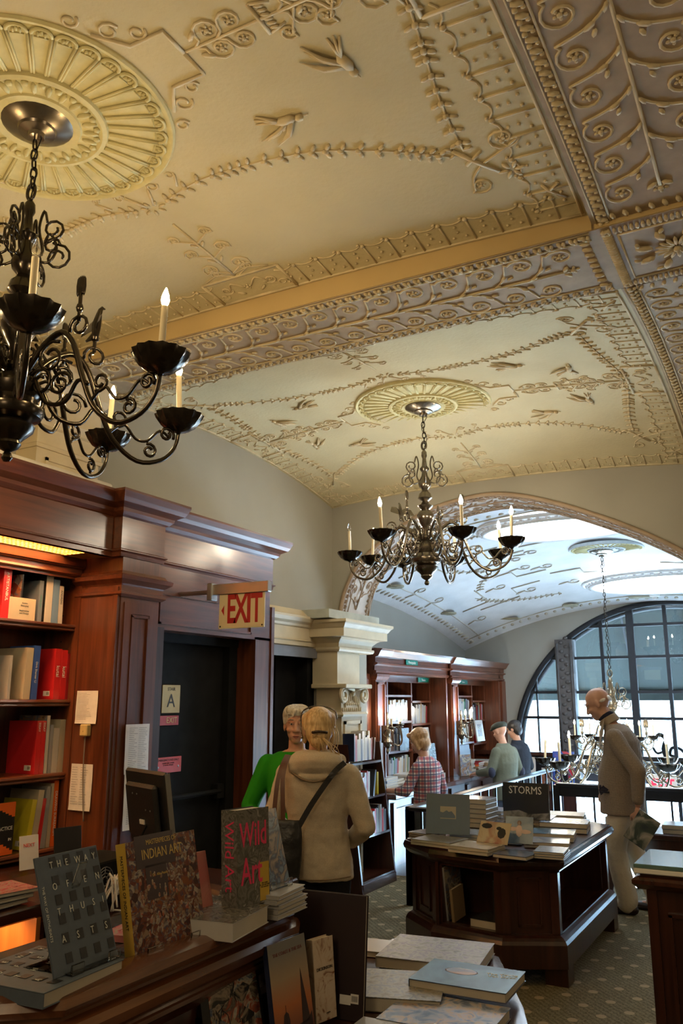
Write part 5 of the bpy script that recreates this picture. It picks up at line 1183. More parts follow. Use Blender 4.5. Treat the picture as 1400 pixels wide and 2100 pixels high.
# small row on the work shelf: leaning card, photo, magazines
e=book(STAND(-3.72,3.28,.80,78,10),.11,.17,.004,'white','small white card with red NEXT print below the lowest shelf',cat='card'); text('NEXT',.026,col('red_ink',(.6,.05,.05)),e,MT(.055,.12))
e=book(STAND(-3.62,3.42,.80,74,8),.16,.20,.006,'black','dark framed photograph beside the small white card',cat='photo frame')
for k in range(3):
    e=book(T(-3.28-.02*k,2.50+.03*k,.905+.014*(k+1))@RZ(100-8*k)@RX(-90),.26,.20,.013,'grey',['lowest magazine of the pile at the left edge','middle magazine of the pile at the left edge','pink and brown magazine topping the pile at left edge'][k],group=None,fa=A_pinkm if k==2 else None)
    e.matrix_world=T(-2.64-.02*k,2.13+.02*k,.932+.017*(k+1))@RZ(92-6*k)@RX(-90)
# --- papers and bell box on the side panel ---
def sheet(M,w_,h,label,lines=16,m=None,cols=1,curl=.006):
    e=empty('paper_notice',M=M,label=label,cat='paper')
    mb=MB(); mb.grid(lambda a,b: (w_*a, -.001-curl*(a*(1-a)*2+math.sin(b*5+a)*.3+.3)-(.004 if b<.1 else 0), h*b), 8, 8); mb.grid(lambda a,b: (w_*(1-a), -.0002-curl*((1-a)*a*2+math.sin(b*5+1-a)*.3+.3)-(.004 if b<.1 else 0), h*b), 8, 8)
    obj('sheet',mb,m or M_paper,e,smooth=True)
    mb=MB(); random.seed(lines)
    for c in range(cols):
        for k in range(lines):
            z=h*(.92-.84*k/lines); x0=w_*(.10+.8*c/cols); x1=x0+w_*.8/cols*(.45+.45*random.random()); y=-.004-curl*1.3; mb.add([(x0,y,z),(x1,y,z),(x1,y,z+h*.010),(x0,y,z+h*.010)],[(0,1,2,3)])
    obj('print_lines',mb,mat('grey_print',(.33,.33,.34),.7,var=.3,scale=60),e)['kind']='stuff'
    return e
sheet(T(-3.945,3.815,1.535)@RZ(0),.175,.195,'white typed notice taped on the side panel above the box',18)
sheet(T(-3.95,3.815,1.035)@RZ(0),.175,.265,'white two-column list taped low on the side panel',16,cols=2)
sheet(T(-3.632,3.92,1.24)@RZ(90),.21,.29,'tall white price list taped to the pilaster face',22,cols=2)
sheet(T(-3.630,3.93,.92)@RZ(90),.20,.32,'lower continuation sheet hanging behind the monitor',26)
mb=MB(); mb.bev(-.03,-.04,0,.03,0,.07,.006); mb.blob((0,-.041,.03),.005,.003,.005,n=8); bx_=obj('junction_box',mb,mat('ivory_plastic',(.55,.42,.18),.45),loc=(-3.84,3.818,1.462)); tag(bx_,'ivory junction box under the upper notice on side panel','box')
mb=MB(); mb.tube(smooth2([(-3.84,3.80,1.465),(-3.835,3.795,1.3),(-3.825,3.795,1.15),(-3.80,3.79,.98)],5),.0035,6); cw=obj('cable',mb,col('grey_cable',(.22,.19,.16)),smooth=True); tag(cw,'thin grey cable dropping from the ivory box','cable')
# --- computer ---
mo=empty('monitor',(-2.46,2.85,.90),0,label='black flat monitor seen from behind on the desk',cat='monitor')
mo.rotation_euler=(0,0,R(-22))
mb=MB(); Mm=T(0,0,.18)@RX(9); mb.bev(-.20,0,0,.17,.025,.31,.01,Mm); mb.bev(-.15,-.03,.04,.12,.0,.26,.012,Mm); obj('casing',mb,mat('black_plastic',(.018,.018,.020),.4,bump=.1,bscale=200),mo)
mb=MB(); mb.box(.168,.002,.005,.172,.024,.305,Mm); obj('edge_highlight',mb,M_steel,mo)  # thin steel strip put in as the highlight along the casing's right edge
mb=MB(); mb.bev(-.04,-.03,0,.04,.0,.30,.006); mb.lathe([(.12,0),(.12,.012),(.03,.02),(0,.02)],24); obj('stand',mb,M_black,mo,smooth=40)
mb=MB(); mb.box(-.02,-.036,.10,.02,-.031,.118,Mm); obj('serial_label',mb,M_paper,mo)
mb=MB(); 
for x in (-.07,-.03,.04,.08): mb.blob((x,-.033,.22 if x<.03 else .16),.004,.002,.004,Mm,n=6)
obj('screw',mb,M_steel,mo)
mb=MB(); mb.tube(smooth2([(.03,-.04,.28),(.03,-.07,.22),(0,-.09,.12),(-.06,-.11,.04)],5),.004,6); obj('cable',mb,M_black,mo,smooth=True)
pc=empty('computer_tower',(-2.55,2.56,.905),R(6),label='small black computer case with a round fan grille',cat='computer')
mb=MB(); mb.bev(-.10,-.06,0,.10,.22,.16,.006); obj('case',mb,M_black,pc)
mb=MB()
for r in (.018,.030,.042,.052): mb.tube([(.104,.0+r*math.cos(t),.09+r*math.sin(t)) for t in [2*math.pi*i/18 for i in range(18)]],.0022,5,closed=True)
for k in range(8): a=k*math.pi/4; mb.tube([(.104,.012*math.cos(a),.09+.012*math.sin(a)),(.104,.052*math.cos(a),.09+.052*math.sin(a))],.002,4)
obj('fan_grille',mb,M_steel,pc,smooth=True)
random.seed(5)
for k in range(3):
    mb=MB(); pts=[(-2.40+.05*random.random(),2.52+.03*random.random(),.908)]
    for i in range(9): pts.append((-2.40+.09*random.random(),2.50+.12*random.random(),.91+.13*abs(math.sin(i*1.3+k))))
    mb.tube(smooth2(pts,5),.0035,6); o=obj('white_cable',mb,M_white,smooth=True); tag(o,'white power cable in the tangle on the desk beside the fan','cable','tangled white cables')
# --- rack books ---
def rowbooks(x, y0, y1, z, hmax, label, group, seed, depth=.2, lean=0, names=('cream','grey','black','dred','slate','lgrey','brown','nblue','tan','green','silver'), tmin=.018,tmax=.04, fill=1.0):
    random.seed(seed); y=y0; out=[]; i=0
    while y<y1-.01:
        t=tmin+(tmax-tmin)*random.random(); h=hmax*(.72+.28*random.random()); c=random.choice(names)
        if y+t>y1: break
        if random.random()<fill:
            o=book(T(x,y+t,z)@RX(lean if lean else random.choice((0,0,-2,1)))@RZ(180),depth,h,t-.001,c,None,solid=True); o['category']='book'; o['group']=group; out.append((o,c,h))
        y+=t; i+=1
    CN=dict(dred='dark red',lgrey='light grey',nblue='navy',sky='sky blue')
    n=len(out)
    ordn=['first','second','third','fourth','fifth','sixth','seventh','eighth','ninth','tenth','eleventh','twelfth','thirteenth','fourteenth','fifteenth','sixteenth','seventeenth','eighteenth','nineteenth','twentieth','twenty-first','twenty-second']
    for i,(o,c,h) in enumerate(out):
        o['label']=f"{CN.get(c,c)} book, {ordn[i]} from left {label}"
    return out
rowbooks(-3.70,ya+.02,yb-.28,1.12,.27,'on top shelf of the dark rack','rack top shelf books',21,.2,names=('white','dred','nblue','cream'))
rowbooks(-3.68,ya+.02,ya+.30,.79,.25,'on second shelf of the dark rack','rack second shelf books',22,.2,names=('white','lgrey','dred'))
rowbooks(-3.66,ya+.02,yb-.06,.46,.25,'on third shelf of the dark rack','rack third shelf books',23,.2,names=('black','silver','nblue','red','lgrey','tan'))
e=book(T(-3.66,yb-.33,.79)@RX(-12)@RZ(180),.2,.24,.03,'black','black book leaning open-faced on the second rack shelf',fa=A_dark)
e=book(T(-3.70,yb-.24,1.12)@RX(-8)@RZ(180),.2,.20,.03,'brown','brown book leaning alone at the right of rack top shelf')
e=book(T(-3.74,yb-.08,.79)@RZ(180),.14,.20,.03,'yellow','yellow book at the right of the second rack shelf')
# books standing on the rack's upper edge
e=book(T(-3.80,6.80,1.13)@RZ(75),.20,.26,.02,'white','white tall-figure cover on the near end of rack',fa=art('pale_figures',[(.5,.45,.4),(.62,.58,.5),(.1,.1,.1)],9)) if False else None
# --- far shelves ---
def farshelf(U, base, seed0):
    e_,yd,cols=U; s=seed0
    specs=[[(1.42,.24,.0,.0),(1.08,.26,.1,.75),(.74,.26,.05,.6)],[(1.42,.27,.08,.95),(1.08,.26,.05,.9),(.74,.28,.05,.95)],[(1.38,.25,.02,.95),(1.05,.25,.3,.8),(.74,.0,0,0)]]
    cn=['left','middle','right']
    for j in range(3):
        for r,(z,hm,a,b) in enumerate(specs[j]):
            if b<=a: continue
            w_=yd[j+1]-yd[j]-.04; y0=yd[j]+.02
            rowbooks(-4.37,y0+w_*a,y0+w_*b,z,hm,f"on {['upper','middle','lower'][r]} {cn[j]} shelf of {base}",f"{base} {cn[j]} books",s,.2,lean=random.choice((0,-4)),tmin=.025,tmax=.055); s+=1
farshelf(U1,'the Photography bookcase',40)
farshelf(U2,'the window-side bookcase',60)
e=book(T(-4.30,9.30,1.08)@RZ(88),.24,.26,.02,'black','black photograph book facing out behind the plaid shopper',fa=A_dark)
e=book(T(-4.30,9.98,1.05)@RZ(88)@RX(-8),.26,.28,.02,'white','blank white book facing out right of the plaid shopper')
e=book(T(-4.28,11.95,1.08)@RZ(80)@RX(-8),.22,.30,.02,'white','white framed portrait book facing out near the window',fa='white')
mb=MB(); mb.box(.05,-.0012,.07,.17,-.0006,.24); obj('portrait_print',mb,A_paint,e)
e=book(T(-4.28,11.25,.74)@RZ(80)@RX(-8),.30,.32,.02,'slate','large slate-blue book facing out on the lower window-side shelf',fa='slate')
# counter piles
def pile(x,y,z,n,w_,h,t,a,lab,seed,covers=('white','lgrey','cream','slate'),top=None,far=True):
    random.seed(seed)
    ordn=['bottom','second','third','fourth','fifth','sixth','seventh','top']
    for k in range(n):
        c=random.choice(covers); last=k==n-1
        o=book(T(x+random.uniform(-.008,.008),y+random.uniform(-.008,.008),z+t*(k+1))@RZ(a+random.uniform(-3,3))@RX(-90),w_,h,t-.001,(top if (last and top) else c),None,solid=far,fa=None)
        tag(o,f"{'top' if last else ordn[k]} book of the {lab}",'book',lab)
for (x,y,n,w_,h,lab,s,cv,tp) in ((-4.02,8.05,4,.26,.22,'dark pile beside the plaid shopper\'s hand',1,('black','nblue'),None),(-4.05,8.40,5,.34,.24,'pale pile left of the plaid shopper',2,('white','sky','lgrey'),'white'),(-4.15,8.85,3,.34,.26,'low pile behind the plaid shopper',3,('white','cream'),A_land2),
   (-4.10,9.25,4,.34,.26,'pale pile right of the plaid shopper',4,('white','lgrey','sky'),'white'),(-4.10,9.65,4,.34,.28,'pile below the bust photograph',5,('cream','white'),'cream'),(-4.12,10.0,3,.30,.26,'pile beside the far pier',6,('sky','white'),'white'),
   (-4.10,10.72,5,.34,.26,'first pile on the farther counter',7,('white','lgrey','sky'),'white'),(-4.10,11.05,6,.36,.28,'tall pile before the capped man',8,('white','black','lgrey'),'cream'),(-4.10,11.45,4,.34,.26,'pile under the capped man\'s hand',9,('orange','brown','tan'),'dred'),(-4.10,11.85,4,.34,.26,'last pile toward the window',10,('lgrey','tan'),'white')):
    pile(x,y,.716,n,w_,h,.026,95,lab,s,cv,tp)
e=book(T(-4.22,9.78,.80)@RZ(82)@RX(-6),.36,.34,.02,'grey','framed photo book of a stone bust beside the far pier',fa=A_dark)
mb=MB(); mb.blob((.16,-.001,.24),.045,.001,.07,n=12,m=6); mb.box(.02,-.0012,.0,.34,-.0006,.12); obj('bust_print',mb,mat('bust_ink',(.45,.42,.36),.5),e,smooth=False); mb=MB(); mb.box(.02,-.0016,.0,.34,-.0012,.05); obj('meadow_print',mb,mat('meadow_ink',(.16,.20,.05),.5,var=.4,scale=40),e)
e=book(T(-4.00,10.50,.72)@RZ(60)@RX(-4),.18,.26,.03,'tan','tan book standing against the farther pier',fa=A_paint)
# window-side display: prints under the sill
e=book(T(-3.98,12.30,.42)@RZ(5)@RX(-6),.42,.44,.015,'white','white poster with a circled black dancer under the window',cat='poster')
mb=MB(); mb.tube([(.21+.14*math.cos(t),-.002,.22+.14*math.sin(t)) for t in [2*math.pi*i/32 for i in range(32)]],.004,4,closed=True); mb.tube([(.20,-.002,.12),(.21,-.002,.20),(.20,-.002,.28)],[.006,.014,.010],5); mb.tube([(.12,-.002,.27),(.20,-.002,.27),(.28,-.002,.30)],.006,4); mb.tube([(.21,-.002,.20),(.28,-.002,.17),(.26,-.002,.12)],.007,4); mb.blob((.20,-.002,.32),.014,.001,.016); obj('dancer_print',mb,M_ink,e)
e=book(T(-3.46,12.28,.42)@RZ(5)@RX(-6),.16,.30,.02,'purple','purple packet standing beside the dancer poster',fa=A_col,cat='box')
e=book(T(-3.28,12.20,.40)@RZ(0)@RX(-8),.30,.56,.01,'blue','red and blue poster standing beside the purple packet',fa=art('red_blue_poster',[(.04,.08,.30),(.05,.10,.36),(.5,.03,.04),(.45,.06,.08)],4,vor=5),cat='poster')
mb=MB(); mb.box(-4.1,12.15,-.3,-2.95,12.45,.40); mb.box(-4.1,12.15,.38,-2.95,12.5,.42); cb=obj('window_cabinet',mb,W_dark); tag(cb,'low dark cabinet under the arched window holding posters','cabinet')
# --- island books ---
zi=.737
def ib(x,y,z,a,w_,h,t,c,lab,fa=None,n=1,grp=None,sp_=None):
    r=None
    for k in range(n):
        top=k==n-1
        r=book(T(x+.004*(k%2),y-.003*(k%3),z+t*(k+1))@RZ(a+(k%3)-1)@RX(-90),w_,h,t-.001,c,lab if (n==1) else (f"{'top' if top else ['bottom','second','third','fourth','fifth'][k]} copy of the {lab}"),group=grp if n==1 else lab,fa=fa if top else None,spine=sp_)
    return r
ib(-2.545,5.62,zi,-20,.17,.20,.014,'brown','small dark pile at the left corner of island',A_dark,3)
ib(-2.42,5.38,zi,-10,.30,.24,.018,'cream','cream landscape softcovers at island front left',A_land,2)
ib(-2.10,5.24,zi,-8,.28,.24,.020,'cream','sand-coloured softcovers at island front',art('sand_print',[(.5,.42,.30),(.55,.48,.36),(.06,.06,.06)],5),2)
ib(-1.79,5.19,zi,-6,.22,.20,.022,'nblue','dark blue book at the chamfered corner of island',A_dark)
ib(-1.56,5.28,zi,5,.18,.22,.014,'silver','pale paperbacks at the right front corner of island',A_land2,3)
ib(-1.72,5.62,zi,12,.28,.24,.018,'tan','framed seascape books right of the corner paperbacks',art('sea_print',[(.10,.12,.18),(.30,.30,.30),(.40,.36,.28)],4),2)
ib(-1.78,5.92,zi,10,.30,.26,.024,'silver','pale grey spine-lettered volumes on the island right',A_bluep,2)
ib(-1.82,6.32,zi,8,.34,.28,.034,'nblue','large dark-spined volumes behind the pale grey ones',A_blue,2)
ib(-1.90,6.75,zi,8,.30,.25,.022,'silver','far right pile on the island',A_land,3)
ib(-2.28,5.72,zi,-4,.30,.24,.020,'lgrey','grey softcovers behind the front row of island',A_land2,2)
ib(-2.00,5.68,zi,4,.24,.26,.020,'slate','slate volumes in the island centre',A_paint,3)
ib(-2.10,6.02,zi,4,.28,.26,.022,'black','black volumes in the island centre back',A_dark,3)
ib(-2.10,6.40,zi,4,.34,.28,.024,'silver','pile carrying the Storms book',A_dark,3)
ib(-2.42,6.28,zi,-3,.22,.24,.034,'grey','thick grey-paged volumes stacked behind the blue book',A_dark,6)
ib(-2.50,6.70,zi,-3,.28,.24,.026,'slate','slate volumes at the island back left',None,3)
e=book(STAND(-2.405,5.60,zi+.042,10,10),.305,.262,.006,'sky','large plain slate-blue cover standing at island left'); 
BM['dsl']=mat('dusty_slate_cover',(.15,.20,.27),.6,var=.04)
e.children[0].data.materials[0]=BM['dsl']
mb=MB(); mb.box(.10,-.0012,.10,.21,-.0006,.18); p_=obj('picture_print',mb,BM['cream'],e); mb=MB(); mb.add([(.10,-.0014,.105),(.205,-.0014,.105),(.205,-.0014,.12),(.18,-.0014,.15),(.16,-.0014,.145),(.145,-.0014,.155),(.12,-.0014,.14),(.10,-.0014,.145)],[tuple(range(8))]); obj('rock_print',mb,BM['dsl'],e)
e=book(STAND(-2.10,6.37,zi+.075,2,4),.345,.255,.03,'black','glossy black landscape-format book titled Storms on the island',fa='black'); text('STORMS',.078,M_whi,e,MT(.17,.20),sx=.86)
mb=MB(); mb.add([(0,-.0012,0),(.345,-.0012,0),(.345,-.0012,.05),(.2,-.0012,.035),(.12,-.0012,.06),(0,-.0012,.045)],[tuple(range(6))]); obj('cloud_print',mb,art('storm_cloud',[(.05,.05,.05),(.3,.3,.28),(.02,.02,.02)],8),e)
e=book(STAND(-1.98,5.44,zi+.042,-10,30),.22,.14,.004,'cream','small cream leaflet with black bird silhouette leaning on island',fa=art('leaflet_print',[(.30,.06,.05),(.50,.42,.28),(.55,.46,.30)],6)); mb=MB(); mb.blob((.165,-.001,.07),.03,.001,.035); mb.blob((.14,-.001,.10),.02,.001,.012); mb.blob((.05,-.001,.11),.04,.001,.018); obj('bird_print',mb,M_ink,e)
e=book(STAND(-1.83,5.56,zi+.03,6,22),.18,.17,.004,'sky','blue watercolour dancer cover leaning on island front',fa=art('watercolour_blue',[(.06,.12,.22),(.14,.22,.34),(.18,.28,.42)],8)); mb=MB(); mb.blob((.09,-.001,.08),.022,.001,.04); mb.blob((.05,-.001,.09),.035,.001,.014,T(0,0,0)); mb.blob((.13,-.001,.075),.04,.001,.014); obj('dancer_print',mb,col('pale_pink_ink',(.6,.45,.40)),e); mb=MB(); mb.blob((.09,-.0012,.13),.014,.001,.016); obj('hair_print',mb,BM['brown'],e)
# cubby books
ib(-2.02,5.38,.28,-8,.26,.24,.05,'black','thick pale-edged book lying in the island front cubby',A_dark,1)
e=book(STAND(-2.18,5.42,.285,80,0)@RY(-8),.20,.33,.035,'silver','tall grey book leaning inside the island cubby left',fa=A_paint)
e=book(STAND(-2.13,5.40,.285,80,0)@RY(-8),.14,.20,.02,'tan','short tan book leaning in the island cubby',fa=None)
e=book(STAND(-1.83,5.36,.285,86,0),.20,.28,.03,'black','black book standing at the right of the island cubby')
e=book(STAND(-1.66,5.56,.285,95,8),.16,.20,.01,'white','white booklet leaning inside the island side shelf')
# right table behind the man
for (x,y,n,w_,h,t,lab,s,cv,tp) in ((-1.66,7.84,4,.26,.24,.026,'pile between the island and the standing man',31,('white','lgrey','cream'),'white'),(-1.20,7.84,2,.34,.28,.035,'blue-grey pile right of the standing man',32,('slate','grey'),'silver'),(-.82,7.86,3,.30,.26,.03,'farther pile on the carved table',33,('white','sky','slate'),'white')):
    pile(x,y,.571,n,w_,h,t,4,lab,s,cv,tp)
# far exit sign, over the stair well
es=empty('exit_sign',(-1.72,11.6,.62),label='white EXIT sign with bright red letters hanging low beyond the stair well',cat='sign')
mb=MB(); mb.bev(-.17,-.01,-.13,.17,.01,.13,.004); obj('sign_plate',mb,mat('sign_white',(.85,.85,.85),.4,var=.02),es)
text('EXIT',.19,emit('sign_red_letters',(1.0,.02,.06),1.5),es,T(0,-.013,0)@RX(90),sx=.72,bold=.004); mb=MB(); mb.tube([(0,0,.13),(0,0,.30)],.008,6); mb.box(-1.3,-.02,.28,1.3,.02,.34); obj('bracket',mb,M_iron,es)
# smoke detector on the far vault
mb=MB(); mb.lathe([(.0,-.09),(.03,-.085),(.035,-.05),(.07,-.045),(.075,0),(.0,0)],20,T(-1.75,12.45,B3.z(-1.75,12.45)+.01)); sd=obj('smoke_detector',mb,M_white,smooth=40); tag(sd,'white smoke detector on the far vault above the window','smoke detector')
# ---------------- people ----------------
def body(name, prims, m, parent, vox=.008, smooth_=6, dec=None, disp=0, fac=.5):
    """one continuous surface grown over overlapping tapered limbs"""
    if name=='shoes':
        h_=len(prims)//2
        for q in (prims[:h_],prims[h_:]): o=body('shoe',q,m,parent,vox,smooth_)
        return o
    mb=MB()
    for p in prims:
        if p[0]=='c':      # tapered limb
            _,a,ra,b,rb=p; a=Vector(a); b=Vector(b); n=6; pts=[];rs=[]; d=(b-a); L=d.length or 1e-4; d=d/L
            for k in range(4): t=math.pi/2*k/4; pts.append(a-d*ra*math.cos(t)); rs.append(max(.001,ra*math.sin(t)))
            for k in range(n+1): pts.append(a+d*L*k/n); rs.append(ra+(rb-ra)*k/n)
            for k in range(1,5): t=math.pi/2*k/4; pts.append(b+d*rb*math.sin(t)); rs.append(max(.001,rb*math.cos(t)))
            mb.tube(pts,rs,12)
        elif p[0]=='e':    # ellipsoid, optional matrix
            mb.blob((0,0,0),p[2],p[3],p[4],T(*p[1])@(p[5] if len(p)>5 else Matrix.Identity(4)),n=16,m=10)
        elif p[0]=='l':    # loft of ellipses: (x,y,z,rx,ry[,rot])
            R_=p[1]; n=20; vs=[];fs=[]
            for q in R_:
                c=Vector(q[:3]); rx,ry=q[3],q[4]; tl=q[5] if len(q)>5 else 0
                for k in range(n):
                    a=2*math.pi*k/n; v=Vector((rx*math.cos(a),ry*math.sin(a),0)); v.rotate(Matrix.Rotation(R(tl),3,'X')); vs.append(c+v)
            for i in range(len(R_)-1):
                for k in range(n): fs.append((i*n+k,i*n+(k+1)%n,(i+1)*n+(k+1)%n,(i+1)*n+k))
            fs.append(tuple(range(n))[::-1]); fs.append(tuple((len(R_)-1)*n+k for k in range(n)))
            mb.add(vs,fs)
    o=obj(name,mb,m,None)
    md=o.modifiers.new('r','REMESH'); md.mode='VOXEL'; md.voxel_size=vox; md.use_smooth_shade=True
    sm=o.modifiers.new('s','SMOOTH'); sm.iterations=smooth_; sm.factor=fac
    if disp:
        tx=bpy.data.textures.new('fold','CLOUDS'); tx.noise_scale=.11; tx.noise_depth=2
        dm=o.modifiers.new('d','DISPLACE'); dm.texture=tx; dm.strength=disp; dm.mid_level=.5; dm.texture_coords='LOCAL'
    dg=bpy.context.evaluated_depsgraph_get(); me=bpy.data.meshes.new_from_object(o.evaluated_get(dg)); old=o.data
    o.modifiers.clear(); o.data=me; bpy.data.meshes.remove(old)
    me.polygons.foreach_set('use_smooth',[True]*len(me.polygons))
    o.parent=parent
    return o
def skin_mat(n,c): 
    m=mat(n,c,.5,var=.08,scale=18,spec=.35); return m
def hand(wrist, d, n_, side=1, curl=.4, s=1.0):
    """palm, four fingers and a thumb as tapered chains; d finger direction, n_ palm normal"""
    w_=Vector(wrist); d=Vector(d).normalized(); n_=Vector(n_); n_=(n_-d*n_.dot(d)).normalized(); l=d.cross(n_)*side
    pr=[('c',w_,.024*s,w_+d*.035*s,.026*s)]
    for k in (-1,0,1): pr.append(('c',w_+d*.03*s+l*k*.022*s,.016*s,w_+d*.085*s+l*k*.026*s,.014*s))
    for k,(o_,ln) in enumerate(((-.033,.070),(-.011,.080),(.011,.075),(.033,.058))):
        a=w_+d*.09*s+l*o_*s; d1=(d*math.cos(curl)+n_*math.sin(curl)); d2=(d*math.cos(curl*2.2)+n_*math.sin(curl*2.2)); d3=(d*math.cos(curl*3.2)+n_*math.sin(curl*3.2))
        b=a+d1*ln*.45*s; c=b+d2*ln*.32*s; e_=c+d3*ln*.26*s
        pr+=[('c',a,.0105*s,b,.0100*s),('c',b,.0100*s,c,.0092*s),('c',c,.0092*s,e_,.008*s)]
    t0=w_+d*.03*s-l*.026*s; t1=t0+(d*.5-l*.75+n_*.35).normalized()*.035*s; t2=t1+(d*.85-l*.2+n_*.4).normalized()*.035*s
    pr+=[('c',t0,.015*s,t1,.013*s),('c',t1,.0125*s,t2,.010*s)]
    return pr
def head_prims(H, s=1.0):
    """head facing local +Y with its centre at the origin; H: matrix placing it"""
    P=lambda x,y,z:H@Vector((x*s,y*s,z*s)); Hr=H.to_3x3().to_4x4()
    pr=[('e',P(0,-.012,.030),.076*s,.094*s,.088*s,Hr),('e',P(0,.018,-.030),.062*s,.070*s,.080*s,Hr),('e',P(0,.052,-.088),.032*s,.030*s,.024*s,Hr),('e',P(0,.045,-.06),.046*s,.038*s,.035*s,Hr),
        ('c',P(0,.083,.010),.011*s,P(0,.103,-.030),.013*s),('e',P(.012,.094,-.034),.011*s,.010*s,.009*s,Hr),('e',P(-.012,.094,-.034),.011*s,.010*s,.009*s,Hr),
        ('c',P(-.045,.070,.028),.011*s,P(-.012,.082,.026),.010*s),('c',P(.045,.070,.028),.011*s,P(.012,.082,.026),.010*s),
        ('e',P(.042,.060,-.025),.022*s,.022*s,.020*s,Hr),('e',P(-.042,.060,-.025),.022*s,.022*s,.020*s,Hr),
        ('c',P(-.020,.079,-.062),.007*s,P(.020,.079,-.062),.007*s),('c',P(-.016,.078,-.073),.008*s,P(.016,.078,-.073),.008*s)]
    for sg in (-1,1): pr+=[('e',P(sg*.078,-.012,-.008),.010*s,.020*s,.032*s,Hr),('c',P(sg*.080,-.016,.014),.007*s,P(sg*.082,-.026,-.004),.006*s)]
    return pr
def face_parts(e, H, s, brow, lip=(.42,.16,.12)):
    P=lambda x,y,z:H@Vector((x*s,y*s,z*s)); Hr=H.to_3x3().to_4x4()
    mb=MB()
    for sg in (-1,1): mb.blob((0,0,0),.0125*s,.009*s,.0062*s,T(*P(sg*.029,.0765,.0085))@Hr,n=12,m=8)
    obj('eye',mb,col('eye_white',(.55,.52,.48),.2),e,smooth=True)
    mb=MB()
    for sg in (-1,1): mb.blob((0,0,0),.0052*s,.003*s,.0050*s,T(*P(sg*.029,.0838,.0085))@Hr,n=10,m=6)
    obj('iris',mb,col('iris_dark',(.03,.03,.035),.15),e,smooth=True)
    mb=MB()
    for sg in (-1,1):
        mb.tube([P(sg*.044,.074,.014),P(sg*.036,.083,.0165),P(sg*.026,.0855,.0165),P(sg*.014,.081,.010)],.0038*s,6)
        mb.tube([P(sg*.044,.073,.006),P(sg*.030,.0835,.000),P(sg*.015,.081,.006)],.0022*s,5)
    obj('eyelid',mb,e['skinmat'] and bpy.data.materials[e['skinmat']],e,smooth=True)
    mb=MB()
    for sg in (-1,1): mb.tube([P(sg*.050,.076,.030),P(sg*.035,.089,.037),P(sg*.016,.092,.033)],[.002*s,.0042*s,.003*s],6)
    obj('eyebrow',mb,brow,e,smooth=True)
    mb=MB(); mb.tube([P(-.024,.078,-.066),P(-.010,.087,-.0625),P(0,.0885,-.064),P(.010,.087,-.0625),P(.024,.078,-.066)],[.002*s,.0042*s,.0045*s,.0042*s,.002*s],8); mb.tube([P(-.022,.078,-.069),P(0,.087,-.0755),P(.022,.078,-.069)],[.002*s,.0055*s,.002*s],8)
    obj('lips',mb,col('lips',lip,.4),e,smooth=True)
    mb=MB(); mb.tube([P(-.020,.0835,-.068),P(0,.0915,-.069),P(.020,.0835,-.068)],.0016*s,5); obj('mouth_line',mb,col('mouth_dark',(.05,.015,.012),.6),e,smooth=True)
def person(name_label, x, y, z, rz):
    e=empty('person',(x,y,z),R(rz),label=name_label,cat='person'); return e
def hairstrands(e, H, s, paths, m, r=.0028, name='hair_strand'):
    mb=MB()
    for p in paths: mb.tube([H@Vector((a*s,b*s,c*s)) for a,b,c in smooth2(p,4)],r,4)
    o=obj(name,mb,m,e,smooth=True); o['kind']='stuff'; return o
def hairmat(n,c1,c2):
    m,N,L,b=nmat(n); tc=N.new('ShaderNodeTexCoord'); mp=N.new('ShaderNodeMapping'); mp.inputs['Scale'].default_value=(70,70,9); L.new(tc.outputs['Object'],mp.inputs[0]); nz=N.new('ShaderNodeTexNoise'); nz.inputs['Scale'].default_value=1.5; nz.inputs['Detail'].default_value=4; L.new(mp.outputs[0],nz.inputs[0])
    cr=N.new('ShaderNodeValToRGB'); L.new(nz.outputs[0],cr.inputs[0]); cr.color_ramp.elements[0].position=.3; cr.color_ramp.elements[1].position=.7; cr.color_ramp.elements[0].color=(*c1,1); cr.color_ramp.elements[1].color=(*c2,1); L.new(cr.outputs[0],b.inputs['Base Color']); b.inputs['Roughness'].default_value=.45
    bp=N.new('ShaderNodeBump'); bp.inputs['Strength'].default_value=.7; bp.inputs['Distance'].default_value=.004; L.new(nz.outputs[0],bp.inputs['Height']); L.new(bp.outputs[0],b.inputs['Normal']); return m
def cloth(n,c,sc_=260,var=.10,rough=.9,big=.3):
    m=mat(n,c,rough,var=var,scale=sc_,bump=big,bscale=28,spec=.15); return m
S1=skin_mat('skin_warm',(.50,.26,.17)); S2=skin_mat('skin_tan',(.44,.24,.16)); S3=skin_mat('skin_pale',(.55,.31,.22))
# ---- woman in the cream jacket, seen from behind ----
e=person('woman seen from behind in a cream linen jacket with black shoulder bag',-2.335,4.0,0,22)
e['skinmat']=S1.name
H=T(.0,.03,1.515)@RZ(8)@RX(-6)
prims=head_prims(H,.96)+[('c',(0,.0,1.33),.052,(0,.02,1.46),.050),('l',[(0,.02,.80,.150,.105),(0,.01,.90,.165,.115),(0,.0,1.02,.130,.095),(0,0,1.15,.135,.10),(0,-.005,1.27,.165,.095),(0,-.01,1.33,.15,.075),(0,0,1.36,.07,.05)])]
for sg in (-1,1):
    prims+=[('c',(sg*.085,.01,.82),.085,(sg*.085,.02,.46),.055),('c',(sg*.085,.02,.46),.052,(sg*.09,-.01,.09),.036),('c',(sg*.09,-.02,.05),.036,(sg*.10,.12,.03),.026)]
arL=[(-.175,0,1.30),(-.245,.03,1.05),(-.16,.22,.95)]; arR=[(.175,0,1.30),(.255,-.01,1.03),(.16,.18,.93)]
for a in (arL,arR): prims+=[('c',a[0],.042,a[1],.036),('c',a[1],.034,a[2],.026)]
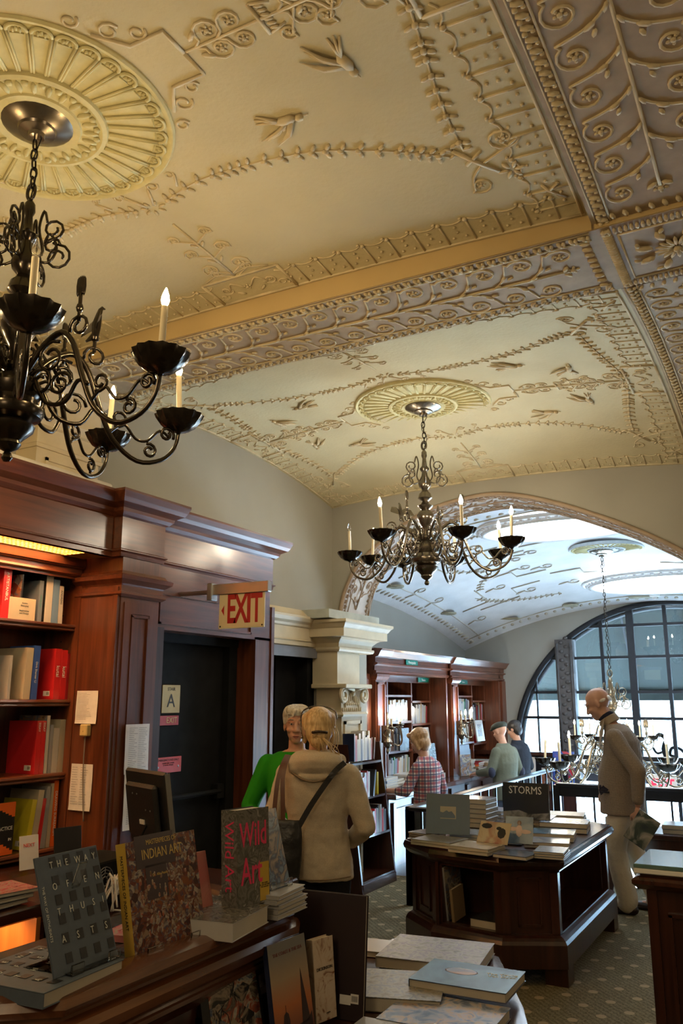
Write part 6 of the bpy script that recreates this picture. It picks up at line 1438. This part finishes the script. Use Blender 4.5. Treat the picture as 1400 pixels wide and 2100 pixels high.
prims+=hand(arL[2],(.8,.6,.1),(0,-.3,1),1,.5,.9)+hand(arR[2],(-.8,.5,.1),(0,-.3,1),-1,.5,.9)
body('body',prims,S1,e,.007,4)
M_linen=mat('cream_linen',(.50,.43,.33),.9,var=.10,scale=200,bump=1.0,bscale=11,spec=.15)
jk=[('l',[(0,.01,.775,.188,.135),(0,.01,.86,.186,.138),(0,.005,.97,.165,.125),(0,0,1.06,.158,.12),(0,-.005,1.18,.178,.125),(0,-.01,1.28,.198,.118),(0,-.005,1.335,.175,.10),(0,0,1.375,.10,.08)])]
for a in (arL,arR): jk+=[('c',(a[0][0]*.93,a[0][1],a[0][2]-.01),.064,a[1],.056),('c',a[1],.055,a[2],.043)]
j=body('jacket',jk,M_linen,e,.008,4,disp=.022)
mb=MB()
for k,zz_ in enumerate((1.365,)):
    pass
hood=[('l',[(0,-.02,1.415,.075,.07),(0,-.035,1.41,.11,.085),(0,-.05,1.385,.135,.10,-8),(0,-.062,1.345,.15,.105,-14),(0,-.075,1.305,.145,.085,-20),(0,-.085,1.285,.12,.06,-24)])]
hood+=[('c',(-.12,.02,1.36),.035,(-.06,-.10,1.30),.030),('c',(.12,.02,1.36),.035,(.06,-.10,1.30),.030),('c',(-.06,-.11,1.285),.028,(.06,-.11,1.285),.028)]
body('hood',hood,M_linen,e,.007,5,disp=.008)
mb=MB(); mb.tube(smooth2([(-.15,-.02,1.345),(-.11,-.115,1.30),(0,-.158,1.265),(.11,-.115,1.30),(.15,-.02,1.345)],6),.006,6); mb.tube(smooth2([(-.185,-.08,.80),(-.10,-.135,.795),(0,-.142,.79),(.10,-.135,.795),(.185,-.08,.80)],5),.0035,5); obj('seam',mb,cloth('linen_shadow_seam',(.20,.15,.10)),e,smooth=True)['kind']='stuff'
body('trousers',[('l',[(0,.02,.76,.165,.12),(0,.02,.86,.155,.115),(0,.01,.95,.135,.10)])]+sum([[('c',(sg*.085,.01,.80),.098,(sg*.088,.02,.46),.068),('c',(sg*.088,.02,.46),.066,(sg*.09,-.01,.08),.052)] for sg in (-1,1)],[]),cloth('black_trousers',(.012,.012,.014)),e,.010,4)
body('shoes',[q for sg in (-1,1) for q in (('c',(sg*.095,-.03,.035),.034,(sg*.10,.06,.032),.032),('c',(sg*.10,.06,.03),.032,(sg*.11,.15,.025),.025))],M_black,e,.008,2)
Hm1=hairmat('blonde_hair',(.36,.22,.08),(.72,.52,.27))
hp=[('e',H@Vector((0,-.022,.034)),.088,.098,.092,H.to_3x3().to_4x4()),('e',H@Vector((0,-.06,-.01)),.074,.060,.080,H.to_3x3().to_4x4()),('e',H@Vector((0,-.075,-.06)),.052,.042,.040,H.to_3x3().to_4x4()),('c',H@Vector((-.07,.0,.03)),.022,H@Vector((-.075,.015,-.06)),.010),('c',H@Vector((.07,.0,.03)),.022,H@Vector((.072,.005,-.055)),.012),('e',H@Vector((.012,-.105,-.035)),.034,.020,.026,H.to_3x3().to_4x4())]
body('hair',hp,Hm1,e,.005,3)
random.seed(2); paths=[]
for k in range(46):
    a=-1.45+2.9*k/45; sx_=math.sin(a); 
    paths.append([(sx_*.045,.02-.01*abs(sx_),.125-.02*abs(sx_)),(sx_*.088,-.045*math.cos(a)-.03,.075),(sx_*.082,-.085*math.cos(a)-.03,.005),(sx_*.03,-.118,-.045+.01*random.random())])
for k in range(20):
    x=random.uniform(-.02,.05); paths.append([(x*.5,-.118,-.045),(x+.012,-.128,-.075),(x*1.6+.02,-.120+.02*random.random(),-.10-.03*random.random()),(x*2+.035*random.random(),-.10,-.12-.03*random.random())])
for k in range(8): x=.06+.03*random.random(); paths.append([(x,-.05,.03),(x+.018,-.06,-.03),(x+.012*random.random(),-.05,-.09),(x-.01,-.04,-.12)])
for k in range(5): paths.append([(-.08,.01,.03),(-.088,.03,-.03),(-.085,.035,-.08),(-.08-.01*random.random(),.03,-.11)])
hairstrands(e,H,1,paths,Hm1,.0024)
mb=MB(); mb.tube([H@Vector(p) for p in smooth2([(-.035,-.118,-.020),(0,-.132,-.016),(.045,-.112,-.020)],4)],.0075,6); obj('hair_clip',mb,col('brown_clip',(.03,.015,.008),.2),e,smooth=True)
mb=MB(); mb.tube([H@Vector(p) for p in smooth2([(-.088,-.03,-.045),(-.098,-.01,.02),(-.092,.03,.095),(-.055,.055,.125),(0,.06,.133),(.055,.055,.125),(.092,.03,.10),(.098,-.01,.06)],5)],.0045,6); obj('sunglasses',mb,mat('tortoiseshell',(.05,.025,.012),.12,var=.6,scale=60,coat=1),e,smooth=True)
bag=empty('shoulder_bag',(-2.40,3.79,.89),R(22),label='black leather shoulder bag hanging on the cream jacket, brown straps',cat='bag')
Mb=mat('black_leather',(.014,.014,.015),.35,var=.1,bump=.2,bscale=50)
bd=body('bag_body',[('l',[(0,0,-.19,.055,.022),(.0,0,-.16,.065,.035),(0,0,0,.085,.040),(-.005,0,.13,.092,.030),(-.005,0,.19,.088,.018)])],Mb,bag,.007,3,disp=.012)
mb=MB(); 
def strap(mb,pts,w_=.011,t=.003):
    pts=smooth2(pts,6)
    for a,b in zip(pts,pts[1:]):
        a,b=Vector(a),Vector(b); d=(b-a).normalized(); n=Vector((0,-1,0)); s_=d.cross(n).normalized()*w_; n=n*t
        mb.add([a-s_-n,a+s_-n,b+s_-n,b-s_-n,a-s_+n,a+s_+n,b+s_+n,b-s_+n],[(0,1,2,3),(7,6,5,4),(0,4,5,1),(1,5,6,2),(2,6,7,3),(3,7,4,0)])
strap(mb,[(-.06,-.01,.17),(-.055,-.005,.27),(-.045,.01,.38),(-.03,.05,.455),(-.02,.13,.50)]); strap(mb,[(-.01,-.01,.17),(-.015,-.005,.28),(-.02,.01,.38),(-.015,.05,.455),(-.01,.13,.50)]); obj('brown_strap',mb,mat('brown_leather',(.10,.035,.015),.4),bag)
mb=MB(); strap(mb,[(.07,-.005,.16),(.13,-.005,.26),(.20,-.005,.36),(.255,.0,.43),(.30,.05,.47)],.014); obj('black_strap',mb,Mb,bag)
# ---- woman in green ----
e=person('grey-haired woman in a bright green long-sleeved top facing us',-2.85,4.62,0,212)
e['skinmat']=S3.name
H=T(0,.015,1.520)@RZ(-4)
prims=head_prims(H,1.0)+[('c',(0,-.01,1.33),.055,(0,.0,1.46),.052),('l',[(0,.0,.80,.165,.12),(0,0,.92,.175,.125),(0,0,1.05,.155,.115),(0,0,1.18,.165,.12),(0,-.005,1.28,.18,.105),(0,-.01,1.33,.155,.08),(0,-.01,1.37,.07,.055)])]
aL=[(-.19,0,1.29),(-.265,-.01,1.03),(-.17,.17,.93)]; aR=[(.19,0,1.29),(.285,-.02,1.04),(.22,.12,.86)]
for a in (aL,aR): prims+=[('c',a[0],.046,a[1],.040),('c',a[1],.036,a[2],.027)]
prims+=hand(aL[2],(.8,.5,.0),(0,-.3,1),1,.5,.95)+hand(aR[2],(-.7,.6,.1),(0,-.3,1),-1,.5,.95)
for sg in (-1,1): prims+=[('c',(sg*.09,0,.82),.09,(sg*.09,.02,.46),.058),('c',(sg*.09,.02,.46),.054,(sg*.095,-.01,.09),.038),('c',(sg*.095,-.02,.05),.036,(sg*.10,.12,.03),.026)]
body('body',prims,S3,e,.006,3)
gt=[('l',[(0,0,.80,.185,.145),(0,0,.92,.19,.145),(0,0,1.05,.172,.135),(0,.01,1.17,.182,.145),(0,.0,1.27,.202,.122),(0,-.008,1.335,.172,.098),(0,-.015,1.36,.115,.080)])]
for a in (aL,aR): gt+=[('c',(a[0][0]*.94,a[0][1],a[0][2]-.005),.064,a[1],.056),('c',a[1],.052,a[2],.036)]
body('green_top',gt,cloth('bright_green_jersey',(.022,.24,.012),200,.05,.85,.15),e,.008,5,disp=.006)
body('trousers',[('l',[(0,0,.76,.17,.125),(0,0,.86,.165,.12)])]+sum([[('c',(sg*.09,0,.80),.10,(sg*.09,.02,.46),.07),('c',(sg*.09,.02,.46),.068,(sg*.095,-.01,.08),.055)] for sg in (-1,1)],[]),cloth('dark_trousers',(.02,.02,.025)),e,.010,4)
body('shoes',[q for sg in (-1,1) for q in (('c',(sg*.095,-.03,.035),.034,(sg*.10,.06,.032),.032),('c',(sg*.10,.06,.03),.032,(sg*.11,.15,.025),.025))],M_black,e,.008,2)
Hm2=hairmat('silver_hair',(.42,.38,.30),(.80,.76,.66))
Hr=H.to_3x3().to_4x4()
body('hair',[('e',H@Vector((0,-.022,.046)),.086,.100,.084,Hr),('e',H@Vector((0,-.060,-.01)),.076,.058,.074,Hr),('c',H@Vector((-.055,.052,.088)),.022,H@Vector((.045,.058,.088)),.022),('c',H@Vector((-.074,.022,.062)),.018,H@Vector((-.080,.010,.012)),.008),('c',H@Vector((.074,.022,.062)),.018,H@Vector((.080,.010,.012)),.008),('c',H@Vector((-.03,.078,.086)),.013,H@Vector((-.052,.082,.060)),.006),('c',H@Vector((.01,.082,.086)),.013,H@Vector((.022,.090,.055)),.006)],Hm2,e,.005,3)
random.seed(4)
hairstrands(e,H,1,[[(x*.4,-.02,.128),(x*.9,.04,.115),(x*1.15,.078-abs(x)*.3,.088),(x*1.2,.092-abs(x)*.35,.056+.012*random.random())] for x in [-.07+.14*k/30 for k in range(31)]],Hm2,.0025)
face_parts(e,H,1.0,hairmat('grey_brow',(.25,.2,.15),(.4,.33,.25)))
# ---- man in the tweed jacket ----
e=person('bald elderly man in a brown tweed jacket looking down, holding a book',-1.44,7.50,0,88)
e['skinmat']=S2.name
H=T(.0,.150,1.640)@RX(-26)
spine=[(0,-.02,.90),(0,-.035,1.05),(0,-.04,1.20),(0,-.01,1.36),(0,.03,1.45)]
prims=head_prims(H,1.12)+[('c',(0,.035,1.43),.064,(0,.120,1.58),.062),('l',[(0,0,.84,.155,.115),(0,-.01,.95,.165,.125),(0,-.01,1.08,.165,.13),(0,-.03,1.22,.175,.125),(0,-.02,1.36,.185,.11),(0,.01,1.44,.15,.08),(0,.03,1.48,.08,.06)])]
mL=[(-.20,-.03,1.38),(-.24,-.19,1.11),(-.225,-.17,.86)]   # arm on camera side
mR=[(.20,-.01,1.38),(.24,-.06,1.10),(.20,.12,.90)]
# local +x is world +y... the left arm is on local -x
for a in (mL,mR): prims+=[('c',a[0],.047,a[1],.040),('c',a[1],.038,a[2],.028)]
prims+=hand((-.225,-.165,.815),(.05,.02,-1),(1,.0,0),1,.75,1.05)+hand(mR[2],(-.3,.9,-.2),(-.6,0,-1),-1,.5,1.0)
legs=[[(-.085,.0,.86),(-.095,.06,.47),(-.10,-.02,.09)],[(.085,.0,.86),(.10,-.03,.47),(.13,-.20,.10)]]
for l in legs: prims+=[('c',l[0],.090,l[1],.060),('c',l[1],.058,l[2],.040),('c',(l[2][0],l[2][1],.06),.038,(l[2][0],l[2][1]+.14,.035),.030)]
body('body',prims,S2,e,.007,3)
# tweed
m_tw,N,L,b=nmat('brown_tweed'); tc=N.new('ShaderNodeTexCoord'); w1=N.new('ShaderNodeTexWave'); w1.inputs['Scale'].default_value=38; w1.bands_direction='Z'; w1.inputs['Distortion'].default_value=1.5; w2=N.new('ShaderNodeTexWave'); w2.inputs['Scale'].default_value=38; w2.bands_direction='Y'; w2.inputs['Distortion'].default_value=1.5; nz=N.new('ShaderNodeTexNoise'); nz.inputs['Scale'].default_value=120
for n_ in (w1,w2,nz): L.new(tc.outputs['Object'],n_.inputs[0])
ad=N.new('ShaderNodeMath'); ad.operation='ADD'; L.new(w1.outputs[1],ad.inputs[0]); L.new(w2.outputs[1],ad.inputs[1]); a2=N.new('ShaderNodeMath'); a2.operation='MULTIPLY_ADD'; a2.inputs[1].default_value=.28; L.new(ad.outputs[0],a2.inputs[0]); 
a3=N.new('ShaderNodeMath'); a3.operation='MULTIPLY'; a3.inputs[1].default_value=.5; L.new(nz.outputs[0],a3.inputs[0]); L.new(a3.outputs[0],a2.inputs[2])
cr=N.new('ShaderNodeValToRGB'); L.new(a2.outputs[0],cr.inputs[0]); cr.color_ramp.elements[0].position=.2; cr.color_ramp.elements[1].position=.8; cr.color_ramp.elements[0].color=(.10,.078,.060,1); cr.color_ramp.elements[1].color=(.30,.24,.18,1); L.new(cr.outputs[0],b.inputs['Base Color']); b.inputs['Roughness'].default_value=.9
jk=[('l',[(0,.0,.755,.208,.182),(0,.0,.86,.205,.180),(0,.0,.98,.198,.188),(0,-.005,1.10,.196,.182),(0,-.025,1.22,.20,.158),(0,-.025,1.34,.212,.138),(0,-.005,1.42,.185,.11),(0,.03,1.475,.11,.085)])]
jk+=[('c',(-.19,-.01,1.37),.074,mL[1],.066),('c',mL[1],.063,(-.225,-.172,.90),.050),('c',(.19,-.01,1.37),.074,mR[1],.064),('c',mR[1],.060,mR[2],.048)]
body('jacket',jk,m_tw,e,.008,4,disp=.007)
mb=MB(); 
lap=[(-.09,.09,1.515),(-.115,.03,1.50)]
mb.lathe([(.074,0),(.090,0),(.082,.055),(.074,.06),(.068,.0)],28,T(0,.050,1.475)@RX(-32))
mb.add([(-.115,.075,1.53),(-.165,.085,1.42),(-.13,.150,1.18),(-.075,.155,1.20),(-.06,.135,1.42)],[(0,1,2,3,4),(4,3,2,1,0)])
obj('collar',mb,mat('tan_corduroy_collar',(.26,.20,.13),.9,var=.1),e,smooth=40)
mb=MB(); mb.box(-.205,.055,.93,-.198,.135,.945); mb.add([(-.203,.14,.95),(-.206,.06,.96),(-.210,.10,.99),(-.205,.125,.91)],[(0,1,2),(0,3,1)]); mb.blob((-.2,.10,.955),.008,.045,.018); mb.blob((-.205,.125,.975),.006,.012,.02); obj('dark_pocket_cloth',mb,col('navy_cloth',(.012,.012,.03),.8),e,smooth=True)
mb=MB(); mb.tube(smooth2([(-.10,.12,1.52),(-.12,.145,1.40),(-.14,.165,1.25)],4),.004,5); obj('lanyard',mb,M_black,e,smooth=True)
mb=MB()
for k in range(3): mb.blob((-.272,-.19+.004*k,.92+.02*k),.004,.006,.006,n=8)
obj('sleeve_button',mb,BM['tan'],e,smooth=True)
body('collar_scarf',[('c',(-.05,.06,1.50),.028,(.05,.06,1.50),.028),('e',(0,.085,1.535),.074,.070,.040,Matrix.Rotation(R(-30),4,'X')),('c',(-.03,.125,1.47),.016,(.03,.125,1.47),.016)],cloth('navy_scarf',(.015,.017,.03)),e,.007,3)
body('trousers',[('l',[(0,.0,.70,.155,.125),(0,.0,.80,.150,.12),(0,0,.90,.145,.115)])]+sum([[('c',(l[0][0],l[0][1],.80),.100,(l[1][0],l[1][1]+.005,l[1][2]),.088),('c',l[1],.088,(l[2][0],l[2][1]+.01,.11),.080),('c',(l[2][0],l[2][1]+.01,.11),.080,(l[2][0],l[2][1]+.02,.085),.080)] for l in legs],[]),cloth('stone_chinos',(.52,.46,.36),240,.06,.9,.5),e,.009,4,disp=.012)
body('shoes',[q for l in legs for q in (('c',(l[2][0],l[2][1]-.03,.040),.040,(l[2][0],l[2][1]+.08,.036),.036),('c',(l[2][0],l[2][1]+.08,.036),.038,(l[2][0],l[2][1]+.19,.030),.030))],mat('dark_leather_shoe',(.02,.010,.010),.3),e,.008,2)
Hr=H.to_3x3().to_4x4(); Hm3=hairmat('white_stubble',(.45,.40,.34),(.68,.62,.55))
mb=MB(); 
for sg in (-1,1): mb.blob((0,0,0),.006,.030,.014,T(*(H@Vector((sg*.080,-.066,.002))))@Hr,n=12,m=6)
mb.blob((0,0,0),.055,.012,.030,T(*(H@Vector((0,-.110,.0))))@Hr,n=12,m=6); obj('hair',mb,Hm3,e,smooth=True)
face_parts(e,H,1.12,hairmat('dark_brow',(.04,.03,.025),(.10,.08,.06)),(.30,.13,.10))
bk_=book(Matrix.Identity(4),.18,.25,.022,'nblue','dark landscape-covered book held low in the tweed man\'s hand',fa=art('dark_tree_print',[(.02,.03,.05),(.06,.08,.07),(.35,.33,.30),(.05,.06,.09)],7))
bk_.matrix_world=T(-1.40,7.22,.62)@RZ(4)@RY(34)
# ---- shopper in the plaid shirt ----
m_pl,N,L,b=nmat('red_plaid'); tc=N.new('ShaderNodeTexCoord'); sp_=N.new('ShaderNodeSeparateXYZ'); L.new(tc.outputs['Object'],sp_.inputs[0])
def mnode(op,a,b_=None,c=None):
    n=N.new('ShaderNodeMath'); n.operation=op
    for i,v in enumerate((a,b_,c)):
        if v is None: continue
        if isinstance(v,(int,float)): n.inputs[i].default_value=v
        else: L.new(v,n.inputs[i])
    return n.outputs[0]
def stripes(src,per,off,wd): return mnode('LESS_THAN',mnode('FRACT',mnode('MULTIPLY_ADD',src,1/per,off)),wd)
ax_=mnode('ADD',mnode('MULTIPLY',sp_.outputs[0],.62),mnode('MULTIPLY',sp_.outputs[1],-.78))
cc=None
def mixc(f,a,bcol):
    n=N.new('ShaderNodeMix'); n.data_type='RGBA'; L.new(f,n.inputs[0])
    if isinstance(a,tuple): n.inputs[6].default_value=(*a,1)
    else: L.new(a,n.inputs[6])
    n.inputs[7].default_value=(*bcol,1); return n.outputs[2]
c_=mixc(mnode('MULTIPLY',stripes(sp_.outputs[2],.058,0,.42),.75),(.62,.56,.50),(.30,.03,.05)); c_=mixc(mnode('MULTIPLY',stripes(ax_,.058,.1,.42),.6),c_,(.30,.03,.05))
c_=mixc(mnode('MULTIPLY',stripes(sp_.outputs[2],.058,.5,.24),.8),c_,(.04,.045,.10)); c_=mixc(mnode('MULTIPLY',stripes(ax_,.058,.6,.24),.8),c_,(.04,.045,.10)); L.new(c_,b.inputs['Base Color']); b.inputs['Roughness'].default_value=.9
e=person('young shopper in a red and white plaid shirt leaning to the counter',-3.42,8.02,-.30,78)
e['skinmat']=S3.name
H=T(0,.085,1.565)@RZ(0)@RX(-22)
prims=head_prims(H,.98)+[('c',(0,.01,1.36),.052,(0,.06,1.50),.048),('l',[(0,.0,.84,.150,.11),(0,0,.94,.150,.11),(0,0,1.08,.135,.10),(0,0,1.22,.155,.10),(0,0,1.33,.165,.09),(0,.01,1.40,.07,.05)])]
pL=[(-.17,0,1.33),(-.27,.06,1.10),(-.27,.30,1.09)]; pR=[(.17,0,1.33),(.22,-.04,1.09),(.16,.13,1.00)]
for a in (pL,pR): prims+=[('c',a[0],.042,a[1],.036),('c',a[1],.033,a[2],.025)]
prims+=hand(pL[2],(.0,.9,-.35),(0,-.3,-1),1,.35,.95)+hand(pR[2],(-.3,.9,-.3),(0,0,-1),-1,.4,.9)
for sg in (-1,1): prims+=[('c',(sg*.085,0,.85),.085,(sg*.09,.01,.47),.056),('c',(sg*.09,.01,.47),.052,(sg*.09,-.01,.09),.036),('c',(sg*.09,-.02,.05),.034,(sg*.10,.12,.03),.026)]
body('body',prims,S3,e,.009,3)
st=[('l',[(0,0,.90,.168,.13),(0,0,1.0,.160,.125),(0,0,1.10,.152,.120),(0,-.005,1.22,.170,.122),(0,-.01,1.32,.182,.108),(0,0,1.38,.14,.085),(0,.02,1.42,.08,.065)])]
st+=[('c',(-.16,0,1.32),.058,pL[1],.052),('c',pL[1],.050,(-.27,.15,1.095),.045),('c',(.16,0,1.32),.058,pR[1],.052),('c',pR[1],.050,(.20,.02,1.055),.045)]
body('plaid_shirt',st,m_pl,e,.009,4,disp=.010)
body('trousers',[('l',[(0,0,.80,.155,.12),(0,0,.93,.145,.11)])]+sum([[('c',(sg*.085,0,.84),.098,(sg*.09,.01,.47),.068),('c',(sg*.09,.01,.47),.066,(sg*.09,-.01,.08),.052)] for sg in (-1,1)],[]),cloth('grey_green_trousers',(.045,.048,.045)),e,.010,4)
body('shoes',[q for sg in (-1,1) for q in (('c',(sg*.09,-.03,.035),.034,(sg*.10,.14,.028),.027),)],M_black,e,.008,2)
Hm4=hairmat('sandy_hair',(.22,.11,.045),(.55,.34,.16)); Hr=H.to_3x3().to_4x4()
body('hair',[('e',H@Vector((0,-.022,.040)),.092,.104,.094,Hr),('e',H@Vector((0,-.050,-.035)),.088,.062,.085,Hr),('c',H@Vector((-.06,.058,.080)),.026,H@Vector((.06,.058,.080)),.026),('c',H@Vector((-.08,.005,.04)),.026,H@Vector((-.084,-.02,-.085)),.020),('c',H@Vector((.08,.005,.04)),.026,H@Vector((.084,-.02,-.085)),.020)],Hm4,e,.007,2,disp=.010)
face_parts(e,H,.98,Hm4)
# ---- capped man in the grey-green jacket ----
def back_person(lab,x,y,z,rz,jm,tm,cap,hm,patches,hs=1.0,arm=True):
    e=person(lab,x,y,z,rz); e['skinmat']=S3.name
    H=T(0,.06,1.575)@RX(-18)
    pr=head_prims(H,.98)+[('c',(0,.0,1.38),.052,(0,.04,1.50),.05),('l',[(0,0,.84,.155,.115),(0,0,1.08,.15,.11),(0,0,1.24,.165,.11),(0,0,1.35,.17,.095),(0,.01,1.41,.07,.05)])]
    a1=[(-.18,0,1.34),(-.25,.03,1.10),(-.16,.32,1.06)] ; a2=[(.18,0,1.34),(.25,-.03,1.08),(.20,.16,.94)]
    for a in (a1,a2): pr+=[('c',a[0],.044,a[1],.038),('c',a[1],.035,a[2],.026)]
    pr+=hand(a1[2],(.2,.9,-.2),(0,0,-1),1,.4,1)+hand(a2[2],(-.2,.8,-.5),(-1,0,-.3),-1,.5,1)
    for sg in (-1,1): pr+=[('c',(sg*.085,0,.85),.088,(sg*.09,.01,.47),.058),('c',(sg*.09,.01,.47),.054,(sg*.09,-.01,.09),.038),('c',(sg*.09,-.02,.05),.034,(sg*.10,.12,.03),.026)]
    body('body',pr,S3,e,.010,3)
    jk=[('l',[(0,0,.76,.195,.150),(0,0,.90,.190,.146),(0,0,1.06,.178,.136),(0,-.01,1.2,.192,.136),(0,-.01,1.32,.20,.118),(0,0,1.39,.15,.09),(0,.02,1.435,.085,.07)])]
    for a in (a1,a2): jk+=[('c',(a[0][0]*.92,0,1.33),.066,a[1],.058),('c',a[1],.056,Vector(a[1])+(Vector(a[2])-Vector(a[1]))*.86,.046)]
    body('jacket',jk,jm,e,.010,4,disp=.010)
    if patches:
        mb=MB(); 
        for a in (a1,a2): mb.blob((a[1][0]*1.03,a[1][1]-.022,a[1][2]),.052,.046,.07,n=12,m=8)
        obj('elbow_patch',mb,patches,e,smooth=True)
    body('trousers',[('l',[(0,0,.74,.16,.125),(0,0,.90,.15,.115)])]+sum([[('c',(sg*.085,0,.82),.10,(sg*.09,.01,.47),.072),('c',(sg*.09,.01,.47),.07,(sg*.09,-.01,.08),.056)] for sg in (-1,1)],[]),tm,e,.010,4)
    body('shoes',[q for sg in (-1,1) for q in (('c',(sg*.09,-.03,.035),.034,(sg*.10,.14,.028),.027),)],M_black,e,.009,2)
    Hr=H.to_3x3().to_4x4()
    if cap:
        body('flat_cap',[('e',H@Vector((0,-.01,.068)),.096,.118,.052,Hr),('e',H@Vector((0,.075,.052)),.07,.055,.018,Hr)],cap,e,.007,3)
    else: body('hair',[('e',H@Vector((0,-.022,.036)),.088,.102,.090,Hr),('e',H@Vector((0,-.055,-.02)),.080,.060,.078,Hr)],hm,e,.008,3)
    return e
back_person('man in a flat cap and sage jacket with dark elbow patches',-3.43,10.55,-.30,70,cloth('sage_wool',(.12,.135,.105),220,.08),cloth('blue_jeans',(.06,.08,.12)),cloth('green_tweed_cap',(.055,.065,.055)),None,col('navy_suede',(.02,.025,.05),.9))
back_person('dark-haired person in a black coat behind the capped man',-3.52,11.45,-.30,80,cloth('black_coat',(.022,.026,.035)),cloth('black_jeans',(.015,.015,.018)),None,hairmat('black_hair',(.012,.010,.010),(.03,.028,.026)),None)
